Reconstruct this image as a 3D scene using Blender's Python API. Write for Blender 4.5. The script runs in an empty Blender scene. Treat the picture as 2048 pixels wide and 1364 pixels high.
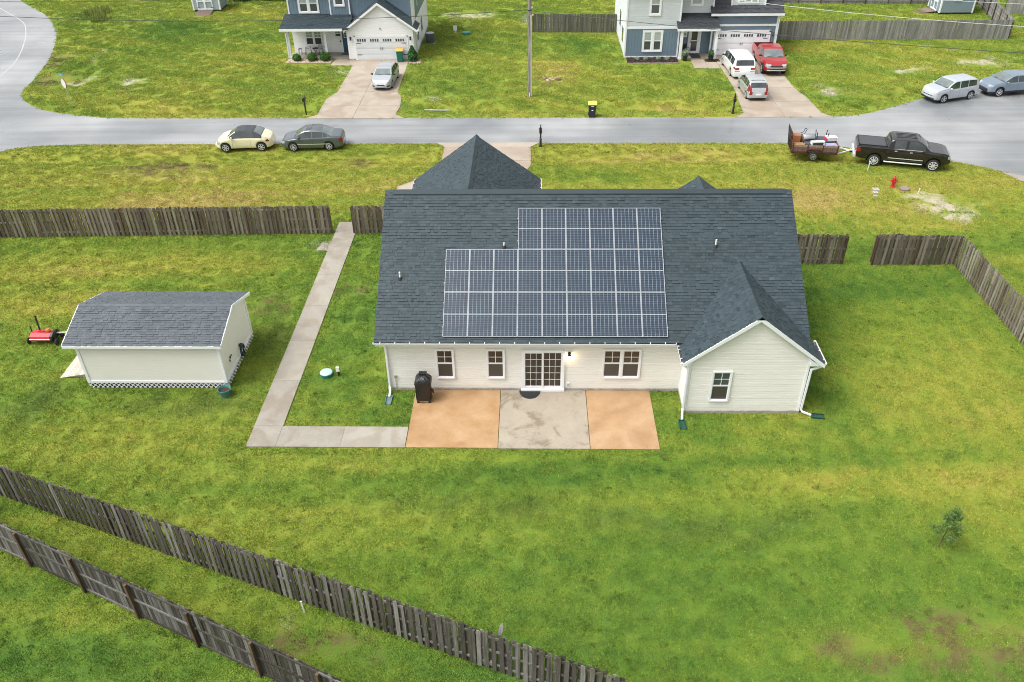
import bpy, math, random
import numpy as np
from mathutils import Matrix, Vector
R = math.radians
random.seed(7); rng = np.random.default_rng(7)
scene = bpy.context.scene
COL = scene.collection

# ------------------------------------------------------------------ camera, sky, sun, exposure
def look(pitch, yaw, roll):
    fw = Vector((math.sin(yaw)*math.cos(pitch), math.cos(yaw)*math.cos(pitch), -math.sin(pitch)))
    rt = Vector((math.cos(yaw), -math.sin(yaw), 0)); up = rt.cross(fw)
    r = math.cos(roll)*rt + math.sin(roll)*up; u = -math.sin(roll)*rt + math.cos(roll)*up
    return Matrix((r, u, -fw)).transposed()
cam_data = bpy.data.cameras.new('camera'); cam = bpy.data.objects.new('camera', cam_data); COL.objects.link(cam)
cam_data.sensor_width = 36.0; cam_data.lens = 1640.65/2048*36; cam_data.clip_end = 6000
cam.matrix_world = Matrix.Translation((0, 0, 22.5)) @ look(0.61711, -0.030022, -0.015056).to_4x4()
scene.camera = cam
scene.view_settings.view_transform = 'Standard'; scene.view_settings.look = 'None'
scene.view_settings.exposure = 0.85; scene.view_settings.gamma = 1.0

scene.cycles.use_denoising = True; scene.cycles.denoising_prefilter = "NONE"; scene.cycles.filter_width = 1.0; scene.cycles.max_bounces = 5; scene.cycles.diffuse_bounces = 3; scene.cycles.sample_clamp_indirect = 4.0
SUN_EL, SUN_AZ = R(58), R(250)          # azimuth clockwise from +Y: light comes softly from the left and behind
world = bpy.data.worlds.new('World'); scene.world = world; world.use_nodes = True
wt = world.node_tree; wt.nodes.clear()
sky = wt.nodes.new('ShaderNodeTexSky'); sky.sky_type = 'NISHITA'; sky.sun_disc = False
sky.sun_elevation = SUN_EL; sky.sun_rotation = SUN_AZ; sky.dust_density = 6.0; sky.air_density = 1.0; sky.ozone_density = 1.0
hs = wt.nodes.new('ShaderNodeHueSaturation'); hs.inputs['Saturation'].default_value = 0.16
bg = wt.nodes.new('ShaderNodeBackground'); bg.inputs['Strength'].default_value = 0.135
wo = wt.nodes.new('ShaderNodeOutputWorld')
wt.links.new(sky.outputs[0], hs.inputs['Color']); wt.links.new(hs.outputs[0], bg.inputs[0]); wt.links.new(bg.outputs[0], wo.inputs[0])
sl = bpy.data.lights.new('sun', 'SUN'); sl.energy = 1.0; sl.angle = R(30); sl.color = (1.0, 0.965, 0.91)
sun = bpy.data.objects.new('sun', sl); COL.objects.link(sun)
sd = Vector((math.sin(SUN_AZ)*math.cos(SUN_EL), math.cos(SUN_AZ)*math.cos(SUN_EL), math.sin(SUN_EL)))
sun.rotation_euler = sd.to_track_quat('Z', 'Y').to_euler(); sun.location = (0, 0, 60)

# ------------------------------------------------------------------ helpers: meshes and objects
class MB:
    """collects boxes, bars, tubes, lathes; build() links them as one mesh object"""
    def __init__(s): s.v = []; s.f = []; s.sh = []
    def add(s, vs, fs, shade=0.5):
        o = len(s.v); s.v += [tuple(v) for v in vs]; s.f += [tuple(i+o for i in f) for f in fs]; s.sh += [shade]*len(fs); return s
    def box(s, a, b, shade=0.5):
        x0, y0, z0 = a; x1, y1, z1 = b
        return s.add([(x0,y0,z0),(x1,y0,z0),(x1,y1,z0),(x0,y1,z0),(x0,y0,z1),(x1,y0,z1),(x1,y1,z1),(x0,y1,z1)],
              [(0,3,2,1),(4,5,6,7),(0,1,5,4),(1,2,6,5),(2,3,7,6),(3,0,4,7)], shade)
    def cbox(s, c, d, shade=0.5):
        return s.box([c[i]-d[i]/2 for i in range(3)], [c[i]+d[i]/2 for i in range(3)], shade)
    def bar(s, p, q, w, t=None, upv=(0,0,1), shade=0.5):
        p = Vector(p); q = Vector(q); t = t or w; d = (q-p).normalized(); upv = Vector(upv)
        if abs(d.dot(upv)) > 0.98: upv = Vector((0, 1, 0))
        a = d.cross(upv).normalized()*w/2; b = a.cross(d).normalized()*t/2
        vs = [p-a-b, p+a-b, p+a+b, p-a+b, q-a-b, q+a-b, q+a+b, q-a+b]
        return s.add(vs, [(0,1,2,3),(7,6,5,4),(0,4,5,1),(1,5,6,2),(2,6,7,3),(3,7,4,0)], shade)
    def tube(s, pts, r, n=8, shade=0.5, cap=True):
        pts = [Vector(p) for p in pts]; rs = r if isinstance(r, (list, tuple)) else [r]*len(pts); o = len(s.v)
        for i, p in enumerate(pts):
            d = (pts[min(i+1, len(pts)-1)] - pts[max(i-1, 0)]).normalized()
            h = Vector((0, 0, 1)) if abs(d.z) < 0.95 else Vector((0, 1, 0))
            a = d.cross(h).normalized(); b = a.cross(d).normalized()
            for k in range(n):
                t = 2*math.pi*k/n; s.v.append(tuple(p + a*math.cos(t)*rs[i] + b*math.sin(t)*rs[i]))
        for i in range(len(pts)-1):
            for k in range(n):
                s.f.append((o+i*n+k, o+i*n+(k+1) % n, o+(i+1)*n+(k+1) % n, o+(i+1)*n+k)); s.sh.append(shade)
        if cap:
            s.f.append(tuple(o+k for k in range(n))[::-1]); s.f.append(tuple(o+(len(pts)-1)*n+k for k in range(n))); s.sh += [shade]*2
        return s
    def lathe(s, prof, c=(0,0,0), axis='z', n=16, shade=0.5, cap=True):
        o = len(s.v)
        for r, h in prof:
            for k in range(n):
                t = 2*math.pi*k/n; x, y = r*math.cos(t), r*math.sin(t)
                p = (x, y, h) if axis == 'z' else ((x, h, y) if axis == 'y' else (h, x, y))
                s.v.append((p[0]+c[0], p[1]+c[1], p[2]+c[2]))
        for i in range(len(prof)-1):
            for k in range(n):
                s.f.append((o+i*n+k, o+i*n+(k+1) % n, o+(i+1)*n+(k+1) % n, o+(i+1)*n+k)); s.sh.append(shade)
        if cap: s.f.append(tuple(o+k for k in range(n))[::-1]); s.f.append(tuple(o+(len(prof)-1)*n+k for k in range(n))); s.sh += [shade]*2
        return s
    def prism(s, poly, z0, z1, shade=0.5):
        n = len(poly); vs = [(x, y, z0) for x, y in poly] + [(x, y, z1) for x, y in poly]
        return s.add(vs, [tuple(range(n))[::-1], tuple(range(n, 2*n))] + [(i, (i+1) % n, n+(i+1) % n, n+i) for i in range(n)], shade)
    def prism_x(s, poly, x0, x1, shade=0.5):      # poly in (y, z)
        n = len(poly); vs = [(x0, y, z) for y, z in poly] + [(x1, y, z) for y, z in poly]
        return s.add(vs, [tuple(range(n)), tuple(range(n, 2*n))[::-1]] + [(i, n+i, n+(i+1) % n, (i+1) % n) for i in range(n)], shade)
    def prism_y(s, poly, y0, y1, shade=0.5):      # poly in (x, z)
        n = len(poly); vs = [(x, y0, z) for x, z in poly] + [(x, y1, z) for x, z in poly]
        return s.add(vs, [tuple(range(n)), tuple(range(n, 2*n))[::-1]] + [(i, n+i, n+(i+1) % n, (i+1) % n) for i in range(n)], shade)
    def mesh(s, name, off=(0,0,0), smooth=False):
        me = bpy.data.meshes.new(name); me.from_pydata([(a-off[0], b-off[1], c-off[2]) for a, b, c in s.v], [], s.f)
        at = me.attributes.new('shade', 'FLOAT', 'FACE'); at.data.foreach_set('value', s.sh)
        if smooth: smooth_mesh(me)
        return me
    def build(s, name, mat, parent=None, smooth=False, kind=None, world=True):
        off = base_of(parent) if (world and parent) else (0, 0, 0)
        return put(name, s.mesh(name, off, smooth), mat, parent, kind)
def smooth_mesh(me, ang=38):
    me.polygons.foreach_set('use_smooth', [True]*len(me.polygons)); me.update(); me.set_sharp_from_angle(angle=R(ang))
def base_of(o):
    v = Vector((0, 0, 0))
    while o is not None: v += o.location; o = o.parent
    return v
def put(name, me, mat, parent=None, kind=None):
    o = bpy.data.objects.new(name, me)
    if mat is not None and not me.materials: me.materials.append(mat)
    COL.objects.link(o)
    if parent: o.parent = parent
    if kind: o['kind'] = kind
    return o
def inst(name, me, parent, loc, rot=(0,0,0), sc=(1,1,1)):
    o = bpy.data.objects.new(name, me); COL.objects.link(o); o.parent = parent; o.location = loc; o.rotation_euler = rot; o.scale = sc; return o
def thing(name, label, cat, loc=(0,0,0), rz=0, group=None):
    o = bpy.data.objects.new(name, None); COL.objects.link(o); o.empty_display_size = 0.3
    o.location = loc; o.rotation_euler = (0, 0, rz); return tag(o, label, cat, group)
def tag(o, label, cat, group=None):
    o['label'] = label; o['category'] = cat
    if group: o['group'] = group
    return o
def struct(o): o['kind'] = 'structure'; return o

# ------------------------------------------------------------------ helpers: materials
class NT:
    def __init__(s, name):
        s.m = bpy.data.materials.new(name); s.m.use_nodes = True; s.t = s.m.node_tree; s.t.nodes.clear()
        s.out = s.n('ShaderNodeOutputMaterial'); s.b = s.n('ShaderNodeBsdfPrincipled'); s.l(s.b.outputs[0], s.out.inputs[0])
    def n(s, t, **k):
        x = s.t.nodes.new(t)
        for a, b in k.items(): setattr(x, a, b)
        return x
    def l(s, a, b): s.t.links.new(a, b)
    def val(s, x, sock):
        if isinstance(x, (int, float)): sock.default_value = x
        elif isinstance(x, (tuple, list)): sock.default_value = (*x, 1.0) if len(x) == 3 and len(sock.default_value) == 4 else x
        else: s.l(x, sock)
    def math(s, op, a, b=0.0, c=None, clamp=False):
        x = s.n('ShaderNodeMath', operation=op, use_clamp=clamp); s.val(a, x.inputs[0]); s.val(b, x.inputs[1])
        if c is not None: s.val(c, x.inputs[2])
        return x.outputs[0]
    def vmath(s, op, a, b=None, c=None):
        x = s.n('ShaderNodeVectorMath', operation=op); s.val(a, x.inputs[0])
        if b is not None: s.val(b, x.inputs[1])
        if c is not None: s.val(c, x.inputs[2])
        return x.outputs['Value'] if op in ('LENGTH', 'DOT_PRODUCT', 'DISTANCE') else x.outputs['Vector']
    def noise(s, scale, detail=3, rough=0.55, vec=None, dist=0.0):
        x = s.n('ShaderNodeTexNoise'); x.inputs['Scale'].default_value = scale; x.inputs['Detail'].default_value = detail
        x.inputs['Roughness'].default_value = rough; x.inputs['Distortion'].default_value = dist
        if vec is not None: s.l(vec, x.inputs['Vector'])
        return x.outputs['Fac']
    def ramp(s, f, stops, interp='LINEAR'):
        x = s.n('ShaderNodeValToRGB'); cr = x.color_ramp; cr.interpolation = interp
        while len(cr.elements) > 1: cr.elements.remove(cr.elements[-1])
        for i, (p, c) in enumerate(stops):
            e = cr.elements[0] if i == 0 else cr.elements.new(p); e.position = p
            e.color = (c, c, c, 1) if isinstance(c, (int, float)) else (*c, 1)
        s.l(f, x.inputs[0]); return x.outputs[0]
    def mr(s, v, a, b, c=0.0, d=1.0, smooth=True):
        x = s.n('ShaderNodeMapRange', interpolation_type='SMOOTHSTEP' if smooth else 'LINEAR'); s.val(v, x.inputs[0])
        for i, q in enumerate((a, b, c, d)): s.val(q, x.inputs[1+i])
        return x.outputs[0]
    def mix(s, f, a, b, blend='MIX'):
        x = s.n('ShaderNodeMix', data_type='RGBA', blend_type=blend); s.val(f, x.inputs[0]); s.val(a, x.inputs[6]); s.val(b, x.inputs[7]); return x.outputs[2]
    def pos(s): return s.n('ShaderNodeNewGeometry').outputs['Position']
    def objc(s): return s.n('ShaderNodeTexCoord').outputs['Object']
    def attr(s, name='shade'): return s.n('ShaderNodeAttribute', attribute_name=name).outputs['Fac']
    def rnd(s): return s.n('ShaderNodeObjectInfo').outputs['Random']
    def bump(s, h, dist=0.01, st=0.5):
        x = s.n('ShaderNodeBump'); x.inputs['Distance'].default_value = dist; x.inputs['Strength'].default_value = st
        s.l(h, x.inputs['Height']); s.l(x.outputs[0], s.b.inputs['Normal'])
    def set(s, **k):
        for a, v in k.items(): s.val(v, s.b.inputs[{'color': 'Base Color', 'rough': 'Roughness', 'metal': 'Metallic', 'spec': 'Specular IOR Level', 'coat': 'Coat Weight', 'coatr': 'Coat Roughness', 'emit': 'Emission Color', 'emits': 'Emission Strength', 'alpha': 'Alpha', 'trans': 'Transmission Weight', 'ior': 'IOR'}[a]])
        return s
def plain(name, col, rough=0.5, metal=0.0, var=0.12, scale=6.0, coat=0.0, spec=0.5, bump=0.0):
    """flat paint or plastic with slight mottling"""
    m = NT(name); f = m.noise(scale, 4, 0.6, m.objc())
    a = tuple(c*(1-var) for c in col); b = tuple(min(1, c*(1+var)) for c in col)
    m.set(color=m.ramp(f, [(0.3, a), (0.7, b)]), rough=rough, metal=metal, coat=coat, spec=spec)
    if bump: m.bump(m.noise(scale*8, 3), bump, 0.4)
    return m.m
def carpaint(name, col, metal=0.25, rough=0.32):
    m = NT(name); f = m.noise(2.5, 3, 0.6, m.objc()); g = m.noise(60, 2, 0.6, m.objc())
    c = m.mix(m.math('MULTIPLY', f, 0.25), col, tuple(min(1, q*1.3+.01) for q in col))
    m.set(color=c, metal=metal, rough=m.math('ADD', rough-.05, m.math('MULTIPLY', g, .12)), coat=0.8, coatr=0.06); return m.m
# ------------------------------------------------------------------ lawn colour, shared by the soil sheet and the blades
# bare or worn places: x, y, rx, ry, kind
SPOTS = [(25.2,45.9,1.5,1.5,'sand'),(24.0,47.4,1.2,.5,'sand'),(24.4,67.0,.9,1.1,'sand'),(32.4,72.6,1.9,.9,'sand'),(39.7,74.6,2.4,.9,'sand'),
 (-17.2,73.2,.5,.6,'sand'),(-8.6,65.8,.55,.5,'sand'),(-35.2,70.4,1.2,.7,'sand'),(-39.0,72.4,.33,1.5,'sand'),(-41.6,80.2,.25,1.2,'sand'),(-40.9,77.2,.25,.7,'sand'),
 (-39.5,71.0,.6,.5,'sand'),(-33.9,68.3,.8,.6,'brown'),(-6.8,92.3,2.6,1.4,'sand'),(-29.6,96.9,2.8,.8,'brown'),(-9.46,36.0,.7,.55,'brown'),(-9.1,32.8,.28,.35,'brown'),
 (-11.75,40.9,.5,.5,'sand'),(22.2,35.6,.9,1.0,'brown'),(-21.3,56.0,2.2,.5,'brown'),(-12.0,53.2,1.4,1.3,'brown'),(1.5,70.4,1.4,1.0,'brown'),(13.1,16.2,1.7,.75,'brown'),(14.6,15.7,1.2,.8,'brown'),
 (9.6,15.6,.9,.55,'brown'),(10.9,14.8,1.2,.6,'brown'),(12.8,15.1,1.3,.5,'brown'),(-6.6,15.15,1.4,.45,'brown'),(-4.9,15.2,.9,.35,'brown'),(-7.4,16.0,.35,.18,'sand'),(-7.8,15.35,.35,.2,'sand'),
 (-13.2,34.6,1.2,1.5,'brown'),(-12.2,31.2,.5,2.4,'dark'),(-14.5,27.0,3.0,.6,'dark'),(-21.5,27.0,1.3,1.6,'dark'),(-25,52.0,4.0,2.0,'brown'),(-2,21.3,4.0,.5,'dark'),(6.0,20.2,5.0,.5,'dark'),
 (17.5,30.5,4.5,5.0,'dry'),(19.5,24.5,4.0,4.0,'dry'),(-26,36.5,6,4,'dry'),(-18,38.5,5,2.5,'dry'),(12.6,27.0,1.2,3.0,'lush'),(-8.6,30.0,1.9,5.5,'lush'),(-6.0,26.5,1.4,1.6,'lush'),(6.5,25.8,2.0,1.2,'lush'),(-17,13.5,9.0,3.2,'lush'),(29.1,67.0,2.2,.5,'dark'),
 (3.5,50.5,5.0,1.2,'lush'),(26.0,33.0,2.6,9.0,'dry'),(16.5,46.0,4.5,2.5,'dry'),(22.5,44.5,4.0,2.2,'dry'),(-22,47.0,7.0,2.5,'dry'),(16.5,22.0,2.8,3.0,'dry'),(10.0,22.6,4.0,.8,'dry'),(12,64.5,4,2,'dry'),(24.5,80,7,1.5,'dry'),
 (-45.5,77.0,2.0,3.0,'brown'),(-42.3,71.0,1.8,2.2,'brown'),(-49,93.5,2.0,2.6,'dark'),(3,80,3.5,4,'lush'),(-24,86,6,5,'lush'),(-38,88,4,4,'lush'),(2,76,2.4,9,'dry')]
def _lat(seed, n=257):
    return np.random.default_rng(seed).uniform(0, 1, (n, n))
_LATS = {}
def vnoise(X, Y, scale, seed):
    g = _LATS.setdefault(seed, _lat(seed)); x = X*scale+500; y = Y*scale+500; xi = np.floor(x).astype(int); yi = np.floor(y).astype(int); fx = x-xi; fy = y-yi
    fx = fx*fx*(3-2*fx); fy = fy*fy*(3-2*fy); q = lambda i, j: g[(yi+j) % 257, (xi+i) % 257]
    return (q(0,0)*(1-fx)+q(1,0)*fx)*(1-fy)+(q(0,1)*(1-fx)+q(1,1)*fx)*fy
def fbm(X, Y, scale, seed, oct=3): return sum(vnoise(X, Y, scale*2**i, seed+i)*.5**i for i in range(oct))/sum(.5**i for i in range(oct))
def lawn_state(X, Y):
    """how dry, worn, sandy or dark the turf is at each place"""
    X = np.asarray(X, float); Y = np.asarray(Y, float)
    PX = X+(fbm(X, Y, .8, 3)-.5)*2.4+(vnoise(X, Y, 3.1, 5)-.5)*.5; PY = Y+(fbm(X, Y, .8, 9)-.5)*2.4+(vnoise(X, Y, 3.1, 6)-.5)*.5
    acc = {k: np.zeros(X.shape) for k in ('lush','dry','brown','sand','dark')}
    for x, y, rx, ry, k in SPOTS:
        d = np.hypot((PX-x)/rx, (PY-y)/ry); acc[k] = np.maximum(acc[k], 1-sstep(.45, 1.25, d))
    f = .29+.38*sstep(40, 48, Y)-.20*sstep(57, 68, Y)
    f = f+(fbm(X, Y, .085, 21, 2)-.5)*.5
    c, s_ = math.cos(R(64)), math.sin(R(64)); far = sstep(50, 62, Y)
    b1 = vnoise((X*c+Y*s_)*.95, (-X*s_+Y*c)*.07, 1., 31); b2 = vnoise(X*.06+Y*.01, Y*.75-X*.06, 1., 33)
    f = f+((b1-.5)*.42)*far+((b2-.5)*.38)*(1-far)
    wv = (fbm(X, Y, .2, 51, 2)-.5)*3.0; vis_ = .35+.65*sstep(.35, .65, fbm(X, Y, .12, 57, 2))
    st = np.where(X > 12.2, np.sin((X+.06*Y)*5.6+wv), np.sin((Y+.16*X)*5.2+wv)); st = np.where(Y > 57, np.sin((X*.9+Y*.42)*4.2+wv), st)
    f = f+st*.085*vis_
    return f-acc['lush']*.24+acc['dry']*.26, acc['brown'], acc['sand'], acc['dark']
def sstep(a, b, x): t = np.clip((x-a)/(b-a), 0, 1); return t*t*(3-2*t)
def lawn_color(m, P, kind):
    at = m.n('ShaderNodeAttribute', attribute_name='turf', attribute_type=kind); sx = m.n('ShaderNodeSeparateXYZ'); m.l(at.outputs['Vector'], sx.inputs[0])
    dk = m.n('ShaderNodeAttribute', attribute_name='turf_dark', attribute_type=kind).outputs['Fac']
    nz = m.n('ShaderNodeTexNoise'); nz.inputs['Scale'].default_value = 1.1; nz.inputs['Detail'].default_value = 6; nz.inputs['Roughness'].default_value = .82; m.l(P, nz.inputs['Vector'])
    sc = m.n('ShaderNodeSeparateColor'); m.l(nz.outputs['Color'], sc.inputs[0])
    f = m.math('ADD', sx.outputs[0], m.math('MULTIPLY', m.math('SUBTRACT', sc.outputs[0], 0.5), 1.0))
    col = m.ramp(f, [(0.0, (0.078, 0.164, 0.024)), (0.25, (0.135, 0.220, 0.028)), (0.5, (0.212, 0.272, 0.036)), (0.75, (0.300, 0.308, 0.048)), (1.0, (0.375, 0.305, 0.095))])
    col = m.mix(m.math('MULTIPLY', m.mr(sc.outputs[1], .54, .70), .3), col, (.115, .145, .035))
    col = m.mix(m.math('MULTIPLY', m.mr(sc.outputs[2], .56, .72), m.mr(sx.outputs[0], .3, .8, .06, .7)), col, (.27, .185, .075))
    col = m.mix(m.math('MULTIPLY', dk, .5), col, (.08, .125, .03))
    patchy = m.mr(sc.outputs[0], .42, .56)
    col = m.mix(m.math('MULTIPLY', sx.outputs[1], m.math('MULTIPLY', patchy, .85)), col, (.145, .10, .054))
    col = m.mix(m.math('MULTIPLY', sx.outputs[2], m.math('MULTIPLY', patchy, .95)), col, (.50, .445, .375))
    return col
def put_turf(me, X, Y):
    d, b, s_, k = lawn_state(X, Y); v = np.stack([d, b, s_], -1).astype(np.float32)
    a_ = me.attributes.new('turf', 'FLOAT_VECTOR', 'POINT'); a_.data.foreach_set('vector', v.ravel()); a_ = me.attributes.new('turf_dark', 'FLOAT', 'POINT'); a_.data.foreach_set('value', k.astype(np.float32))
m = NT('lawn_soil'); P = m.pos(); c = lawn_color(m, P, 'GEOMETRY')
fine = m.noise(14.0, 4, 0.75, P); ff = m.noise(46.0, 3, 0.7, P)
c = m.mix(1.0, c, m.ramp(m.math('ADD', m.math('MULTIPLY', fine, .6), m.math('MULTIPLY', ff, .4)), [(0.25, 0.62), (0.75, 1.25)]), 'MULTIPLY')
m.set(color=c, rough=0.9, spec=0.15); m.bump(m.math('ADD', fine, ff), 0.05, 0.7); M_SOIL = m.m
m = NT('grass_blade'); P = m.pos(); c = lawn_color(m, P, 'INSTANCER')
fn_ = m.noise(6.0, 4, .8, P); c = m.mix(m.math('MULTIPLY', m.mr(fn_, .45, .33), .62), c, (.062, .128, .026)); c = m.mix(1.0, c, m.ramp(fn_, [(.4, .88), (.5, 1.0), (.66, 1.55)]), 'MULTIPLY')
c = m.mix(1.0, c, m.ramp(m.attr(), [(0.0, 0.5), (0.5, 1.05), (1.0, 1.95)]), 'MULTIPLY')
m.set(color=c, rough=0.7, spec=0.25); M_BLADE = m.m

# ------------------------------------------------------------------ plan of the place
def smooth_poly(pts, n=4):
    """Catmull-Rom through an open line"""
    pts = [Vector((*p, 0)) for p in pts]; out = []
    for i in range(len(pts)-1):
        a, b, c_, d = pts[max(i-1, 0)], pts[i], pts[i+1], pts[min(i+2, len(pts)-1)]
        for k in range(n):
            t = k/n; out.append(0.5*((2*b)+(c_-a)*t+(2*a-5*b+4*c_-d)*t*t+(3*b-a-3*c_+d)*t**3))
    return [(p.x, p.y) for p in out] + [(pts[-1].x, pts[-1].y)]
far_edge = smooth_poly([(-72,116),(-60.5,101),(-54,93.9),(-49.8,87.6),(-47.8,83.4),(-45.5,77.4),(-43.9,71.3),(-43.35,68.2),(-42.3,66.3),(-40.5,64.4),(-38.1,63.0),(-34.3,61.9),(-30.9,61.55),(-16.7,61.42)]) + \
           smooth_poly([(-1.6,61.3),(15.4,61.28),(22.8,61.3),(25.3,61.8),(27.5,63.0),(30,64.6),(32.5,66.1),(36.3,68.0),(41,70.0),(47,71.3),(54,70),(59,66)])
near_edge = smooth_poly([(60,52),(54,46),(46,43.5),(38,45.8),(34,48.6),(31.0,50.9),(29.9,51.8),(28,52.9),(24,54.6),(20.5,55.6),(17.6,56.0),(13,56.12)]) + \
            smooth_poly([(0.6,56.2),(-7.2,56.22),(-28.8,56.26),(-33.7,56.17),(-36.6,55.8),(-38.2,54.9),(-40.5,52.6),(-42.5,48),(-43.5,40)]) + [(-60,40),(-64,70),(-70,84),(-84,104),(-90,116)]
ROAD = far_edge + near_edge
DRIVE0 = [(-6.25,53.0),(-6.25,55.5),(-6.95,56.3),(0.5,56.3),(-0.14,55.45),(-0.1,52.3),(-0.4,51.4),(-0.6,44.0),(-6.6,44.0),(-8.7,46.0),(-8.72,48.9),(-7.7,49.8),(-6.4,51.4)]
DRIVE1 = [(-16.95,76.4),(-16.3,74.6),(-16.27,67.5),(-16.85,65.7),(-16.8,62.1),(-17.6,61.3),(-9.9,61.3),(-10.7,62.2),(-10.55,63.8),(-10.74,66.1),(-11.25,67.5),(-11.35,76.4)]
DRIVE2 = [(16.2,77.3),(16.6,75.2),(16.7,68.2),(16.25,62.05),(15.4,61.2),(22.85,61.2),(22.2,62.1),(22.0,65.7),(21.6,68),(21.6,77.3)]
WALK0 = [(-11.52,24.25),(-5.09,24.25),(-5.09,25.5),(-10.32,25.5),(-10.32,43.9),(-11.52,43.9)]
PATIO = [(-5.07,24.25),(5.09,24.25),(5.09,27.95),(-5.07,27.95)]
PAVED = [ROAD, DRIVE0, DRIVE1, DRIVE2, WALK0, PATIO, [(-19.9,76.9),(-18.4,74.75),(-16.2,74.75),(-16.9,76.9)], [(14.1,76.4),(14.3,73.3),(16.8,73.3),(16.8,76.4)], [(30.75,50.95),(32.9,49.7),(32.4,48.9),(31.3,49.6)]]
HOUSES = [[(-6.2,27.95),(6.36,27.95),(6.36,26.5),(11.15,26.5),(11.15,39.3),(0.0,39.3),(0.0,43.7),(-6.3,43.7),(-6.3,39.3),(-6.2,39.3)], [(-22.7,75.4),(-18.4,75.4),(-18.4,76.5),(-10.8,76.3),(-10.8,88),(-22.7,88)], [(8.35,74.8),(14.2,74.8),(14.2,76.4),(22.1,76.4),(22.1,88),(8.35,88)], [(-19.5,28.0),(-13.35,28.0),(-13.35,31.9),(-19.5,31.9)]]
def inside(poly, X, Y):
    r = np.zeros(X.shape, bool); n = len(poly)
    for i in range(n):
        x0, y0 = poly[i]; x1, y1 = poly[(i+1) % n]
        if y0 == y1: continue
        c = ((y0 > Y) != (y1 > Y)) & (X < (x1-x0)*(Y-y0)/(y1-y0)+x0); r ^= c
    return r
def edge_dist(poly, X, Y):
    d = np.full(X.shape, 1e9); n = len(poly)
    for i in range(n):
        x0, y0 = poly[i]; x1, y1 = poly[(i+1) % n]; dx, dy = x1-x0, y1-y0; L = dx*dx+dy*dy+1e-9
        t = np.clip(((X-x0)*dx+(Y-y0)*dy)/L, 0, 1); d = np.minimum(d, np.hypot(X-x0-t*dx, Y-y0-t*dy))
    return d
def sstep(a, b, x): t = np.clip((x-a)/(b-a), 0, 1); return t*t*(3-2*t)
def height(X, Y):
    """drainage ditches beside the street, flat everywhere else"""
    X = np.asarray(X, float); Y = np.asarray(Y, float)
    def seg(a, b): return sstep(a, a+.7, X)*(1-sstep(b-.7, b, X))
    near = np.exp(-((Y-53.7)/0.75)**2)*0.5*(seg(-60, -6.6)*0.8 + seg(0.15, 24))
    far = np.exp(-((Y-63.6)/0.8)**2)*0.52*(seg(-35, -17.0) + seg(-10.4, 15.6)*0.9 + seg(22.5, 27))
    tt = (X-25.5)/9.5; yc = 64.2+tt*5.0
    fr = np.exp(-((Y-yc)/0.55)**2)*0.35*sstep(25.5, 27, X)*(1-sstep(32, 34, X))
    e = np.exp(-((X+(38.9+(Y-66)*0.16))/0.8)**2)*0.28*sstep(67, 70, Y)*(1-sstep(90, 96, Y))
    return -(near+far+fr+e) + 0.02*np.sin(X*0.7+Y*0.3)*np.sin(Y*0.55-X*0.2)*sstep(.3, 1.2, np.minimum(np.abs(Y-56.2), np.abs(Y-61.4)))*0.0

# ground sheet: fine near, reaching the horizon
xs = np.concatenate([[-3000,-1200,-500,-240,-140,-105], np.arange(-85, 75.1, 0.55), [95,130,240,500,1200,3000]])
ys = np.concatenate([[-800,-200,-60,-20], np.arange(0, 112.1, 0.55), [120,135,160,220,400,900,2200,4500]])
GX, GY = np.meshgrid(xs, ys); GZ = height(GX, GY)
nx, ny = len(xs), len(ys); me = bpy.data.meshes.new('ground')
idx = np.arange(nx*ny).reshape(ny, nx)
F = np.stack([idx[:-1,:-1], idx[:-1,1:], idx[1:,1:], idx[1:,:-1]], -1).reshape(-1, 4)
me.from_pydata(np.stack([GX, GY, GZ], -1).reshape(-1, 3).tolist(), [], F.tolist()); me.polygons.foreach_set('use_smooth', [True]*len(me.polygons))
put_turf(me, GX.ravel(), GY.ravel())
ground = struct(put('ground', me, M_SOIL))

# ---- street
m = NT('wet_asphalt'); P = m.pos()
mp = m.n('ShaderNodeMapping'); m.l(P, mp.inputs[0]); mp.inputs['Scale'].default_value = (0.06, 1.1, 1)
streak = m.noise(1.0, 4, 0.6, mp.outputs[0]); big = m.noise(0.13, 3, 0.5, P); fn = m.noise(9, 4, 0.7, P); agg = m.noise(120, 2, 0.6, P)
f = m.math('ADD', m.math('MULTIPLY', streak, .35), m.math('MULTIPLY', big, .65))
c = m.ramp(f, [(0.36, (0.17, 0.181, 0.188)), (0.5, (0.26, 0.270, 0.275)), (0.64, (0.36, 0.368, 0.370))])
c = m.mix(1.0, c, m.ramp(m.math('ADD', m.math('MULTIPLY', fn, .5), m.math('MULTIPLY', agg, .5)), [(0.3, .84), (.7, 1.12)]), 'MULTIPLY')
wet = m.mr(m.noise(0.16, 3, 0.55, m.vmath('ADD', P, (31, 4, 0))), 0.38, 0.68)
m.set(color=m.mix(m.math('MULTIPLY', wet, .35), c, (.13, .137, .147)), rough=m.mr(wet, 0, 1, 0.45, 0.25), spec=0.5, coat=m.mr(wet, 0, 1, .25, .7), coatr=.14); m.bump(agg, 0.004, 0.35); M_ROAD = m.m
mb = MB().prism(ROAD, -0.3, 0.004); road = struct(mb.build('road', M_ROAD))
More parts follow.
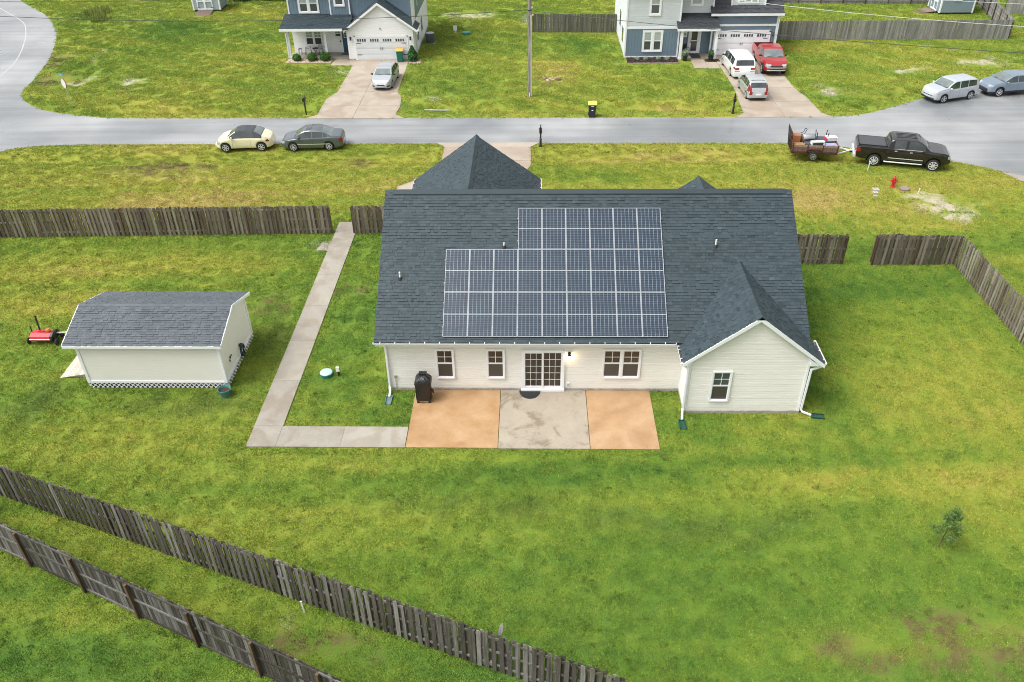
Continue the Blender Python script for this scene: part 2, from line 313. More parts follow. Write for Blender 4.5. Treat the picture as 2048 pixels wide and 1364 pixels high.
# pale sealed joint curving across the side street
m = NT('joint_sealant'); m.set(color=m.ramp(m.noise(3, 3, .6, m.pos()), [(.3, (.36,.37,.38)), (.7, (.46,.47,.47))]), rough=.6); M_SEAL = m.m
line = smooth_poly([(-66,103.2),(-60.9,97.2),(-55,90.9),(-52.2,86.1),(-50.6,82.6),(-49.6,80.2),(-48.2,76.2),(-47.4,72.2)], 5)
def ribbon(line, w, z):
    vs = []; n = len(line)
    for i, p in enumerate(line):
        a = Vector(line[max(i-1, 0)]); b = Vector(line[min(i+1, n-1)]); d = (b-a).normalized(); q = Vector((-d.y, d.x))*w/2
        vs += [(p[0]-q.x, p[1]-q.y, z), (p[0]+q.x, p[1]+q.y, z)]
    return MB().add(vs, [(2*i, 2*i+1, 2*i+3, 2*i+2) for i in range(n-1)])
ribbon(line, .11, .010).build('pavement_joint', M_SEAL, road)
ribbon([(-50.9,83.2),(-48.6,82.9)], .14, .0105).build('pavement_joint', M_SEAL, road)

# ---- concrete
def concrete(name, a, b, stain=(0.22,0.19,0.16), st=0.5, sscale=1.2, lo=.45, hi=.62):
    m = NT(name); P = m.pos(); f = m.noise(1.1, 5, 0.65, P); g = m.noise(30, 4, 0.7, P); s_ = m.mr(m.noise(sscale, 4, 0.6, m.vmath('ADD', P, (5, 9, 0)), 0.7), lo, hi)
    c = m.ramp(f, [(0.3, a), (0.7, b)]); c = m.mix(m.math('MULTIPLY', s_, st), c, stain)
    c = m.mix(m.math('MULTIPLY', m.math('SUBTRACT', m.rnd(), .5), .25), c, (.62,.58,.5))
    c = m.mix(1.0, c, m.ramp(g, [(0.3, .88), (.7, 1.08)]), 'MULTIPLY')
    m.set(color=c, rough=m.mr(s_, 0, 1, .75, .4), spec=.4); m.bump(g, .004, .3); return m.m
M_CONC = concrete('walk_concrete', (0.258,0.238,0.202), (0.325,0.30,0.255), (0.215,0.172,0.125), .55, .8)
M_DRIVE = concrete('driveway_concrete', (0.325,0.275,0.22), (0.40,0.345,0.285), (0.29,0.215,0.15), .5, .5)
M_PATIO = concrete('patio_concrete', (0.285,0.245,0.19), (0.36,0.312,0.245), (0.165,0.12,0.075), .7, 1.15, .52, .66)
M_ORANGE = concrete('rust_stained_concrete', (0.355,0.205,0.088), (0.445,0.295,0.165), (0.27,0.14,0.055), .62, .5, .40, .72)
def slab(parent, poly, mat, z1=0.05):
    return MB().prism(poly, -0.08, z1).build('concrete_slab', mat, parent)
def setting(name, loc): o = bpy.data.objects.new(name, None); COL.objects.link(o); o.location = loc; return struct(o)
patio = setting('patio', (0, 26, 0)); g = .012
slab(patio, [(-5.07,24.25),(-1.36-g,24.25),(-1.36-g,27.93),(-5.07,27.93)], M_ORANGE)
slab(patio, [(-1.36+g,24.22),(2.33-g,24.22),(2.33-g,27.93),(-1.36+g,27.93)], M_PATIO)
slab(patio, [(2.33+g,24.22),(5.09,24.22),(5.09,27.93),(2.33+g,27.93)], M_ORANGE)
walk = setting('footpath', (-10.9, 34, 0)); y = 25.5
slab(walk, [(-11.52,24.25),(-10.34,24.25),(-10.34,25.49),(-11.52,25.49)], M_CONC)
for x0, x1 in ((-10.33,-7.72),(-7.712,-5.1)): slab(walk, [(x0,24.25),(x1,24.25),(x1,25.49),(x0,25.49)], M_CONC)
while y < 43.8:
    y1 = min(y+3.06, 43.9); w = random.uniform(-.008, .008); slab(walk, [(-11.52+w,y+.007),(-10.32+w,y+.007),(-10.32+w,y1),(-11.52+w,y1)], M_CONC, .05+random.uniform(0,.003)); y = y1
def clip_half(poly, ax, v, keep_less):
    out = []; n = len(poly)
    for i in range(n):
        p, q = poly[i], poly[(i+1) % n]; a = (p[ax] <= v) == keep_less; b = (q[ax] <= v) == keep_less
        if a: out.append(p)
        if a != b: t = (v-p[ax])/(q[ax]-p[ax]); out.append((p[0]+t*(q[0]-p[0]), p[1]+t*(q[1]-p[1])))
    return out
def driveway(poly, xcuts, ycuts, mat, loc, z1=.03):
    d = setting('driveway', loc); X = [-999]+xcuts+[999]; Yc = [-999]+ycuts+[999]
    for i in range(len(X)-1):
        for j in range(len(Yc)-1):
            p = clip_half(clip_half(clip_half(clip_half(poly, 0, X[i]+.012, False), 0, X[i+1]-.012, True), 1, Yc[j]+.012, False), 1, Yc[j+1]-.012, True)
            if len(p) > 2: slab(d, p, mat, z1+random.uniform(0, .004))
    return d
driveway(DRIVE0, [-3.2], [46.6,49.9,53.05,55.45], M_DRIVE, (-3.2, 50, 0))
driveway(DRIVE1, [-13.9], [64.1,67.5,70.6,73.6], M_DRIVE, (-13.9, 69, 0))
driveway(DRIVE2, [19.2], [64.6,68.0,71.2,74.4], M_DRIVE, (19.2, 69, 0))
fp = setting('footpath', (-18, 75.8, 0)); slab(fp, [(-18.35,74.8),(-16.33,74.7),(-16.97,76.5),(-18.25,76.9)], M_DRIVE, .035)
fp = setting('footpath', (15.4, 75, 0)); slab(fp, [(14.27,73.35),(15.5,73.3),(15.5,75.9),(14.33,75.9)], M_DRIVE, .034); slab(fp, [(15.525,73.3),(16.56,73.3),(16.56,75.0),(15.525,75.2)], M_DRIVE, .034)
fp = setting('driveway', (31, 49.6, 0)); slab(fp, [(30.75,50.95),(32.9,49.7),(32.4,48.9),(31.3,49.6)], M_CONC, .03)

# ---- grass blades: small patches scattered over everything that is not paved or built on
def patch(name, size, count, h, w):
    V = []; Fc = []; S = []
    for i in range(count):
        x, y = rng.uniform(-size/2, size/2, 2); a = rng.uniform(0, 2*math.pi); ln = h*rng.uniform(.6, 1.5); tilt = rng.uniform(.15, 1.25); ww = w*rng.uniform(.6, 1.3)
        dx, dy = math.cos(a), math.sin(a); o = len(V)
        V += [(x-dy*ww/2, y+dx*ww/2, -.01), (x+dy*ww/2, y-dx*ww/2, -.01), (x+dx*ln*math.sin(tilt), y+dy*ln*math.sin(tilt), ln*math.cos(tilt))]; Fc.append((o, o+1, o+2)); S.append(float(np.clip(rng.normal(.45, .22), 0, 1)))
    me = bpy.data.meshes.new(name); me.from_pydata(V, [], Fc); at = me.attributes.new('shade', 'FLOAT', 'FACE'); at.data.foreach_set('value', S); me.materials.append(M_BLADE)
    return bpy.data.objects.new(name, me)
def scatter(name, label, pts, protos, smin, smax):
    col = bpy.data.collections.new(name+'_patches')
    for p in protos: col.objects.link(p)
    n = len(pts); me = bpy.data.meshes.new(name); me.vertices.add(n); me.vertices.foreach_set('co', pts.astype(np.float32).ravel())
    a = me.attributes.new('pick', 'INT', 'POINT'); a.data.foreach_set('value', rng.integers(0, len(protos), n).astype(np.int32))
    a = me.attributes.new('turn', 'FLOAT_VECTOR', 'POINT'); t = np.zeros((n, 3), np.float32); t[:, 2] = rng.uniform(0, 6.283, n); a.data.foreach_set('vector', t.ravel())
    a = me.attributes.new('size', 'FLOAT', 'POINT'); a.data.foreach_set('value', rng.uniform(smin, smax, n).astype(np.float32))
    put_turf(me, pts[:, 0], pts[:, 1])
    o = put(name, me, M_BLADE); o['kind'] = 'stuff'; o['label'] = label; o['category'] = 'grass'
    ng = bpy.data.node_groups.new(name, 'GeometryNodeTree'); ng.interface.new_socket('Geometry', in_out='INPUT', socket_type='NodeSocketGeometry'); ng.interface.new_socket('Geometry', in_out='OUTPUT', socket_type='NodeSocketGeometry')
    N = ng.nodes; L = ng.links; gi = N.new('NodeGroupInput'); go = N.new('NodeGroupOutput'); mp_ = N.new('GeometryNodeMeshToPoints'); ip = N.new('GeometryNodeInstanceOnPoints'); ci = N.new('GeometryNodeCollectionInfo')
    ci.inputs[0].default_value = col; ci.inputs['Separate Children'].default_value = True; ci.inputs['Reset Children'].default_value = True; ip.inputs['Pick Instance'].default_value = True
    def na(nm, ty): x = N.new('GeometryNodeInputNamedAttribute'); x.data_type = ty; x.inputs[0].default_value = nm; return x.outputs[0]
    L.new(gi.outputs[0], mp_.inputs[0]); L.new(mp_.outputs[0], ip.inputs['Points']); L.new(ci.outputs[0], ip.inputs['Instance']); L.new(na('pick', 'INT'), ip.inputs['Instance Index'])
    L.new(na('turn', 'FLOAT_VECTOR'), ip.inputs['Rotation']); L.new(na('size', 'FLOAT'), ip.inputs['Scale']); L.new(ip.outputs[0], go.inputs[0])
    md = o.modifiers.new('scatter', 'NODES'); md.node_group = ng; return o
def field(x0, x1, y0, y1, step):
    gx, gy = np.meshgrid(np.arange(x0, x1, step), np.arange(y0, y1, step)); X = gx.ravel()+rng.uniform(-.5, .5, gx.size)*step; Y = gy.ravel()+rng.uniform(-.5, .5, gx.size)*step
    vis = (np.abs(X) < 0.64*Y+13.5); return X[vis], Y[vis]
def clear(X, Y, margin):
    ok = np.ones(X.shape, bool)
    for p in PAVED+HOUSES:
        ins = inside(p, X, Y); ed = edge_dist(p, X, Y); ok &= (~ins & (ed > margin)) if margin > 0 else (~ins | (ed < -margin*rng.uniform(0, 1, X.shape)))
    return ok
def thin(X, Y):
    keep = np.ones(X.shape, bool)
    for x, y, rx, ry, k in SPOTS:
        d = np.hypot((X-x)/rx, (Y-y)/ry); u = rng.uniform(0, 1, X.shape)
        if k == 'sand': keep &= ~((d < 1.15) & (u < .8))
        if k == 'brown': keep &= ~((d < 1.05) & (u < .5))
    return keep
big = [patch('grass_patch', .62, 420, .055, .016) for _ in range(6)]; small = [patch('grass_patch', .15, 26, .05, .015) for _ in range(4)]; coarse = [patch('grass_patch', 1.1, 520, .085, .03) for _ in range(5)]
X, Y = field(-50, 50, 9.5, 56.2, .46); k = clear(X, Y, .36) & thin(X, Y)
pts = np.stack([X[k], Y[k], height(X[k], Y[k])], -1); scatter('grass', 'mown lawn around the solar house, yellow green with worn spots', pts, big, .8, 1.25)
X, Y = field(-50, 50, 9.5, 56.2, .13); near = np.zeros(X.shape, bool)
for p in PAVED+HOUSES: near |= edge_dist(p, X, Y) < .42
X, Y = X[near], Y[near]; k = clear(X, Y, -.07); pts = np.stack([X[k], Y[k], height(X[k], Y[k])], -1); fl = []
for (ax, ay), (bx, by) in (((-43.2,41.78),(-11.7,42.5)),((-10.4,42.5),(-6.4,42.5)),((11.2,39.08),(16.7,38.96)),((18.3,38.86),(22.66,38.92)),((22.7,38.9),(23.05,12)),((-28.1,24.53),(4.9,12.24)),((-27.7,22.92),(-2.75,11.83))):
    n_ = int(math.hypot(bx-ax, by-ay)/.07); t_ = rng.uniform(0, 1, n_); q_ = rng.normal(0, .09, n_); ln_ = math.hypot(bx-ax, by-ay); fl.append(np.stack([ax+(bx-ax)*t_-(by-ay)/ln_*q_, ay+(by-ay)*t_+(bx-ax)/ln_*q_, np.zeros(n_)], -1))
pts = np.concatenate([pts]+fl); scatter('grass', 'ragged grass fringe along the paths, walls, fences and kerbs', pts, small, .8, 1.7)
X, Y = field(-66, 62, 56.5, 104, .85); k = clear(X, Y, .6) & thin(X, Y); pts = np.stack([X[k], Y[k], height(X[k], Y[k])], -1); scatter('grass', 'lawns across the street between the neighbouring houses', pts, coarse, .8, 1.2)
X, Y = field(-62, 58, 60, 104, .3); near = np.zeros(X.shape, bool)
for p in PAVED+HOUSES: near |= edge_dist(p, X, Y) < .7
X, Y = X[near], Y[near]; k = clear(X, Y, -.12); pts = np.stack([X[k], Y[k], height(X[k], Y[k])], -1); scatter('grass', 'grass fringe along the far kerb and driveways', pts, small, 1.2, 2.2)

# darker weed and clover tufts dotted through the turf
def tuft(seed):
    o = patch('weed_tuft', .2, 60, .075, .02)
    at = o.data.attributes['shade']; at.data.foreach_set('value', np.clip(rng.normal(.12, .1, len(o.data.polygons)), 0, 1).astype(np.float32)); return o
tufts = [tuft(i) for i in range(4)]
X, Y = field(-50, 50, 9.5, 56.2, .42); u = fbm(X, Y, .5, 71)*.6+vnoise(X, Y, 2.2, 77)*.4; k = (u > .56) & (rng.uniform(0, 1, X.shape) < .35) & clear(X, Y, .15); pts = np.stack([X[k], Y[k], height(X[k], Y[k])], -1); scatter('weeds', 'dark green clover and weed tufts dotted through the mown lawn', pts, tufts, .4, 1.2)
# ------------------------------------------------------------------ building materials
def shingle_mat(name, stops):
    m = NT(name); P = m.objc(); g = m.noise(140, 2, .7, P); w = m.noise(.5, 3, .6, P)
    c = m.ramp(m.attr(), stops)
    c = m.mix(1.0, c, m.ramp(g, [(.25, .72), (.75, 1.3)]), 'MULTIPLY'); c = m.mix(1.0, c, m.ramp(w, [(.3, .9), (.7, 1.1)]), 'MULTIPLY')
    m.set(color=c, rough=.6, spec=.38); m.bump(g, .004, .5); return m.m
M_SHINGLE = shingle_mat('charcoal_shingle', [(0, (.017,.028,.034)), (.4, (.032,.050,.059)), (.75, (.042,.063,.073)), (1, (.064,.087,.097))])
M_SHINGLE_G = shingle_mat('grey_shingle', [(0, (.060,.072,.085)), (.5, (.092,.108,.122)), (1, (.125,.140,.152))])
M_SHINGLE_D = shingle_mat('dark_shingle', [(0, (.030,.034,.040)), (.5, (.050,.056,.063)), (1, (.075,.08,.086))])
def siding_mat(name, col):
    m = NT(name); P = m.pos(); f = m.noise(.8, 4, .6, P); mp = m.n('ShaderNodeMapping'); m.l(P, mp.inputs[0]); mp.inputs['Scale'].default_value = (1.2, 1.2, 60)
    gr = m.noise(1.0, 3, .6, mp.outputs[0])
    c = m.ramp(f, [(.3, tuple(q*.95 for q in col)), (.7, col)]); c = m.mix(1.0, c, m.ramp(gr, [(.3, .95), (.7, 1.03)]), 'MULTIPLY')
    sz = m.n('ShaderNodeSeparateXYZ'); m.l(P, sz.inputs[0]); dirt = m.math('MULTIPLY', m.mr(m.math('ADD', sz.outputs[2], m.math('MULTIPLY', m.noise(3, 4, .7, P), .5)), .75, .2), .22)
    c = m.mix(dirt, c, (.36,.34,.25)); m.set(color=c, rough=.55, spec=.35); return m.m
M_CREAM = siding_mat('cream_vinyl_siding', (.845,.83,.77)); M_WHITE = siding_mat('white_vinyl_siding', (.84,.85,.845)); M_PALE = siding_mat('pale_grey_siding', (.62,.66,.68)); M_BLUE = siding_mat('blue_grey_siding', (.17,.24,.30)); M_SHEDW = siding_mat('cream_shed_panel', (.825,.81,.75))
M_TRIM = plain('white_trim', (.83,.845,.86), .4, var=.04, scale=2); M_VINYL = plain('white_vinyl_frame', (.85,.86,.87), .3, var=.03)
M_FOUND = plain('foundation_block', (.36,.34,.30), .85, var=.25, scale=5, bump=.01); M_BLACK = plain('black_plastic', (.018,.018,.019), .4, var=.2); M_DARKMET = plain('dark_metal', (.035,.035,.038), .45, .6, .2); M_PIPE = plain('white_pvc', (.8,.8,.78), .4, var=.05)
M_RUBBER = plain('rubber_boot', (.02,.021,.022), .6); M_STEEL = plain('galvanised_steel', (.5,.51,.52), .4, .8, .15); M_GREENP = plain('dark_green_plastic', (.012,.07,.055), .4, var=.15); M_ALU = plain('aluminium', (.78,.79,.80), .32, .65, .06)
def pane_mat(name, a, b, rough=.04):
    m = NT(name); P = m.pos(); f = m.noise(1.6, 2, .5, P); r_ = m.rnd()
    m.set(color=m.mix(m.mr(m.math('ADD', m.math('MULTIPLY', f, .6), m.math('MULTIPLY', r_, .4)), .25, .75), a, b), rough=rough, spec=.5, coat=0.0); return m.m
M_PANE = pane_mat('window_glass', (.030,.024,.018), (.075,.055,.036)); M_PANE_S = pane_mat('screened_window', (.055,.05,.045), (.085,.072,.06), .5)
M_PANE_B = pane_mat('blind_behind_glass', (.30,.37,.33), (.42,.48,.44), .12); M_PANE_D = pane_mat('dark_window_glass', (.05,.06,.06), (.10,.115,.11), .05)

# ------------------------------------------------------------------ shingled roofs and lap siding
def shingle_tabs(O, U, V, span, vmax, expo=.145, wmin=.1, wmax=.32, seed=1):
    """one roof plane; span(v) gives the u range at height v up the slope; yields (six corners, shade, distance key)"""
    rs = random.Random(seed); O, U, V = Vector(O), Vector(U).normalized(), Vector(V).normalized(); N = U.cross(V).normalized(); N = N if N.z > 0 else -N
    k = 0
    while k*expo < vmax-.02:
        v0 = k*expo; v1 = min(v0+expo+.03, vmax); a0, a1 = span(v0); b0, b1 = span(v1)
        u = min(a0, b0)-rs.uniform(0, .3); hi = max(a1, b1); row = rs.uniform(-.06, .06); jit = rs.uniform(-.006, .006)
        while u < hi:
            w = rs.uniform(wmin, wmax); L0, L1 = max(u, a0), min(u+w-.006, a1); T0, T1 = max(u, b0), min(u+w-.006, b1)
            if L1-L0 > .02 or T1-T0 > .02:
                L1 = max(L1, L0); T1 = max(T1, T0); T0 = min(T0, T1); L0 = min(L0, L1)
                t = rs.choice((.014, .016, .030, .032)); vb = v0+jit+(.0 if t > .02 else .012); sh = min(1, max(0, rs.gauss(.5, .13)+row-(.13 if t < .02 else 0)))
                c = [O+U*L0+V*vb, O+U*L0+V*vb+N*t, O+U*L1+V*vb, O+U*L1+V*vb+N*t, O+U*T0+V*v1+N*.004, O+U*T1+V*v1+N*.004]
                yield c, sh
            u += w
        k += 1
TABF = [(1,3,5,4),(0,2,3,1),(0,1,4),(2,5,3)]
def roof_shingles(parent, planes, mat, single=300, key=None):
    """planes: generators; the `single` tabs nearest the viewer's side are objects, the rest one joined part"""
    tabs = [t for p in planes for t in p]
    if key: tabs.sort(key=lambda t: key(t[0]))
    off = base_of(parent)
    for c, sh in tabs[:single]:
        o = c[1]; mb = MB().add([p-o for p in c], TABF, sh); ob = put('shingle', mb.mesh('shingle'), mat, parent); ob.location = o-off
    mb = MB()
    for c, sh in tabs[single:]: mb.add(c, TABF, sh)
    if mb.v: mb.build('shingles', mat, parent, kind='stuff')
def siding(parent, y, x0, x1, z0, z1, mat, expo=.125, span=None, axis='x', face=-1, joined=False):
    """lap boards on a wall plane; span(z) narrows them under a gable"""
    z = z0; mbs = []
    while z < z1-.01:
        zt = min(z+expo, z1); a, b = (x0, x1) if span is None else span(z); at, bt = (x0, x1) if span is None else span(zt)
        if b-a > .03:
            prof = [(0, .020), (.74, .015), (.80, .005), (1.0, .005)]; rows = []
            for fz, dp in prof:
                zz = z+(zt-z)*fz; aa, bb = a+(at-a)*fz, b+(bt-b)*fz
                rows += [(aa, y+face*dp, zz), (bb, y+face*dp, zz)] if axis == 'x' else [(y+face*dp, aa, zz), (y+face*dp, bb, zz)]
            bk = [(a, y, z), (b, y, z)] if axis == 'x' else [(y, a, z), (y, b, z)]
            mb = MB().add(rows+bk, [(0,1,3,2),(2,3,5,4),(4,5,7,6),(8,9,1,0)])
            mbs.append(mb)
        z = zt
    if joined:
        m_ = MB()
        for b in mbs: m_.add(b.v, b.f)
        return m_.build('lap_siding', mat, parent)
    for b in mbs: b.build('siding_board', mat, parent)
def batten(parent, y, x0, x1, z0, z1, mat, step=.3, name='batten'):
    mb = MB(); x = x0+step/2
    while x < x1: mb.box((x-.02, y-.02, z0), (x+.02, y+.01, z1)); x += step
    return mb.build(name, mat, parent)

def window(parent, x0, x1, z0, z1, y, units=1, grid=True, casing=.07, lower=None, upper=None, sash=True, name='window', deep=.055):
    """double-hung window facing -Y: casing, sashes, muntins, panes each of its own"""
    w = bpy.data.objects.new(name, None); COL.objects.link(w); w.parent = parent; w.location = Vector(((x0+x1)/2, y, z0))-base_of(parent)
    yf = y-deep; c = casing; fr = MB()
    fr.box((x0,yf,z0),(x0+c,y,z1)).box((x1-c,yf,z0),(x1,y,z1)).box((x0+c,yf,z1-c),(x1-c,y,z1)).box((x0+c,yf-.012,z0),(x1-c,y,z0+c))
    uw = (x1-x0-2*c)/units
    for i in range(1, units): xm = x0+c+uw*i; fr.box((xm-c*.8,yf,z0+c),(xm+c*.8,y,z1-c))
    fr.build('frame', M_VINYL, w)
    for i in range(units):
        a = x0+c+uw*i+(c*.8 if i else 0); b = x0+c+uw*(i+1)-(c*.8 if i < units-1 else 0); zm = (z0+z1)/2+.02; s_ = .032
        for (q0, q1, yy, pm, up) in ((zm, z1-c, yf+.022, upper or M_PANE, True), (z0+c, zm, yf+.036, lower or M_PANE_S, False)):
            sh = MB().box((a,yy,q0),(a+s_,y-.004,q1)).box((b-s_,yy,q0),(b,y-.004,q1)).box((a+s_,yy,q1-s_),(b-s_,y-.004,q1)).box((a+s_,yy,q0),(b-s_,y-.004,q0+s_+(.012 if not up else .02))); sh.build('sash', M_VINYL, w)
            MB().box((a+s_,y-.017 if up else y-.0115,q0+s_),(b-s_,y-.002,q1-s_)).build('pane', pm, w)
            if up and grid:
                xm = (a+b)/2; zc = (q0+q1)/2; MB().box((xm-.012,y-.022,q0+s_),(xm+.012,y-.017,q1-s_)).build('muntin', M_VINYL, w); MB().box((a+s_,y-.0235,zc-.012),(b-s_,y-.0175,zc+.012)).build('muntin', M_VINYL, w)
    return w
def pipe_boot(parent, x, y, z, h=.34):
    v = bpy.data.objects.new('vent_pipe', None); COL.objects.link(v); v.parent = parent; v.location = Vector((x,y,z))-base_of(parent)
    MB().tube([(x,y,z-.02),(x,y,z+h)], .035, 10).build('pipe', M_PIPE, v, True); MB().lathe([(.10,z-.05),(.075,z+.07),(.045,z+.10),(.04,z+.10)], (x,y,0), n=14).build('boot', M_RUBBER, v, True)
def downspout(parent, pts, w=.075):
    mb = MB()
    for a, b in zip(pts[:-1], pts[1:]): mb.bar(a, b, w, w*.75, upv=(0,1,.01))
    for p in pts[1:-1]: mb.cbox(p, (w*.99, w*.8, w*.8))
    mb.build('downspout', M_TRIM, parent)

# ------------------------------------------------------------------ the solar house
house = thing('house', 'single storey cream sided house with charcoal shingle roof carrying the solar panels', 'house', (2.4, 33, 0))
TAN = math.tan(.5909); EY, EZ = 27.60, 2.82; RY, RZ = 33.59, 6.84; WL, WI, WR, GY = -6.21, 6.36, 11.13, 26.52
walls = bpy.data.objects.new('back_wall', None); COL.objects.link(walls); walls.parent = house
MB().box((WL+.02,28.01,0.06),(WR-.02,39.3,2.84)).box((WI+.02,GY+.06,.06),(WR-.02,28.3,2.84)).prism_x([(28.01,2.84),(39.3,2.84),(33.65,6.6)], WL+.02, WR-.02).box((-6.25,39.2,.06),(-.05,43.7,2.8)).build('wall_core', M_CREAM, house)
MB().prism_y([(-6.25,2.8),(-.05,2.8),(-3.15,5.0)], 38, 43.7).build('garage_gable', M_CREAM, house)
MB().box((WL-.02,27.95,-.1),(WI+.05,28.2,.13)).box((WI-.02,GY-.02,-.1),(WR+.02,28.1,.13)).box((WL-.02,28.2,-.1),(WL+.1,39.4,.13)).box((WR-.1,28.1,-.1),(WR+.03,39.4,.13)).build('foundation', M_FOUND, house)
siding(walls, 28.0, WL, WI, .14, 2.80, M_CREAM)
gw = bpy.data.objects.new('gable_wall', None); COL.objects.link(gw); gw.parent = house
GP, GZ, GE = 8.82, 4.80, 2.72      # gable peak x and z, eave z
gsl = (GZ-GE)/(GP-6.1)
siding(gw, GY+.05, WI, WR, .14, 4.60, M_CREAM, span=lambda z: (max(WI, GP-(4.62-z)/gsl), min(WR, GP+(4.62-z)/gsl)) if z < 4.62 else (GP, GP))
MB().prism_y([(WI,.14),(WR,.14),(WR,2.85),(GP,4.6),(WI,2.85)], GY+.055, GY+.3).build('gable_backing', M_CREAM, house)
siding(house, WI, GY+.1, 27.99, .14, 2.80, M_CREAM, axis='y', face=-1, joined=True)
siding(house, WL, 28.05, 39.3, .14, 2.84, M_CREAM, axis='y', face=-1, joined=True); siding(house, WR, GY+.1, 39.3, .14, 2.84, M_CREAM, axis='y', face=1, joined=True)
for x0, y0 in ((WL-.03, 27.955), (WI-.03, GY), (WR-.07, GY)):
    MB().box((x0,y0,.12),(x0+.1,y0+.1,2.86)).build('corner_trim', M_TRIM, house)
MB().box((WI-.024,27.93,.14),(WI+.01,27.985,2.8)).build('corner_trim', M_TRIM, house)
window(house, -4.12, -3.31, .68, 2.24, 27.966); window(house, -1.95, -1.15, .68, 2.24, 27.966); window(house, 2.98, 4.61, .72, 2.25, 27.966, units=2); window(house, 7.31, 8.13, .64, 2.21, GY+.016, upper=M_PANE_D, lower=M_PANE_S)
# sliding door
sd_ = bpy.data.objects.new('sliding_door', None); COL.objects.link(sd_); sd_.parent = house; sd_.location = Vector((.46,28,0))-base_of(house)
x0, x1, z0, z1, y = -.45, 1.38, .06, 2.21, 27.966
MB().box((x0,y-.08,z0),(x0+.09,y,z1)).box((x1-.09,y-.08,z0),(x1,y,z1)).box((x0+.09,y-.08,z1-.08),(x1-.09,y,z1)).box((x0-.02,y-.13,z0-.01),(x1+.02,y,z0+.09)).build('frame', M_VINYL, sd_)
for (a, b, yy, e) in ((x0+.09, .48, .075, .07), (.44, x1-.09, .045, .065)):
    MB().box((a,y-yy,.15),(a+e,y-.01,2.13)).box((b-e,y-yy,.15),(b,y-.01,2.13)).box((a+e,y-yy,2.13-.07),(b-e,y-.01,2.13)).box((a+e,y-yy,.15),(b-e,y-.01,.29)).build('door_leaf', M_VINYL, sd_)
    MB().box((a+e,y-.024,.29),(b-e,y-.004,2.06)).build('pane', M_PANE, sd_)
    for i in (1, 2): xm = a+e+(b-a-2*e)*i/3; MB().box((xm-.008,y-.031,.29),(xm+.008,y-.024,2.06)).build('muntin', M_VINYL, sd_)
    for i in range(1, 5): zm = .29+1.77*i/5; MB().box((a+e,y-.0325,zm-.008),(b-e,y-.0245,zm+.008)).build('muntin', M_VINYL, sd_)
MB().box((x0+.11,y-.115,1.05),(x0+.145,y-.075,1.35)).build('handle', M_TRIM, sd_)
# wall lamp, lit, by the sliding door
lamp = bpy.data.objects.new('wall_lamp', None); COL.objects.link(lamp); lamp.parent = house; lamp.location = Vector((1.57,27.9,2.05))-base_of(house)
MB().cbox((1.57,27.97,2.05),(.12,.04,.2)).build('mount', M_TRIM, lamp); M_BRONZE = plain('bronze_lamp', (.045,.025,.016), .45, .5)
MB().lathe([(.055,2.13),(.065,2.10),(.055,2.03),(.085,1.99),(.085,1.975)], (1.57,27.86,0), n=14).build('lamp_shade', M_BRONZE, lamp, True); MB().bar((1.57,27.97,2.1),(1.57,27.87,2.12),.02).build('arm', M_BRONZE, lamp)
m = NT('lamp_bulb'); m.set(color=(1,.8,.5), emit=(1,.72,.38), emits=14.0); MB().lathe([(.01,1.99),(.032,1.97),(.034,1.945),(.012,1.92)], (1.57,27.86,0), n=10).build('bulb', m.m, lamp, True)
pl = bpy.data.lights.new('lamp_glow', 'POINT'); pl.energy = 5.5; pl.color = (1, .70, .42); pl.shadow_soft_size = .04; po = bpy.data.objects.new('lamp_glow', pl); COL.objects.link(po); po.parent = lamp; po.location = (0.0, -.06, -.16)
MB().cbox((1.56,27.955,.38),(.13,.035,.18)).build('outlet_plate', M_TRIM, house); MB().cbox((1.56,27.925,.37),(.05,.03,.09)).build('outlet_cover', M_FOUND, house)
mb = MB().cbox((-5.91,27.94,.76),(.09,.07,.12)).tube([(-5.91,27.95,.7),(-5.91,27.95,.05)], .013, 6); mb.build('conduit', M_STEEL, house)

# roof: deck slabs, shingles, ridge caps
roof = bpy.data.objects.new('roof', None); COL.objects.link(roof); roof.parent = house
RXL, RXR = -6.56, 11.42
def slope_deck(mb, pts, t=.10):
    n = len(pts); mb.add(list(pts)+[(p[0], p[1], p[2]-t) for p in pts], [tuple(range(n)), tuple(range(n, 2*n))[::-1]]+[(i, (i+1) % n, n+(i+1) % n, n+i) for i in range(n)])
FEY = 2*RY-EY
dk = MB(); slope_deck(dk, [(RXL,EY,EZ),(RXR,EY,EZ),(RXR,RY,RZ),(RXL,RY,RZ)]); slope_deck(dk, [(RXR,FEY,EZ),(RXL,FEY,EZ),(RXL,RY,RZ),(RXR,RY,RZ)])
GXL, GXR, GYF = 6.06, 11.66, 26.36
gz = lambda x: GZ-abs(x-GP)*gsl; gvy = lambda z: EY+(z-EZ)/TAN     # where height z meets the main slope
PK = GZ+.10
gsl2 = (PK-2.70)/(GP-GXL); gsl3 = (PK-2.66)/(GXR-GP)
for (xe, ze) in ((GXL, 2.70), (GXR, 2.66)): slope_deck(dk, [(xe,GYF,ze),(GP,GYF,PK),(GP,gvy(PK)+.1,PK),(xe,max(gvy(ze)+.15,27.7),ze)], .09)
for (xe) in (-6.72, .42): slope_deck(dk, [(xe,44.1,2.72),(-3.15,44.1,5.32),(-3.15,36.2,5.32),(xe,38.6,2.72)], .09)
for (xe) in (7.3, 10.7): slope_deck(dk, [(xe,41.6,2.72),(9.0,41.6,3.92),(9.0,37.6,3.92),(xe,38.6,2.72)], .08)
dk.build('roof_deck', M_SHINGLE_D, roof)
SL = math.hypot(RY-EY, RZ-EZ)
def main_span(v):
    z = EZ+v/SL*(RZ-EZ)
    return (RXL, RXR)
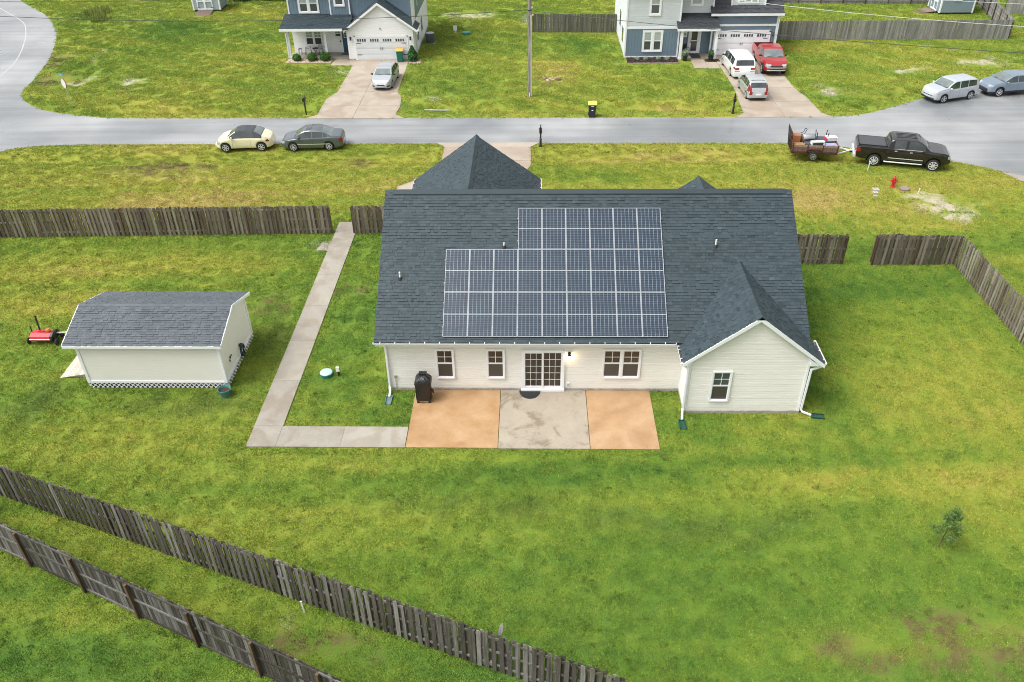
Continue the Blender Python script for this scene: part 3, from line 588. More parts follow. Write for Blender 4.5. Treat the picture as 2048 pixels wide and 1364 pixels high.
planes = [shingle_tabs((0,EY-.02,EZ-.005),(1,0,0),(0,RY-EY,RZ-EZ),main_span,SL,.143,seed=3)]
def cross_gable(xe, ze, xp, zp, yf, back, seed, expo=.143):
    """slope running up from eave line x=xe to ridge x=xp; back(z) is how far it runs in +Y"""
    sgn = 1 if xp > xe else -1; L = math.hypot(xp-xe, zp-ze)
    def span(v): z = ze+v/L*(zp-ze); return (yf, back(z)) if sgn < 0 else (-back(z), -yf)
    U = (0,1,0) if sgn < 0 else (0,-1,0)
    return shingle_tabs((xe, 0, ze), U, (xp-xe, 0, zp-ze), span, L, expo, seed=seed)
wing = [cross_gable(GXL, 2.70, GP, PK, GYF, gvy, 11), cross_gable(GXR, 2.66, GP, PK, GYF, gvy, 12)]
fgv = lambda z: -(FEY-(z-EZ)/TAN)
front = [cross_gable(-6.72, 2.72, -3.15, 5.32, 36.0, lambda z: 44.1, 13), cross_gable(.42, 2.72, -3.15, 5.32, 36.0, lambda z: 44.1, 14), cross_gable(7.3,2.72,9.0,3.92,37.3,lambda z:41.6,15), cross_gable(10.7,2.72,9.0,3.92,37.3,lambda z:41.6,16)]
roof_shingles(roof, planes+wing+front, M_SHINGLE, 300, key=lambda c: (c[1].y, c[1].x) if c[1].y > 26 else (99, 0))
def ridge(parent, a, b, mat, step=.28, w=.15, n=None):
    a, b = Vector(a), Vector(b); d = (b-a); L = d.length; d.normalize(); s = d.cross(Vector((0,0,1))).normalized(); k = 0
    mb = MB()
    while k*step < L-.05:
        p = a+d*(k*step); q = a+d*min(L, k*step+step+.05); t0, t1 = .045+random.uniform(-.004,.004), .03
        mb.add([p-s*w-Vector((0,0,w*.62)), p+Vector((0,0,t0)), p+s*w-Vector((0,0,w*.62)), q-s*w-Vector((0,0,w*.62)), q+Vector((0,0,t1)), q+s*w-Vector((0,0,w*.62))], [(0,1,4,3),(1,2,5,4),(0,2,1)], random.uniform(.25,.6)); k += 1
    return mb.build('ridge_cap', mat, parent)
# ridge vent strip along the main ridge, then caps
MB().prism_x([(RY-.2,RZ-.10),(RY-.19,RZ-.05),(RY,RZ+.085),(RY+.19,RZ-.05),(RY+.2,RZ-.10)], RXL+.35, RXR-.3, .25).build('ridge_vent', M_SHINGLE, roof)
ridge(roof, (RXL,RY,RZ+.01), (RXR,RY,RZ+.01), M_SHINGLE, w=.14); ridge(roof, (GP,GYF-.02,PK+.02), (GP,gvy(PK)+.05,PK+.02), M_SHINGLE, w=.2); ridge(roof, (-3.15,44.12,5.34), (-3.15,36.0,5.34), M_SHINGLE, w=.17); ridge(roof, (9.0,41.62,3.94), (9.0,37.4,3.94), M_SHINGLE, w=.16)
# valleys of the wing
pipe_boot(roof, -5.64, 30.0, 4.44); pipe_boot(roof, 7.87, 31.27, 5.30); pipe_boot(roof, -1.22, 31.25, 5.28, .22)
M_GUTTERB = plain('dark_gutter_bottom', (.05,.045,.05), .6, var=.3)  # dark strip laid along the inside of each gutter
# gutters, fascia, soffit
def gutter_x(x0, x1, y, z, parent=house):
    p = [(y+.0,z-.10),(y-.075,z-.10),(y-.115,z-.05),(y-.12,z),(y-.11,z),(y-.10,z-.045),(y-.065,z-.085),(y,z-.085)]
    mb = MB().prism_x(p[::-1], x0, x1); x = x0+.3
    while x < x1: mb.box((x-.012,y-.118,z-.006),(x+.012,y+.01,z+.008)); x += .62
    for xe in (x0, x1-.01): mb.prism_x([(y,z-.1),(y,z),(y-.12,z),(y-.115,z-.05),(y-.075,z-.1)], xe-.003, xe+.013)
    MB().box((x0+.02,y-.09,z-.075),(x1-.02,y-.004,z-.05)).build('gutter_bottom', M_GUTTERB, parent)
    return mb.build('gutter', M_TRIM, parent)
def gutter_y(y0, y1, x, z, sgn, parent=house):
    p = [(0,-.07),(.075,-.07),(.115,-.04),(.12,0),(.108,0),(.10,-.035),(.065,-.058),(0,-.058)]
    mb = MB().prism_y([(x+sgn*a*.8, z+b) for a, b in p], y0, y1); y = y0+.25
    while y < y1: mb.box((min(x,x+sgn*.094),y-.012,z-.006),(max(x,x+sgn*.094),y+.012,z+.008)); y += .62
    for ye in (y0, y1-.01): mb.prism_y([(x,z-.07),(x,z),(x+sgn*.096,z),(x+sgn*.09,z-.04),(x+sgn*.06,z-.07)], ye-.003, ye+.013)
    MB().box((min(x+sgn*.006,x+sgn*.07),y0+.02,z-.055),(max(x+sgn*.006,x+sgn*.07),y1-.02,z-.03)).build('gutter_bottom', M_GUTTERB, parent)
    return mb.build('gutter', M_TRIM, parent)
gutter_x(-6.60, 5.93, EY-.01, EZ+.03); gutter_y(26.42, 27.52, GXL-.005, 2.73, -1); gutter_y(26.40, 28.0, GXR+.005, 2.69, 1); gutter_y(38.8, 44.0, -6.73, 2.75, -1); gutter_y(38.8, 44.0, .43, 2.75, 1)
MB().box((RXL,EY,EZ-.2),(6.2,EY+.03,EZ-.08)).box((RXL+.1,EY+.03,EZ-.19),(6.2,28.02,EZ-.16)).build('fascia', M_TRIM, house)
rk = MB()
for (xe, ze) in ((GXL-.02, 2.70), (GXR+.02, 2.66)): rk.add([(xe,GYF-.02,ze-.17),(xe,GYF-.02,ze-.005),(GP,GYF-.02,PK+.015),(GP,GYF-.02,PK-.18),(xe,GYF+.02,ze-.17),(xe,GYF+.02,ze-.005),(GP,GYF+.02,PK+.015),(GP,GYF+.02,PK-.18)], [(0,1,2,3),(4,7,6,5),(0,3,7,4),(1,5,6,2),(0,4,5,1)])
rk.build('rake_board', M_TRIM, house)
MB().prism_y([(GXL+.02,2.60),(WI+.02,2.60),(WI+.02,2.88)], GYF+.025, GY+.06).prism_y([(GXR-.02,2.56),(WR-.02,2.56),(WR-.02,2.86)], GYF+.025, GY+.06).build('eave_return', M_TRIM, house)
rk = MB()
for x in (RXL, RXR-.03): rk.add([(x,EY,EZ-.17),(x,EY,EZ-.01),(x,RY,RZ-.01),(x,RY,RZ-.18),(x+.03,EY,EZ-.17),(x+.03,EY,EZ-.01),(x+.03,RY,RZ-.01),(x+.03,RY,RZ-.18)], [(0,1,2,3),(4,7,6,5),(0,3,7,4),(1,5,6,2),(0,4,5,1)])
rk.build('rake_board', M_TRIM, house)
downspout(house, [(-6.17,27.55,2.72),(-6.17,27.62,2.62),(-6.19,27.90,2.42),(-6.20,27.90,.28),(-6.17,27.72,.16),(-6.16,27.42,.07)])
downspout(house, [(5.98,26.46,2.63),(5.99,26.46,2.56),(6.29,26.46,2.40),(6.29,26.46,.30),(6.27,26.36,.18),(6.22,25.98,.06)])
downspout(house, [(11.74,26.52,2.58),(11.72,26.52,2.50),(11.22,26.46,2.34),(11.20,26.46,.26),(11.28,26.42,.16),(11.62,26.34,.06)])
def splash(label, x, y, rz, mat):
    t = thing('splash_block', label, 'splash block', (x,y,0), rz, None)
    MB().box((-.13,-.27,.0),(.13,.27,.03)).build('tray', mat, t, world=False); MB().box((-.14,-.27,.0),(-.115,.27,.09)).box((.115,-.27,0),(.14,.27,.09)).box((-.115,.245,0),(.115,.27,.09)).build('rim', mat, t, world=False)
M_TEALP = plain('weathered_green_plastic', (.12,.20,.20), .5, var=.2)
splash('weathered grey green splash block below the downspout beside the covered grill', -6.17, 27.22, 0, M_TEALP); splash('dark green splash block in the corner between patio and gable wing', 6.2, 25.72, 0, M_GREENP); splash('dark green splash block at the outer right corner of the gable wing', 11.88, 26.28, R(83), M_GREENP)

# ------------------------------------------------------------------ solar array
m = NT('solar_cell'); P = m.objc(); f = m.attr(); g = m.noise(2.0, 2, .5, m.pos())
m.set(color=m.mix(m.math('ADD', m.math('MULTIPLY', f, .5), m.math('MULTIPLY', g, .5)), (.009,.018,.036), (.026,.042,.066)), rough=.2, spec=.45, coat=.15, coatr=.03); M_CELL = m.m
M_BACK = plain('cell_backsheet', (.21,.26,.30), .35, var=.05); M_PFRAME = plain('panel_frame', (.50,.51,.53), .4, .3, .05)
PW, PL = 1.0343, 2.020; tilt = .5909
fm = MB(); e = .012; w, l = PW-.012, PL-.014
fm.box((0,0,-.03),(w,e,.012)).box((0,l-e,-.03),(w,l,.012)).box((0,e,-.03),(e,l-e,.012)).box((w-e,e,-.03),(w,l-e,.012)).box((e,l/2-.007,-.02),(w-e,l/2+.007,.006)); fmesh = fm.mesh('panel_frame'); fmesh.materials.append(M_PFRAME)
bm_ = MB().box((e,e,-.02),(w-e,l-e,-.002)); bmesh_ = bm_.mesh('backsheet'); bmesh_.materials.append(M_BACK)
cmeshes = []
for q in range(4):
    cm = MB(); cw = (w-2*e-.014)/6
    for half in (0, 1):
        y0 = e+.008 if half == 0 else l/2+.02; y1 = l/2-.02 if half == 0 else l-e-.008; ch = (y1-y0)/12
        for i in range(6):
            for j in range(12):
                xa = e+.007+i*cw+.006; ya = y0+j*ch+.005; cm.add([(xa,ya,.001),(xa+cw-.016,ya,.001),(xa+cw-.016,ya+ch-.007,.001),(xa,ya+ch-.007,.001)], [(0,1,2,3)], random.random())
    me = cm.mesh('cells'); me.materials.append(M_CELL); cmeshes.append(me)
PX0, PY0, PZ0 = -3.71, 27.74, 3.03
arr = thing('solar_array', 'L shaped array of dark blue solar panels with white frames on the back roof', 'solar array', (1.0, 27.9, 3.1))
ab = base_of(arr)
for row in range(3):
    for col in range(9 if row < 2 else 6):
        cx = col if row < 2 else col+3
        p = Vector((PX0+cx*PW, PY0+row*PL*math.cos(tilt), PZ0+row*PL*math.sin(tilt)))-ab
        s = bpy.data.objects.new('solar_panel', None); COL.objects.link(s); s.parent = arr; s.location = p; s.rotation_euler = (tilt, 0, 0)
        inst('frame', fmesh, s, (0,0,0)); inst('backsheet', bmesh_, s, (0,0,0)); c_ = inst('cells', random.choice(cmeshes), s, (0,0,0)); c_['kind'] = 'stuff'
rl = MB()
for row in range(3):
    for fr_ in (.22, .76):
        v = (row+fr_)*PL; x0 = PX0-.05+(0 if row < 2 else 3*PW); x1 = PX0+9*PW+.03
        y_, z_ = PY0+v*math.cos(tilt), PZ0+v*math.sin(tilt); rl.bar((x0,y_+.03,z_-.055),(x1,y_+.03,z_-.055),.04,.04)
rl.build('mounting_rail', M_ALU, arr)

# things at the back door
mat_ = MB(); pts = [(-.46*math.cos(t), -.55*math.sin(t)) for t in [math.pi*i/18 for i in range(19)]]; mat_.prism([(x-.09, y+27.88) for x, y in pts], .052, .068)
t = thing('doormat', 'black half round rubber doormat at the sliding patio door', 'doormat', (-.09,27.7,.05)); M_MAT = plain('black_rubber_mat', (.016,.019,.021), .55, var=.3, scale=40, bump=.004); mat_.build('mat', M_MAT, t)
b_ = MB()
for i in range(18): a = pts[i]; c2 = pts[i+1]; b_.bar((a[0]*.94-.09,a[1]*.94+27.865,.07),(c2[0]*.94-.09,c2[1]*.94+27.865,.07),.03,.012)
b_.build('rim', M_MAT, t)
# covered grill
gr = thing('covered_grill', 'barbecue grill under a shiny black cover at the left end of the patio', 'grill', (-4.62, 27.3, .05))
def cover_mesh():
    secs = [(.0,.30,.30),(.12,.31,.31),(.55,.325,.32),(.80,.345,.33),(.92,.345,.33),(1.03,.31,.29),(1.12,.22,.23),(1.17,.13,.15),(1.19,.05,.08)]; V = []; Fc = []; n = 40; r2 = random.Random(4)
    ph = [r2.uniform(0, 6.28) for _ in range(6)]
    for zi, (z, a, b) in enumerate(secs):
        for k in range(n):
            t = 2*math.pi*k/n; cx = math.copysign(abs(math.cos(t))**.45, math.cos(t)); sy = math.copysign(abs(math.sin(t))**.45, math.sin(t))
            wv = (1-z/1.3)*.022*math.sin(7*t+ph[0]+z*3)+.012*math.sin(13*t+ph[1]-z*5)+.01*math.sin(5*t+z*11+ph[2]); V.append(((a+wv)*cx, (b+wv)*sy, z+.11+.012*math.sin(3*t+ph[3])))
    for i in range(len(secs)-1):
        for k in range(n): Fc.append((i*n+k, i*n+(k+1) % n, (i+1)*n+(k+1) % n, (i+1)*n+k))
    Fc.append(tuple((len(secs)-1)*n+k for k in range(n)))
    return MB().add(V, Fc)
m = NT('black_vinyl_cover'); P = m.objc(); m.set(color=(.012,.012,.013), rough=.28, spec=.6); m.bump(m.noise(7, 4, .6, P, 1.5), .05, .7); M_COVER = m.m
cover_mesh().build('cover', M_COVER, gr, True, world=False)
MB().box((-.16,.0,1.24),(.16,.22,1.34)).build('raised_back', M_COVER, gr, world=False)
for sx in (-.24, .24):
    for sy in (-.24, .24): MB().box((sx-.05,sy-.05,0),(sx+.05,sy+.05,.16)).build('leg', M_BLACK, gr, world=False)
MB().box((-.2,-.27,.05),(.2,-.23,.1)).build('crossbar', M_STEEL, gr, world=False); MB().tube([(.32,-.05,.62),(.40,-.08,.52),(.41,-.1,.42)], [.05,.06,.03], 8).build('cover_fold', M_COVER, gr, True, world=False)
# ------------------------------------------------------------------ board fences
def wood_mat(name, a, b, c, green=.25):
    m = NT(name); P = m.objc(); rn = m.rnd(); sh = m.math('ADD', m.math('MULTIPLY', rn, 1.0), m.math('MULTIPLY', m.math('SUBTRACT', m.attr(), .5), 0.0))
    mp = m.n('ShaderNodeMapping'); m.l(m.pos(), mp.inputs[0]); mp.inputs['Scale'].default_value = (14, 14, 1.1); gr = m.noise(1.0, 5, .7, mp.outputs[0])
    col = m.ramp(m.math('ADD', m.math('MULTIPLY', sh, .6), m.math('MULTIPLY', gr, .4)), [(.15, a), (.5, b), (.85, c)])
    col = m.mix(1.0, col, m.ramp(gr, [(.3, .65), (.7, 1.25)]), 'MULTIPLY')
    lich = m.mr(m.noise(9, 4, .75, m.pos()), .60, .72); col = m.mix(m.math('MULTIPLY', lich, .4), col, (.34,.335,.30))
    alg = m.mr(m.noise(1.3, 3, .6, m.pos()), .45, .7); col = m.mix(m.math('MULTIPLY', alg, green), col, (.085,.105,.035))
    m.set(color=col, rough=.85, spec=.25); m.bump(gr, .01, .6); return m.m
M_WOOD = wood_mat('weathered_fence_wood', (.085,.066,.046), (.172,.145,.110), (.295,.262,.215)); M_WOODD = wood_mat('dark_wet_fence_wood', (.055,.047,.038), (.115,.103,.088), (.27,.255,.235), .22); M_WOODG = wood_mat('grey_fence_wood', (.17,.165,.155), (.245,.24,.225), (.33,.325,.31), .1); M_POST = wood_mat('treated_post_wood', (.055,.034,.022), (.095,.06,.04), (.15,.105,.07), .15)
M_WOODC = wood_mat('blackened_fence_wood', (.035,.030,.025), (.070,.063,.055), (.20,.195,.185), .12); M_WOODR = wood_mat('tan_grey_fence_wood', (.13,.112,.082), (.215,.19,.148), (.31,.285,.235), .22)
M_WOODF = wood_mat('brown_grey_far_fence', (.085,.080,.068), (.125,.118,.10), (.17,.16,.14), .2)
def board_mesh(h, w, mat, n=3):
    out = []
    for i in range(n):
        d = .028; e = random.uniform(-.008, .008); t = .018
        poly = [(-w/2,.03+e),(w/2,.03-e),(w/2,h-d),(w/2-d,h),(-w/2+d,h),(-w/2,h-d)]
        me = MB().prism_y(poly, -t/2, t/2).mesh('board'); me.materials.append(mat); out.append(me)
    return out
def fence(label, p, q, mat, postmat=None, h=1.8, style='shadow', post=2.4, w=.14, pitch=.215, rails=(.3,.95,1.58), name='wooden_fence', facing=1, posts=None, phase=0):
    """p to q; style shadow: boards alternate on both sides of the rails; style solid: boards on one side (facing = +1 left of p->q)"""
    p, q = Vector((*p, 0)), Vector((*q, 0)); d = q-p; L = d.length; a = math.atan2(d.y, d.x)
    t = thing(name, label, 'fence', p, a); rs = random.Random(int(abs(p.x*17+q.y*31)*10)+3); postmat = postmat or M_POST
    bm = board_mesh(h, w, mat); rm = MB().box((0,-.019,-.043),(1,.019,.043)).mesh('rail'); rm.materials.append(mat); pm = MB().box((-.045,-.045,0),(.045,.045,h-.06)).mesh('post'); pm.materials.append(postmat)
    px = posts if posts is not None else [i*L/max(1, round(L/post)) for i in range(max(1, round(L/post))+1)]
    poff = 0 if style == 'shadow' else -facing*.065
    def gz(x): return float(height(p.x+d.x*x/L, p.y+d.y*x/L))
    for x in px: inst('post', pm, t, (x, poff, -.05), (0, 0, rs.uniform(-.05,.05)))
    ends = sorted(set([0.0]+[x for x in px if .3 < x < L-.3]+[L]))
    for z in rails:
        for x0, x1 in zip(ends[:-1], ends[1:]): inst('rail', rm, t, (x0, 0, z), (0, 0, 0), (x1-x0-.004, 1, 1))
    def bd(x, y):
        s = rs.uniform(.975, 1.012); inst('board', rs.choice(bm), t, (x+rs.uniform(-.008,.008), y+rs.uniform(-.003,.003), rs.uniform(-.02,.012)), (rs.gauss(0,.008), rs.gauss(0,.009), rs.gauss(0,.03)), (rs.uniform(.93,1.05), 1, s))
    x = w/2; i = 0
    if style == 'shadow':
        while x < L-w/2: bd(x, -.03 if i % 2 == 0 else .03); x += pitch/2; i += 1
    else:
        while x < L-w/2+.01: bd(x, facing*.03); x += w+.006
    return t
fence('weathered brown board fence left of the footpath, behind the shed yard', (-43.2,41.78), (-11.68,42.51), M_WOOD, pitch=.25)
fence('short fence between the footpath and the garage wall', (-10.39,42.51), (-6.40,42.55), M_WOOD, pitch=.25)
fence('short fence stub joined to the right side of the solar house', (11.2,39.08), (16.72,38.96), M_WOOD, pitch=.25)
fence('fence run ending at the right yard corner, beyond the open gateway', (18.29,38.86), (22.66,38.92), M_WOOD, pitch=.23)
fence('long board fence running down the right edge of the back yard', (22.70,38.98), (23.05,12.0), M_WOODR, pitch=.23)
fence('solid gate leaf of upright boards swung open behind the corner fence', (18.35,39.12), (19.75,39.22), M_WOOD, style='solid', h=1.75, post=1.4, rails=(.4,1.4), name='fence_gate', facing=-1)
fB = lambda s: (-21.9+s*22.6, 22.22+s*(-8.32))
fence('long mossy board fence crossing the lower yard, nearer the house', (-28.1,24.53), (4.9,12.24), M_WOODD, M_WOODD, pitch=.25)
def along(p, q, pts):
    d = Vector(q)-Vector(p); d.normalize(); return [(Vector(x)-Vector(p)).dot(d) for x in pts]
pC, qC = (-27.7,22.92), (-2.75,11.83)
fence('dark fence with exposed rails and posts in the bottom left corner', pC, qC, M_WOODC, M_POST, style='solid', facing=1, rails=(.12,.92,1.66), pitch=.15, posts=along(pC, qC, [(-27.6,22.9),(-25.1,21.8),(-22.5,20.6),(-20.0,19.5),(-17.21,18.23),(-14.89,17.11),(-12.68,16.12),(-10.41,15.11),(-8.17,14.17),(-6.0,13.2),(-3.6,12.2)]))
fence('brown wooden fence between the two neighbouring houses', (0.0,85.4), (8.3,85.1), M_WOODF, style='solid', facing=-1, w=.16)
fence('grey wooden fence to the right of the house with the red pickup', (22.1,82.1), (45.6,81.95), M_WOODG, style='solid', facing=-1, w=.16)
fence('grey fence side turning back toward the small blue shed', (45.65,82.0), (49.0,97.5), M_WOODG, style='solid', facing=-1, w=.16)
fence('rear grey fence behind the small blue shed', (22.2,97.0), (48.6,95.3), M_WOODG, style='solid', facing=1, w=.17)
fence('far grey fence at the top right corner of the scene', (49.6,91.6), (56.0,89.0), M_WOODG, style='solid', facing=-1, w=.17)
# ------------------------------------------------------------------ garden shed in the back yard
shed = thing('garden_shed', 'cream garden shed with grey shingle roof and white lattice skirt', 'shed', (-16.5, 30, 0))
SX0, SX1, SY0, SY1 = -19.55, -13.36, 28.02, 31.95; ez, rz_, ry_ = 2.42, 3.12, 29.98
MB().box((SX0+.02,SY0+.02,.32),(SX1-.02,SY1-.02,2.45)).prism_x([(SY0+.02,2.45),(SY1-.02,2.45),(ry_,3.02)], SX0+.02, SX1-.02).build('wall', M_SHEDW, shed)
for x, y in ((SX0,SY0),(SX1-.1,SY0),(SX0,SY1-.1),(SX1-.1,SY1-.1)): MB().box((x-.012,y-.012,.3),(x+.112,y+.112,2.42)).build('corner_trim', M_TRIM, shed)
MB().box((SX0+.1,SY0-.012,.3),(SX1-.1,SY0+.018,.41)).box((SX1-.018,SY0+.1,.3),(SX1+.012,SY1-.1,.41)).build('skirt_board', M_TRIM, shed)
dk = MB(); ox0, ox1, oy0, oy1 = SX0-.42, SX1+.2, SY0-.16, SY1+.2
slope_deck(dk, [(ox0,oy0,ez),(ox1,oy0,ez),(ox1,ry_,rz_),(ox0,ry_,rz_)], .06); slope_deck(dk, [(ox1,oy1,ez),(ox0,oy1,ez),(ox0,ry_,rz_),(ox1,ry_,rz_)], .06)
sr = bpy.data.objects.new('roof', None); COL.objects.link(sr); sr.parent = shed; dk.build('roof_deck', M_SHINGLE_D, sr)
L_ = math.hypot(ry_-oy0, rz_-ez); L2 = math.hypot(oy1-ry_, rz_-ez)
pl_ = [shingle_tabs((0,oy0-.02,ez-.003),(1,0,0),(0,ry_-oy0,rz_-ez),lambda v: (ox0, ox1),L_,.125,.1,.26,seed=21), shingle_tabs((0,oy1+.02,ez-.003),(-1,0,0),(0,ry_-oy1,rz_-ez),lambda v: (-ox1, -ox0),L2,.125,.1,.26,seed=22)]
roof_shingles(sr, pl_, M_SHINGLE_G, 300, key=lambda c: c[1].y)
ridge(sr, (ox0,ry_,rz_+.01), (ox1,ry_,rz_+.01), M_SHINGLE_G, w=.13)
fz = MB().box((ox0,oy0-.03,ez-.13),(ox1,oy0,ez-.004))
for x in (ox1-.01, ox0-.02):
    for (a, b) in ((oy0, ry_), (oy1, ry_)): fz.add([(x,a,ez-.13),(x,a,ez+.02),(x,b,rz_+.02),(x,b,rz_-.13),(x+.03,a,ez-.13),(x+.03,a,ez+.02),(x+.03,b,rz_+.02),(x+.03,b,rz_-.13)], [(0,1,2,3),(4,7,6,5),(0,3,7,4),(1,5,6,2),(0,4,5,1)])
fz.build('fascia', M_TRIM, shed)
def bar_flat(mb, p, q, w, t, n):
    p, q, n = Vector(p), Vector(q), Vector(n); d = (q-p).normalized(); a = d.cross(n).normalized()*w/2; b = n.normalized()*t/2
    mb.add([p-a-b,p+a-b,p+a+b,p-a+b,q-a-b,q+a-b,q+a+b,q-a+b], [(0,1,2,3),(7,6,5,4),(0,4,5,1),(1,5,6,2),(2,6,7,3),(3,7,4,0)])
def lattice(a, b, z0, z1, axis):
    h = z1-z0; step = .21
    for s_ in (0, 1):
        mb = MB(); x = a-h
        while x < b:
            x0, za, x1, zb = (x, z0, x+h, z1) if not s_ else (x, z1, x+h, z0)
            sl_ = (zb-za)/(x1-x0); xa, xb = max(x0, a), min(x1, b)
            if xb > xa+.01:
                P0, P1 = (xa, za+sl_*(xa-x0)), (xb, za+sl_*(xb-x0)); o = .005 if s_ else -.005
                if axis == 'x': bar_flat(mb, (P0[0],SY0+.01+o,P0[1]), (P1[0],SY0+.01+o,P1[1]), .042, .007, (0,1,0))
                else: bar_flat(mb, (SX1-.01+o,P0[0],P0[1]), (SX1-.01+o,P1[0],P1[1]), .042, .007, (1,0,0))
            x += step
        mb.build('lattice_slats', M_TRIM, shed)
lattice(SX0, SX1, .02, .32, 'x'); lattice(SY0, SY1, .02, .32, 'y')
MB().box((SX0+.06,SY0+.06,.0),(SX1-.06,SY1-.06,.31)).build('dark_lattice_backing', M_BLACK, shed)  # solid black box stands in for the dark space under the shed
rp = thing('shed_ramp', 'pale plank ramp leading up to the left end of the garden shed', 'ramp', (-20.2,30,0)); M_RAMP = wood_mat('pale_ramp_wood', (.40,.36,.30), (.50,.455,.385), (.58,.53,.46), .03)
for i in range(9):
    x0 = SX0-.04-i*.185; z = .32-i*.033; 
    MB().add([(x0-.178,28.72,z-.033),(x0,28.72,z),(x0,31.25,z),(x0-.178,31.25,z-.033)]+[(a,b,c-.035) for a,b,c in ((x0-.178,28.72,z-.033),(x0,28.72,z),(x0,31.25,z),(x0-.178,31.25,z-.033))], [(0,1,2,3),(7,6,5,4),(0,4,5,1),(1,5,6,2),(2,6,7,3),(3,7,4,0)]).build('plank', M_RAMP, rp)
for y in (28.78, 31.15): MB().prism_y([(SX0-.04,.28),(SX0-.04,.0),(SX0-1.7,.0)], y, y+.05).build('ramp_joist', M_RAMP, rp)
# hose coil on the shed wall
hs_ = thing('garden_hose', 'dark green garden hose coiled on the shed gable wall', 'hose', (-13.25,30.1,.6)); pts = []
for i in range(110):
    t = i/110*6*2*math.pi; r = .30+.02*math.sin(i*.9); pts.append((-13.27+.05*math.sin(t*.5+i*.03)+.02, 30.12+r*.62*math.cos(t), .60+r*math.sin(t)*1.08))
MB().tube(pts, .017, 6).build('hose_coil', plain('green_hose', (.012,.045,.045), .4), hs_, True); MB().box((-13.36,30.06,.84),(-13.2,30.18,.88)).build('hanger', M_DARKMET, hs_)
br = thing('wall_bracket', 'small metal bracket fixed low on the shed gable wall', 'bracket', (-13.34,28.9,1.0)); MB().bar((-13.35,28.75,.98),(-13.33,29.05,1.12),.025).bar((-13.35,28.8,1.12),(-13.33,29.08,1.06),.02).tube([(-13.34,28.78,1.0),(-13.3,28.76,.92)],.02,6).build('bracket_arm', M_DARKMET, br)
# planter bucket
pb = thing('planter_tub', 'teal round tub half full of brown soil at the shed corner', 'planter', (-13.36,27.55,0)); M_TEAL = plain('teal_plastic', (.06,.20,.19), .35, var=.15)
MB().lathe([(.20,0),(.26,.28),(.285,.36),(.29,.38),(.27,.385),(.25,.36),(.225,.24)], (-13.36,27.55,0), n=28).build('tub', M_TEAL, pb, True); MB().lathe([(.0,.262),(.12,.262),(.231,.256)], (-13.36,27.55,0), n=20).build('soil', plain('dark_soil', (.06,.028,.018), .95, var=.4, scale=20, bump=.02), pb)
# septic risers
M_RISER = plain('green_riser_plastic', (.01,.19,.15), .35, var=.1); M_RTOP = plain('pale_riser_lid', (.40,.55,.50), .4, var=.12)
def riser(label, x, y, r=.28, lid=None):
    t = thing('septic_riser', label, 'septic riser', (x,y,0)); MB().lathe([(r*.97,0),(r,.13),(r*1.03,.135),(r*1.03,.17)], (x,y,0), n=28).build('ring', M_RISER, t, True); MB().lathe([(r*1.02,.165),(r*.95,.195),(r*.5,.235),(.01,.245)], (x,y,0), n=28).build('lid', lid or M_RTOP, t, True)
    for k in range(6): a = k*math.pi/3; MB().cbox((x+r*.97*math.cos(a), y+r*.97*math.sin(a), .185), (.03,.03,.03)).build('bolt', M_STEEL, t)
riser('green septic riser with pale lid in the grass beside the footpath', -9.23, 29.0); riser('green septic riser in the lawn across the street', -6.66, 85.0, .42, M_RISER)
pp = thing('outlet_post', 'short post with white electrical box beside the septic riser', 'post', (-8.66,29.0,0)); MB().box((-8.71,28.96,0),(-8.61,29.05,.42)).build('post', M_POST, pp); MB().box((-8.74,28.90,.28),(-8.60,28.958,.52)).build('box', M_PIPE, pp); MB().tube([(-8.68,28.93,.28),(-8.68,28.93,.0)],.02,6).build('conduit', M_DARKMET, pp)
pp = thing('outlet_post', 'small white box on a post beside the far septic riser', 'post', (-7.75,85.3,0)); MB().box((-7.82,85.25,0),(-7.72,85.35,.5)).build('post', M_PIPE, pp); MB().box((-7.98,85.15,.3),(-7.62,85.25,.75)).build('box', M_TRIM, pp)
# shallow concrete pad by the path
pd = thing('concrete_pad', 'small sunken sandy concrete pad at the footpath edge near the fence', 'pad', (-11.8,40.9,0)); MB().prism([(-12.2,40.5),(-11.54,40.42),(-11.54,41.3),(-12.05,41.38)], -.05, .02).build('slab', M_CONC, pd)
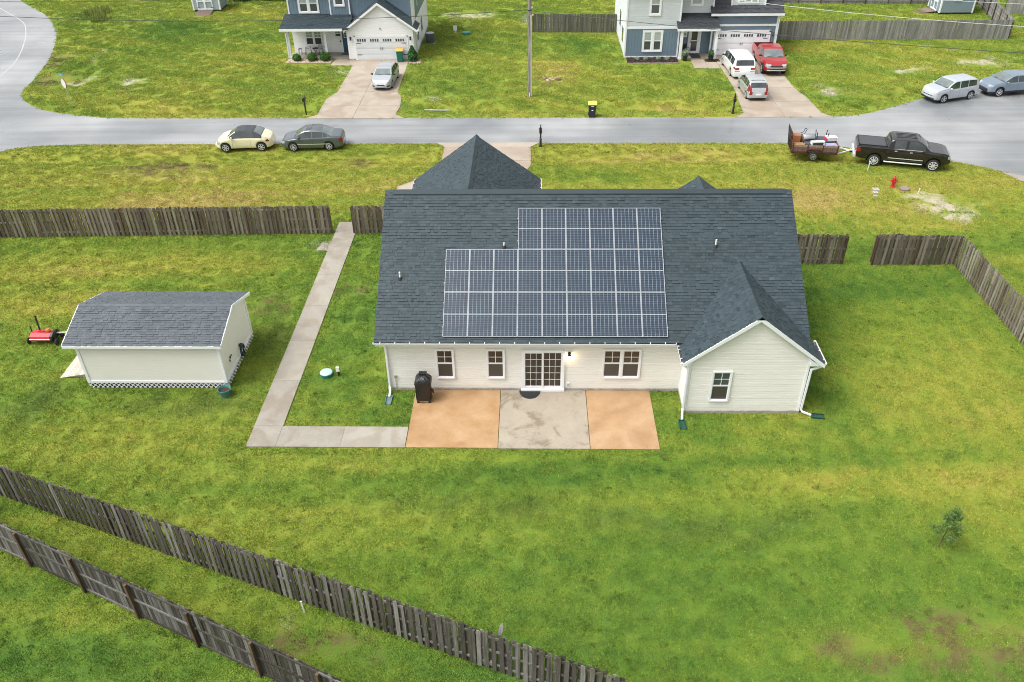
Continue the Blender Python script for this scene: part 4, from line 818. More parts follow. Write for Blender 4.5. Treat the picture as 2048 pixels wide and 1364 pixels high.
# ------------------------------------------------------------------ houses across the street
M_DOORB = plain('navy_front_door', (.022,.085,.16), .35, var=.08); M_GDOOR = plain('garage_door_paint', (.66,.69,.71), .4, var=.03, scale=1.5); M_GDOORW = plain('white_garage_door_paint', (.84,.86,.885), .4, var=.03, scale=1.5)
def part(name, parent, loc): o = bpy.data.objects.new(name, None); COL.objects.link(o); o.parent = parent; o.location = Vector(loc)-base_of(parent); return o
def garage_door(parent, x0, x1, z0, z1, y, mat):
    g_ = part('garage_door', parent, ((x0+x1)/2, y, z0)); n = 4; h = (z1-z0)/n; w4 = (x1-x0)/4
    for i in range(n):
        p_ = MB().box((x0,y-.03,z0+i*h+.008),(x1,y+.02,z0+(i+1)*h-.008))
        if i < n-1:
            for k in range(4): p_.box((x0+k*w4+.10,y-.038,z0+i*h+.10),(x0+(k+1)*w4-.10,y-.03,z0+(i+1)*h-.10))
        p_.build('door_panel', mat, g_)
    for k in range(4):
        for j in range(4):
            a = x0+k*w4+.16+j*(w4-.32)/4; b = a+(w4-.32)/4-.06; MB().box((a,y-.036,z1-h*.80),(b,y-.028,z1-h*.34)).build('pane', M_PANE_D, g_)
    for z in (z1-h*1.08, z0+h*.9):
        for s_ in (-1, 1):
            xh = x0+.06 if s_ < 0 else x1-.06; MB().box((min(xh,xh-s_*.42),y-.045,z-.025),(max(xh,xh-s_*.42),y-.036,z+.025)).build('strap_hinge', M_DARKMET, g_)
    for s_ in (-1, 1): MB().box(((x0+x1)/2+s_*.09-.018,y-.07,z0+h*1.75),((x0+x1)/2+s_*.09+.018,y-.03,z0+h*2.2)).build('handle', M_DARKMET, g_)
def coach_lamp(parent, x, y, z):
    l_ = part('wall_lantern', parent, (x,y,z)); MB().cbox((x,y-.01,z+.08),(.1,.03,.16)).lathe([(.03,z+.2),(.10,z+.1),(.11,z+.07),(.05,z+.06),(.075,z-.1),(.03,z-.14)], (x,y-.13,0), n=10).build('lantern', M_BLACK, l_)
def plane_shingles(parent, planes, mat): roof_shingles(parent, planes, mat, 0)
def slat_box(x0, x1, y0, y1, z0, z1): return MB().box((x0,y0,z0),(x1,y1,z1))

h1 = thing('house', 'two storey house, blue upper floor, white gabled garage and front porch', 'house', (-16.6, 80, 0))
MB().box((-22.42,78.5,.0),(-10.86,88,3.3)).build('wall_core', M_WHITE, h1); MB().box((-22.44,78.46,3.0),(-10.84,88,6.2)).build('upper_wall', M_BLUE, h1)
MB().box((-16.85,76.36,0),(-10.86,78.6,2.8)).build('garage_wall', M_WHITE, h1)
siding(h1, 76.36, -16.85, -10.85, .14, 4.85, M_WHITE, .15, span=lambda z: (max(-16.85, -13.83-(4.9-z)/.76), min(-10.85, -13.83+(4.9-z)/.76)), joined=True)
MB().prism_y([(-16.85,2.75),(-10.85,2.75),(-13.83,4.92)], 76.365, 78.5).build('garage_gable', M_WHITE, h1)
siding(h1, -10.86, 76.4, 88, .14, 6.1, M_WHITE, .15, axis='y', face=1, joined=True); siding(h1, 78.5, -22.42, -16.9, .14, 2.95, M_WHITE, .15, joined=True)
batten(h1, 78.46, -22.4, -10.9, 3.2, 6.1, M_BLUE, .3)
MB().box((-18.52,78.28,3.35),(-16.72,78.47,6.2)).build('bay_wall', M_BLUE, h1); batten(h1, 78.28, -18.5, -16.75, 3.35, 6.1, M_BLUE, .3)
for x, y, z0 in ((-22.46,78.44,3.3),(-18.56,78.26,3.35),(-16.8,78.26,3.35),(-10.94,78.44,3.0)): MB().box((x,y,z0),(x+.12,y+.12,6.2)).build('corner_trim', M_TRIM, h1)
for x in (-16.87, -10.95): MB().box((x,76.33,.12),(x+.12,76.45,2.75)).build('corner_trim', M_TRIM, h1)
MB().box((-16.87,76.34,-.05),(-16.16,76.5,.13)).box((-11.4,76.34,-.05),(-10.84,76.5,.13)).box((-10.9,76.4,-.05),(-10.82,88,.13)).build('foundation', M_FOUND, h1)
MB().box((-16.25,76.31,.05),(-16.13,76.345,2.2)).box((-11.45,76.31,.05),(-11.33,76.345,2.2)).box((-16.25,76.31,2.1),(-11.33,76.344,2.22)).build('door_casing', M_TRIM, h1)
garage_door(h1, -16.12, -11.46, .05, 2.1, 76.335, M_GDOOR); coach_lamp(h1, -16.55, 76.34, 1.95); coach_lamp(h1, -11.1, 76.34, 1.95)
MB().box((-13.85,76.28,2.78),(-13.72,76.345,2.9)).build('floodlight', M_FOUND, h1)
window(h1, -21.26, -19.66, .78, 2.16, 78.47, units=2, lower=M_PANE_D, upper=M_PANE_B, casing=.09); window(h1, -21.46, -19.55, 3.68, 5.35, 78.44, units=2, lower=M_PANE_D, upper=M_PANE_B, casing=.15, grid=False); window(h1, -18.12, -17.12, 4.3, 5.5, 78.26, lower=M_PANE_D, upper=M_PANE_D, casing=.15)
window(h1, -18.47, -17.83, 1.52, 2.18, 78.47, lower=M_PANE_D, upper=M_PANE_D, casing=.06)
fd = part('front_door', h1, (-17.3,78.45,.12)); MB().box((-17.76,78.40,.14),(-16.88,78.48,2.14)).build('door_leaf', M_DOORB, fd); MB().box((-17.6,78.385,1.5),(-17.02,78.405,2.0)).build('lite_frame', M_TRIM, fd)
for i in (0, 1):
    for j in (0, 1): MB().box((-17.55+i*.26,78.378,1.55+j*.22),(-17.33+i*.26,78.387,1.72+j*.22)).build('pane', M_PANE_D, fd)
MB().box((-17.86,78.42,.14),(-17.765,78.475,2.2)).build('jamb', M_TRIM, fd); MB().cbox((-17.98,78.45,1.15),(.08,.05,.16)).build('doorbell', M_BLACK, h1)
for y0, y1, z0, z1 in ((79.6,80.2,.9,2.2),(82.2,83.2,1.0,2.3),(80.4,81.2,3.9,5.2),(84.2,84.8,3.8,5.0)):
    w_ = part('window', h1, (-10.84,y0,z0)); MB().box((-10.85,y0-.08,z0-.08),(-10.81,y1+.08,z1+.08)).build('frame', M_VINYL, w_); MB().box((-10.83,y0,z0),(-10.80,y1,z1)).build('pane', M_PANE_D, w_)
MB().box((-10.84,79.15,1.0),(-10.75,79.4,1.5)).build('meter_box', M_FOUND, h1); MB().box((-10.84,77.9,.2),(-10.8,78.6,2.1)).build('side_door', M_GDOOR, h1)
r1 = part('roof', h1, (-16.6,80,3)); dk = MB(); slope_deck(dk, [(-22.82,75.95,2.92),(-16.6,75.95,2.92),(-16.6,78.5,3.62),(-22.82,78.5,3.62)], .09)
for xe in (-17.1, -10.42): slope_deck(dk, [(xe,76.1,2.70),(-13.80,76.1,5.06),(-13.80,78.45,5.06),(xe,78.45,2.70)], .09)
slope_deck(dk, [(-22.9,77.9,6.0),(-10.4,77.9,6.0),(-10.4,83.2,9.0),(-22.9,83.2,9.0)], .1); slope_deck(dk, [(-10.4,88.5,6.0),(-22.9,88.5,6.0),(-22.9,83.2,9.0),(-10.4,83.2,9.0)], .1); dk.build('roof_deck', M_SHINGLE_D, r1)
MB().prism_x([(78.5,6.0),(88,6.0),(83.2,8.8)], -22.4, -10.9).build('attic_wall', M_BLUE, h1)
plane_shingles(r1, [shingle_tabs((0,75.93,2.92),(1,0,0),(0,2.55,.70),lambda v: (-22.82,-16.5),2.64,.15,seed=31), cross_gable(-17.1,2.70,-13.80,5.06,76.1,lambda z: 78.45,32), cross_gable(-10.42,2.70,-13.80,5.06,76.1,lambda z: 78.45,33)], M_SHINGLE)
ridge(r1, (-13.8,76.08,5.08), (-13.8,78.4,5.08), M_SHINGLE, w=.14)
MB().box((-22.85,75.90,2.72),(-17.15,75.95,2.93)).box((-22.85,75.95,2.72),(-22.8,78.5,2.9)).build('fascia', M_TRIM, h1)
rk = MB()
for (xe, ze) in ((-17.12,2.70),(-10.40,2.70)): rk.add([(xe,76.06,ze-.2),(xe,76.06,ze),(-13.8,76.06,5.08),(-13.8,76.06,4.86),(xe,76.1,ze-.2),(xe,76.1,ze),(-13.8,76.1,5.08),(-13.8,76.1,4.86)], [(0,1,2,3),(4,7,6,5),(0,3,7,4),(1,5,6,2),(0,4,5,1)])
rk.build('rake_board', M_TRIM, h1); MB().box((-22.6,76.85,2.5),(-16.9,77.1,2.82)).box((-22.6,76.9,2.8),(-16.9,78.5,2.84)).build('porch_beam', M_TRIM, h1)
for x in (-22.45, -19.02): MB().box((x-.11,76.88,.1),(x+.11,77.1,2.52)).box((x-.15,76.84,.1),(x+.15,77.14,.25)).build('porch_column', M_TRIM, h1)
MB().box((-22.65,76.75,.0),(-16.9,78.5,.13)).build('porch_floor', M_CONC, h1)
downspout(h1, [(-22.78,75.95,2.75),(-22.7,76.2,2.6),(-22.58,76.85,2.4),(-22.58,76.83,.1)]); MB().box((-10.42,76.1,2.56),(-10.3,78.4,2.68)).build('gutter', M_TRIM, h1)

h2 = thing('house', 'two storey house, pale grey siding above blue, with red pickup before garage', 'house', (15.2, 81, 0))
MB().box((8.40,76.7,0),(13.2,88,6.3)).box((13.2,77.72,0),(16.2,88,6.3)).build('wall_core', M_PALE, h2); MB().box((16.2,77.25,0),(22.03,88,3.9)).build('garage_wall', M_BLUE, h2); MB().box((8.38,76.66,.12),(13.2,76.72,2.56)).box((13.2,77.68,.12),(16.2,77.73,2.8)).build('lower_wall', M_BLUE, h2)
batten(h2, 76.66, 8.5, 13.15, .14, 2.55, M_BLUE, .28); batten(h2, 77.25, 16.3, 22.0, 2.2, 3.6, M_BLUE, .28); batten(h2, 77.68, 15.35, 16.2, .14, 2.6, M_BLUE, .28)
siding(h2, 76.69, 8.4, 13.2, 2.7, 6.2, M_PALE, .15, joined=True); siding(h2, 77.71, 13.2, 16.2, 3.3, 6.2, M_PALE, .15, joined=True); siding(h2, 8.39, 76.75, 88, .14, 6.2, M_PALE, .15, axis='y', face=-1, joined=True)
MB().box((8.36,76.63,2.54),(13.24,76.70,2.72)).box((16.2,77.21,2.58),(22.05,77.26,2.76)).box((8.36,76.63,.0),(13.24,76.7,.14)).build('band_board', M_TRIM, h2)
for x, y, z0, z1 in ((8.34,76.62,.05,6.2),(13.1,76.62,2.7,6.2),(13.1,76.62,.05,2.56),(21.93,77.2,.05,3.7),(16.12,77.6,3.4,6.2),(16.16,77.2,.05,2.7)): MB().box((x,y,z0),(x+.13,y+.13,z1)).build('corner_trim', M_TRIM, h2)
MB().box((8.40,76.64,-.05),(13.2,76.7,.02)).build('foundation', M_FOUND, h2)
window(h2, 9.93, 11.76, .52, 2.42, 76.64, units=2, lower=M_PANE_D, upper=M_PANE_B, casing=.16, grid=False); window(h2, 10.34, 11.40, 3.68, 5.5, 76.66, lower=M_PANE_D, upper=M_PANE_B, casing=.17, grid=False); window(h2, 14.1, 15.28, 4.22, 5.6, 77.68, lower=M_PANE_B, upper=M_PANE_B, casing=.17, grid=False); window(h2, 13.55, 14.1, 1.55, 2.3, 77.66, lower=M_PANE_B, upper=M_PANE_B, casing=.09, grid=False)
fd = part('front_door', h2, (14.85,77.7,.1)); MB().box((14.22,77.6,.12),(14.42,77.7,2.3)).box((15.16,77.6,.12),(15.38,77.7,2.3)).box((14.42,77.6,2.12),(15.16,77.7,2.3)).box((14.42,77.62,.12),(15.16,77.69,.3)).box((14.42,77.62,1.18),(15.16,77.69,1.26)).box((14.42,77.62,.3),(14.52,77.69,2.12)).box((15.06,77.62,.3),(15.16,77.69,2.12)).build('frame', M_TRIM, fd)
for z0, z1 in ((.3,1.18),(1.26,2.12)): MB().box((14.52,77.64,z0),(15.06,77.67,z1)).build('pane', M_PANE_D, fd)
MB().cbox((14.47,77.6,1.1),(.03,.05,.12)).build('handle', M_DARKMET, fd)
MB().box((16.46,77.18,.05),(16.6,77.24,2.2)).box((21.4,77.18,.05),(21.55,77.24,2.2)).box((16.46,77.18,2.06),(21.55,77.239,2.24)).build('door_casing', M_TRIM, h2); garage_door(h2, 16.61, 21.39, .05, 2.06, 77.22, M_GDOORW); coach_lamp(h2, 21.72, 77.22, 1.85)
r2 = part('roof', h2, (15,78,3)); dk = MB(); slope_deck(dk, [(12.88,75.72,2.74),(16.62,75.72,2.74),(16.62,77.75,3.66),(12.88,77.75,3.66)], .09); slope_deck(dk, [(15.95,76.92,3.72),(22.42,76.92,3.72),(22.42,81.4,6.6),(15.95,81.4,6.6)], .1); slope_deck(dk, [(22.42,86.9,3.2),(15.95,86.9,3.2),(15.95,81.4,6.6),(22.42,81.4,6.6)], .1)
slope_deck(dk, [(8.0,76.2,6.2),(16.5,76.2,6.2),(16.5,82.3,9.2),(8.0,82.3,9.2)], .1); slope_deck(dk, [(16.5,88.4,6.2),(8.0,88.4,6.2),(8.0,82.3,9.2),(16.5,82.3,9.2)], .1); dk.build('roof_deck', M_SHINGLE_D, r2)
MB().prism_x([(76.8,6.2),(88,6.2),(82.3,9.0)], 8.42, 16.1).prism_x([(77.4,3.7),(87,3.7),(81.4,6.5)], 16.3, 22.0).build('attic_wall', M_PALE, h2)
plane_shingles(r2, [shingle_tabs((0,75.7,2.74),(1,0,0),(0,2.03,.92),lambda v: (12.88,16.62),2.2,.15,seed=41), shingle_tabs((0,76.9,3.72),(1,0,0),(0,4.48,2.88),lambda v: (15.95,22.42),5.3,.15,seed=42)], M_SHINGLE_D)
MB().box((12.86,75.67,2.56),(16.64,75.72,2.76)).box((12.95,75.72,2.56),(16.5,77.6,2.6)).box((15.93,76.87,3.54),(22.44,76.92,3.74)).box((16.1,76.92,3.54),(22.2,77.3,3.58)).build('fascia', M_TRIM, h2); downspout(h2, [(22.3,76.9,3.55),(22.1,77.1,3.3),(22.08,77.15,.1)])
dm = part('dormer', h2, (19.2,78,4)); MB().box((17.78,77.75,3.9),(20.82,81,6.4)).build('wall', M_PALE, dm); siding(dm, 77.75, 17.8, 20.8, 4.1, 6.3, M_PALE, .15, joined=True)
for x in (17.76, 20.73): MB().box((x,77.7,4.0),(x+.11,77.78,6.4)).build('corner_trim', M_TRIM, dm)
MB().box((17.87,77.71,3.98),(20.73,77.78,4.08)).build('band', M_TRIM, dm); MB().box((18.3,77.66,4.42),(20.15,77.73,5.4)).build('frame', M_VINYL, dm)
for i in range(3): MB().box((18.46+i*.56,77.65,4.58),(18.86+i*.56,77.665,5.3)).build('pane', M_PANE_B, dm)
for x in (13.33, 16.42): MB().box((x-.12,75.82,.05),(x+.12,76.04,2.58)).box((x-.15,75.8,.05),(x+.15,76.07,.2)).build('porch_column', M_TRIM, h2)
MB().box((13.25,75.95,0),(16.5,77.7,.11)).build('porch_floor', M_CONC, h2)
for y0, y1, z0, z1 in ((78.3,79.3,.9,2.2),(81.2,82.2,1.6,3.0)):
    w_ = part('window', h2, (8.38,y0,z0)); MB().box((8.34,y0-.08,z0-.08),(8.385,y1+.08,z1+.08)).build('frame', M_VINYL, w_); MB().box((8.325,y0,z0),(8.37,y1,z1)).build('pane', M_PANE_D, w_)

# beds, bushes, porch furniture
def foliage_mat(name, a, b):
    m = NT(name); m.set(color=m.mix(m.math('ADD', m.math('MULTIPLY', m.attr(), .7), m.math('MULTIPLY', m.noise(2, 2, .5, m.pos()), .3)), a, b), rough=.6, spec=.3); return m.m
M_BUSH = foliage_mat('boxwood_leaf', (.025,.085,.012), (.085,.21,.03)); M_BUSH2 = foliage_mat('camellia_leaf', (.02,.07,.02), (.07,.19,.05)); M_GREYL = foliage_mat('grey_green_leaf', (.16,.24,.14), (.30,.38,.25)); M_SAP = foliage_mat('oak_sapling_leaf', (.06,.12,.025), (.15,.24,.06)); M_TREE = foliage_mat('pine_needle', (.012,.035,.012), (.04,.085,.03)); M_WEED = foliage_mat('weed_leaf', (.09,.14,.02), (.22,.26,.05))
def leaves(shape, n, size, seed):
    """n leaf quads; shape(r) yields a point inside the crown"""
    r_ = np.random.default_rng(seed); mb = MB()
    for i in range(n):
        p, out = shape(r_); a = Vector(r_.normal(0, 1, 3)); a = (a+Vector(out)*.9).normalized(); t1 = a.cross(Vector((0,0,1))).normalized() if abs(a.z) < .95 else Vector((1,0,0)); t2 = a.cross(t1); s_ = size*r_.uniform(.6, 1.4); p = Vector(p); ang = r_.uniform(0, 6.28)
        u = (t1*math.cos(ang)+t2*math.sin(ang))*s_; v = (t2*math.cos(ang)-t1*math.sin(ang))*s_*.45
        mb.add([p-u, p-v, p+u, p+v], [(0,1,2,3)], float(r_.uniform(0, 1)))
    return mb
def ball(c, rx, ry, rz, shell=.55):
    def f(r_):
        d = r_.normal(0, 1, 3); d /= np.linalg.norm(d); k = r_.uniform(shell**3, 1)**(1/3)*(1+.12*math.sin(d[0]*7+c[0])*math.sin(d[1]*6+d[2]*5)); return (c[0]+d[0]*rx*k, c[1]+d[1]*ry*k, c[2]+d[2]*rz*k), d
    return f
def shrub(label, x, y, rx, rz, mat, n, leaf, seed, name='shrub', group=None, cat='shrub', cone=False):
    t = thing(name, label, cat, (x,y,0), 0, group); st = MB()
    for k in range(5): a = k*1.256+seed; st.tube([(x+.03*math.cos(a),y+.03*math.sin(a),-.02),(x+rx*.5*math.cos(a),y+rx*.5*math.sin(a),rz*1.1)], [.018,.006], 5)
    st.build('stem', M_POST, t)
    if cone:
        def sh(r_): z = r_.uniform(0,1)**.8; rr = rx*(1.05-z)**.7*(.88+.16*math.sin(z*9+seed))*r_.uniform(.3,1)**.5; a = r_.uniform(0,6.283); return (x+rr*math.cos(a), y+rr*math.sin(a), .12+z*rz*2), (math.cos(a), math.sin(a), .4)
        leaves(sh, n, leaf, seed).build('foliage', mat, t)
    else: leaves(ball((x,y,rz*.95), rx, rx, rz, .7), n, leaf, seed).build('foliage', mat, t)
    return t
def chips(x0, y0, x1, y1, n, mat, parent, s=(.05,.16), kind='stuff', name='stones'):
    mb = MB()
    for i in range(n):
        x, y = random.uniform(x0, x1), random.uniform(y0, y1); a, b, c = [random.uniform(*s) for _ in range(3)]; t = random.uniform(0, 3.14); ca, sa = math.cos(t), math.sin(t)
        q = [(ca*u*a-sa*v*b, sa*u*a+ca*v*b) for u, v in ((-1,-.6),(-.2,-1),(.9,-.7),(1,.4),(.2,1),(-.9,.7))]
        mb.add([(x+u,y+v,.03) for u, v in q]+[(x+u*.6,y+v*.6,.04+c*.5) for u, v in q], [(6,7,8,9,10,11)]+[(k,(k+1)%6,6+(k+1)%6,6+k) for k in range(6)], random.random())
    return mb.build(name, mat, parent, kind=kind)
m = NT('river_stone'); m.set(color=m.ramp(m.attr(), [(0,(.30,.20,.14)),(.5,(.45,.34,.26)),(1,(.58,.50,.42))]), rough=.8); M_STONE = m.m
m = NT('dark_mulch'); m.set(color=m.ramp(m.attr(), [(0,(.010,.006,.005)),(1,(.045,.026,.02))]), rough=.95); M_MULCH = m.m; M_MULCHB = plain('mulch_soil', (.024,.014,.012), .95, var=.4, scale=9, bump=.02); M_EDGE = plain('concrete_edging', (.36,.29,.24), .8)
def bed(label, x0, y0, x1, y1, base, chip, n, edge=True):
    t = thing('planting_bed', label, 'planting bed', ((x0+x1)/2,(y0+y1)/2,0)); MB().box((x0,y0,-.05),(x1,y1,.045)).build('soil', base, t); chips(x0+.06,y0+.06,x1-.06,y1-.06,n,chip,t)
    if edge:
        x = x0
        while x < x1-.05: MB().box((x,y0-.12,-.05),(min(x+.38,x1),y0-.005,.08)).build('edging_stone', M_EDGE, t); x += .4
    return t
bed('river stone bed with round bushes below the white porch', -22.55, 75.5, -18.45, 76.7, M_EDGE, M_STONE, 420); bed('dark mulch bed along the blue front wall', 8.55, 74.85, 13.15, 76.6, M_MULCHB, M_MULCH, 300); bed('small mulch patch under the potted plant by the garage corner', 15.6, 75.25, 16.9, 75.78, M_MULCHB, M_MULCH, 60, False); bed('small stone ring around the shrub at the garage corner', -11.3, 75.2, -10.2, 76.2, M_EDGE, M_STONE, 90, False)
for i, (x, lb) in enumerate(((-21.66,'leftmost of the three round bushes in the stone bed'),(-20.25,'middle of the three round bushes in the stone bed'),(-19.05,'rightmost and largest round bush in the stone bed'))): shrub(lb, x, 76.1, .40+.06*i, .36+.04*i, M_BUSH, 1500, .06, 50+i, group='round bushes in the stone bed')
shrub('upright green shrub at the right corner of the white garage', -10.95, 75.75, .62, .66, M_BUSH2, 2600, .08, 60, cone=True)
for i, (x, lb) in enumerate(((9.47,'first small grey green plant from the left in the mulch bed'),(10.23,'second small grey green plant in the mulch bed'),(11.39,'third small grey green plant in the mulch bed'),(12.19,'fourth small grey green plant, nearest the porch column'))): shrub(lb, x, 75.85, .22, .16, M_GREYL, 420, .05, 70+i, 'garden_plant', 'small plants in the mulch bed', 'plant')
for lb, x, y, s_, mt in (('black flower pot with sprouting plant at the porch column', 13.76, 75.6, 81, M_GREYL), ('black pot with leafy plant at the garage corner', 16.05, 75.5, 82, M_BUSH2)):
    t = thing('potted_plant', lb, 'potted plant', (x,y,0)); MB().lathe([(.17,.03),(.24,.42),(.26,.45),(.22,.45),(.20,.36)], (x,y,0), n=16).build('pot', M_BLACK, t, True); leaves(ball((x,y,.72), .26,.26,.34,.2), 260, .08, s_).build('foliage', mt, t)
t = thing('doormat', 'dark rectangular doormat at the glass front door with white frame', 'doormat', (14.85,76.7,.1)); MB().box((14.42,76.0,.112),(15.28,77.4,.13)).build('mat', M_MAT, t); MB().box((14.38,75.97,.112),(15.32,76.0,.134)).build('rim', M_MAT, t)
t = thing('doormat', 'small brown doormat below the navy front door', 'doormat', (-17.4,78.0,.13)); MB().box((-17.85,77.7,.132),(-16.95,78.2,.15)).build('mat', plain('brown_mat', (.12,.085,.06), .9), t); MB().box((-17.87,77.68,.132),(-16.93,77.7,.154)).build('rim', M_MAT, t)
def bistro_chair(label, x, y, rz, mat, name='chair', z=.13):
    t = thing(name, label, 'chair', (x,y,z), rz); w = .22
    MB().box((-w,-.22,.43),(w,.22,.455)).build('seat', mat, t, world=False); MB().box((-w,.2,.5),(w,.225,.95)).build('backrest', mat, t, world=False)
    for sx in (-w, w):
        MB().bar((sx,-.22,.44),(sx,-.3,0),.03).build('leg', M_DARKMET, t, world=False); MB().bar((sx,.21,.95),(sx,.28,0),.03).build('leg', M_DARKMET, t, world=False); MB().bar((sx,-.22,.65),(sx,.22,.65),.03).bar((sx,-.22,.44),(sx,-.22,.65),.025).build('armrest', M_DARKMET, t, world=False)
M_SLING = plain('pale_sling_fabric', (.55,.56,.57), .7)
bistro_chair('pale metal porch chair left of the small bistro table', -20.95, 77.75, R(-70), M_SLING); bistro_chair('pale metal porch chair right of the small bistro table', -19.6, 77.75, R(60), M_SLING); bistro_chair('dark porch chair beside the glass front door', 14.0, 77.0, R(30), M_BLACK, z=.11)
t = thing('bistro_table', 'small dark round folding table on the white porch', 'table', (-20.25,77.7,.13)); MB().lathe([(.28,.60),(.29,.615),(.28,.63)], n=20).build('table_top', M_DARKMET, t, world=False)
for a, b in (((-.22,-.1,0),(.22,-.1,.6)),((.22,-.1,0),(-.22,-.1,.6)),((-.22,.1,0),(.22,.1,.6)),((.22,.1,0),(-.22,.1,.6))): MB().bar(a,b,.022).build('leg', M_DARKMET, t, world=False)
t = thing('plant_stand', 'small dark stand at the left end of the white porch', 'stand', (-21.75,77.9,.13)); MB().box((-.14,-.14,.5),(.14,.14,.53)).build('top', M_DARKMET, t, world=False)
for sx in (-.12,.12):
    for sy in (-.12,.12): MB().bar((sx,sy,0),(sx,sy,.5),.025).build('leg', M_DARKMET, t, world=False)
# air conditioner
ac = thing('air_conditioner', 'grey air conditioning unit on a pad beside the white house wall', 'air conditioner', (-10.0,81.9,0)); M_AC = plain('grey_ac_metal', (.12,.14,.15), .5, .3); MB().box((-10.45,81.45,0),(-9.5,82.4,.06)).build('pad', M_CONC, ac); MB().lathe([(.44,.06),(.44,.92),(.42,.95)], (-9.98,81.9,0), n=20).build('case', M_AC, ac)
for k in range(9): MB().lathe([(.448,.14+k*.09),(.452,.15+k*.09),(.448,.16+k*.09)], (-9.98,81.9,0), n=20).build('louvre_ring', M_DARKMET, ac)
MB().lathe([(.40,.94),(.41,.97),(.39,.975)], (-9.98,81.9,0), n=20).build('fan_guard', M_STEEL, ac); MB().lathe([(.36,.952),(.35,.958)], (-9.98,81.9,0), n=16).build('fan_opening', M_BLACK, ac)

# small sheds at the back of the neighbours' plots
def mini_shed(label, loc, rz, w, d, h, wall, doors='front', win=None):
    t = thing('garden_shed', label, 'shed', (*loc, 0), rz)
    MB().box((-w/2+.02,.02,.2),(w/2-.02,d,h)).prism_y([(-w/2,h),(w/2,h),(0,h+w*.32)], .03, d).build('wall', wall, t, world=False)
    for x in (-w/2, w/2-.14):
        for y in (0, d-.12): MB().box((x,y-.01,.16),(x+.14,y+.14,h)).build('corner_trim', M_TRIM, t, world=False)
    dk = MB()
    for s_ in (-1, 1): slope_deck(dk, [(s_*(w/2+.18),-.15,h-.1),(0,-.15,h+w*.32+.03),(0,d+.15,h+w*.32+.03),(s_*(w/2+.18),d+.15,h-.1)], .07)
    dk.build('roof', M_SHINGLE_D, t, world=False); MB().box((-w/2+.1,.1,0),(w/2-.1,d-.1,.2)).build('skid', M_BLACK, t, world=False)
    def double_door(x0, x1, y, tr):
        for a, b in ((x0,(x0+x1)/2),((x0+x1)/2,x1)):
            dd = bpy.data.objects.new('door', None); COL.objects.link(dd); dd.parent = t
            e = .09; MB().box((a,y-.05,.22),(a+e,y,1.98)).box((b-e,y-.05,.22),(b,y,1.98)).box((a+e,y-.05,.22),(b-e,y,.34)).box((a+e,y-.05,1.05),(b-e,y,1.17)).box((a+e,y-.05,1.86),(b-e,y,1.98)).build('door_frame', M_TRIM, dd, world=False)
            for z in (.45, 1.75): MB().box((a+.02 if a == x0 else b-.2,y-.065,z-.03),(a+.2 if a == x0 else b-.02,y-.05,z+.03)).build('hinge', M_DARKMET, dd, world=False)
            for (xa, xb) in ((a+e, a+e+.1), (b-e-.1, b-e)):
                for (za, zb) in ((.34,.44),(.95,1.05),(1.17,1.27),(1.76,1.86)):
                    xi = xa if xa == a+e else xb; zi = za if za in (.34,1.17) else zb; xo = xb if xi == xa else xa; zo = zb if zi == za else za
                    MB().prism_y([(xi,zi),(xo,zi),(xi,zo)] if (xo-xi)*(zo-zi) > 0 else [(xi,zi),(xi,zo),(xo,zi)], y-.045, y-.002).build('corner_brace', M_TRIM, dd, world=False)
    return t, double_door
tS, dd = mini_shed('small pale blue grey shed with white double doors, top left', (-36.15,94.8), R(2), 3.05, 2.9, 2.3, siding_mat('shed_blue_grey', (.34,.40,.43))); dd(-.98, .72, 0.0, None)
t = thing('shed_ramp', 'brown plank ramp in front of the pale shed doors', 'ramp', (-36.25,94.6,0), R(2)); M_RAMPB = wood_mat('brown_ramp_wood', (.13,.095,.075), (.18,.135,.11), (.23,.18,.15), .1)
for i in range(9): y0 = -.02-i*.2; MB().add([(-.8,y0-.19,.24-i*.026-.026),(.85,y0-.19,.24-i*.026-.026),(.85,y0,.24-i*.026),(-.8,y0,.24-i*.026)]+[(a,y,z-.04) for a,y,z in ((-.8,y0-.19,.24-i*.026-.026),(.85,y0-.19,.24-i*.026-.026),(.85,y0,.24-i*.026),(-.8,y0,.24-i*.026))], [(0,1,2,3),(7,6,5,4),(0,4,5,1),(1,5,6,2),(2,6,7,3),(3,7,4,0)]).build('plank', M_RAMPB, t, world=False)
tS, dd = mini_shed('small slate blue shed with white trim inside the top right fence', (42.65,92.7), R(-90), 3.0, 3.5, 2.3, siding_mat('shed_slate_blue', (.22,.29,.33))); dd(-.8, .8, 0.0, None)
wS = bpy.data.objects.new('window', None); COL.objects.link(wS); wS.parent = tS; MB().box((1.48,1.25,1.35),(1.56,2.05,2.15)).build('frame', M_VINYL, wS, world=False); MB().box((1.55,1.37,1.47),(1.575,1.93,2.03)).build('pane', M_PANE_D, wS, world=False)
t = thing('shed_ramp', 'dark brown ramp at the left end of the slate blue shed', 'ramp', (42.6,92.6,0), R(-90))
for i in range(9): y0 = -.02-i*.2; MB().add([(-.75,y0-.19,.24-i*.026-.026),(.85,y0-.19,.24-i*.026-.026),(.85,y0,.24-i*.026),(-.75,y0,.24-i*.026)]+[(a,y,z-.04) for a,y,z in ((-.75,y0-.19,.24-i*.026-.026),(.85,y0-.19,.24-i*.026-.026),(.85,y0,.24-i*.026),(-.75,y0,.24-i*.026))], [(0,1,2,3),(7,6,5,4),(0,4,5,1),(1,5,6,2),(2,6,7,3),(3,7,4,0)]).build('plank', M_RAMPB, t, world=False)
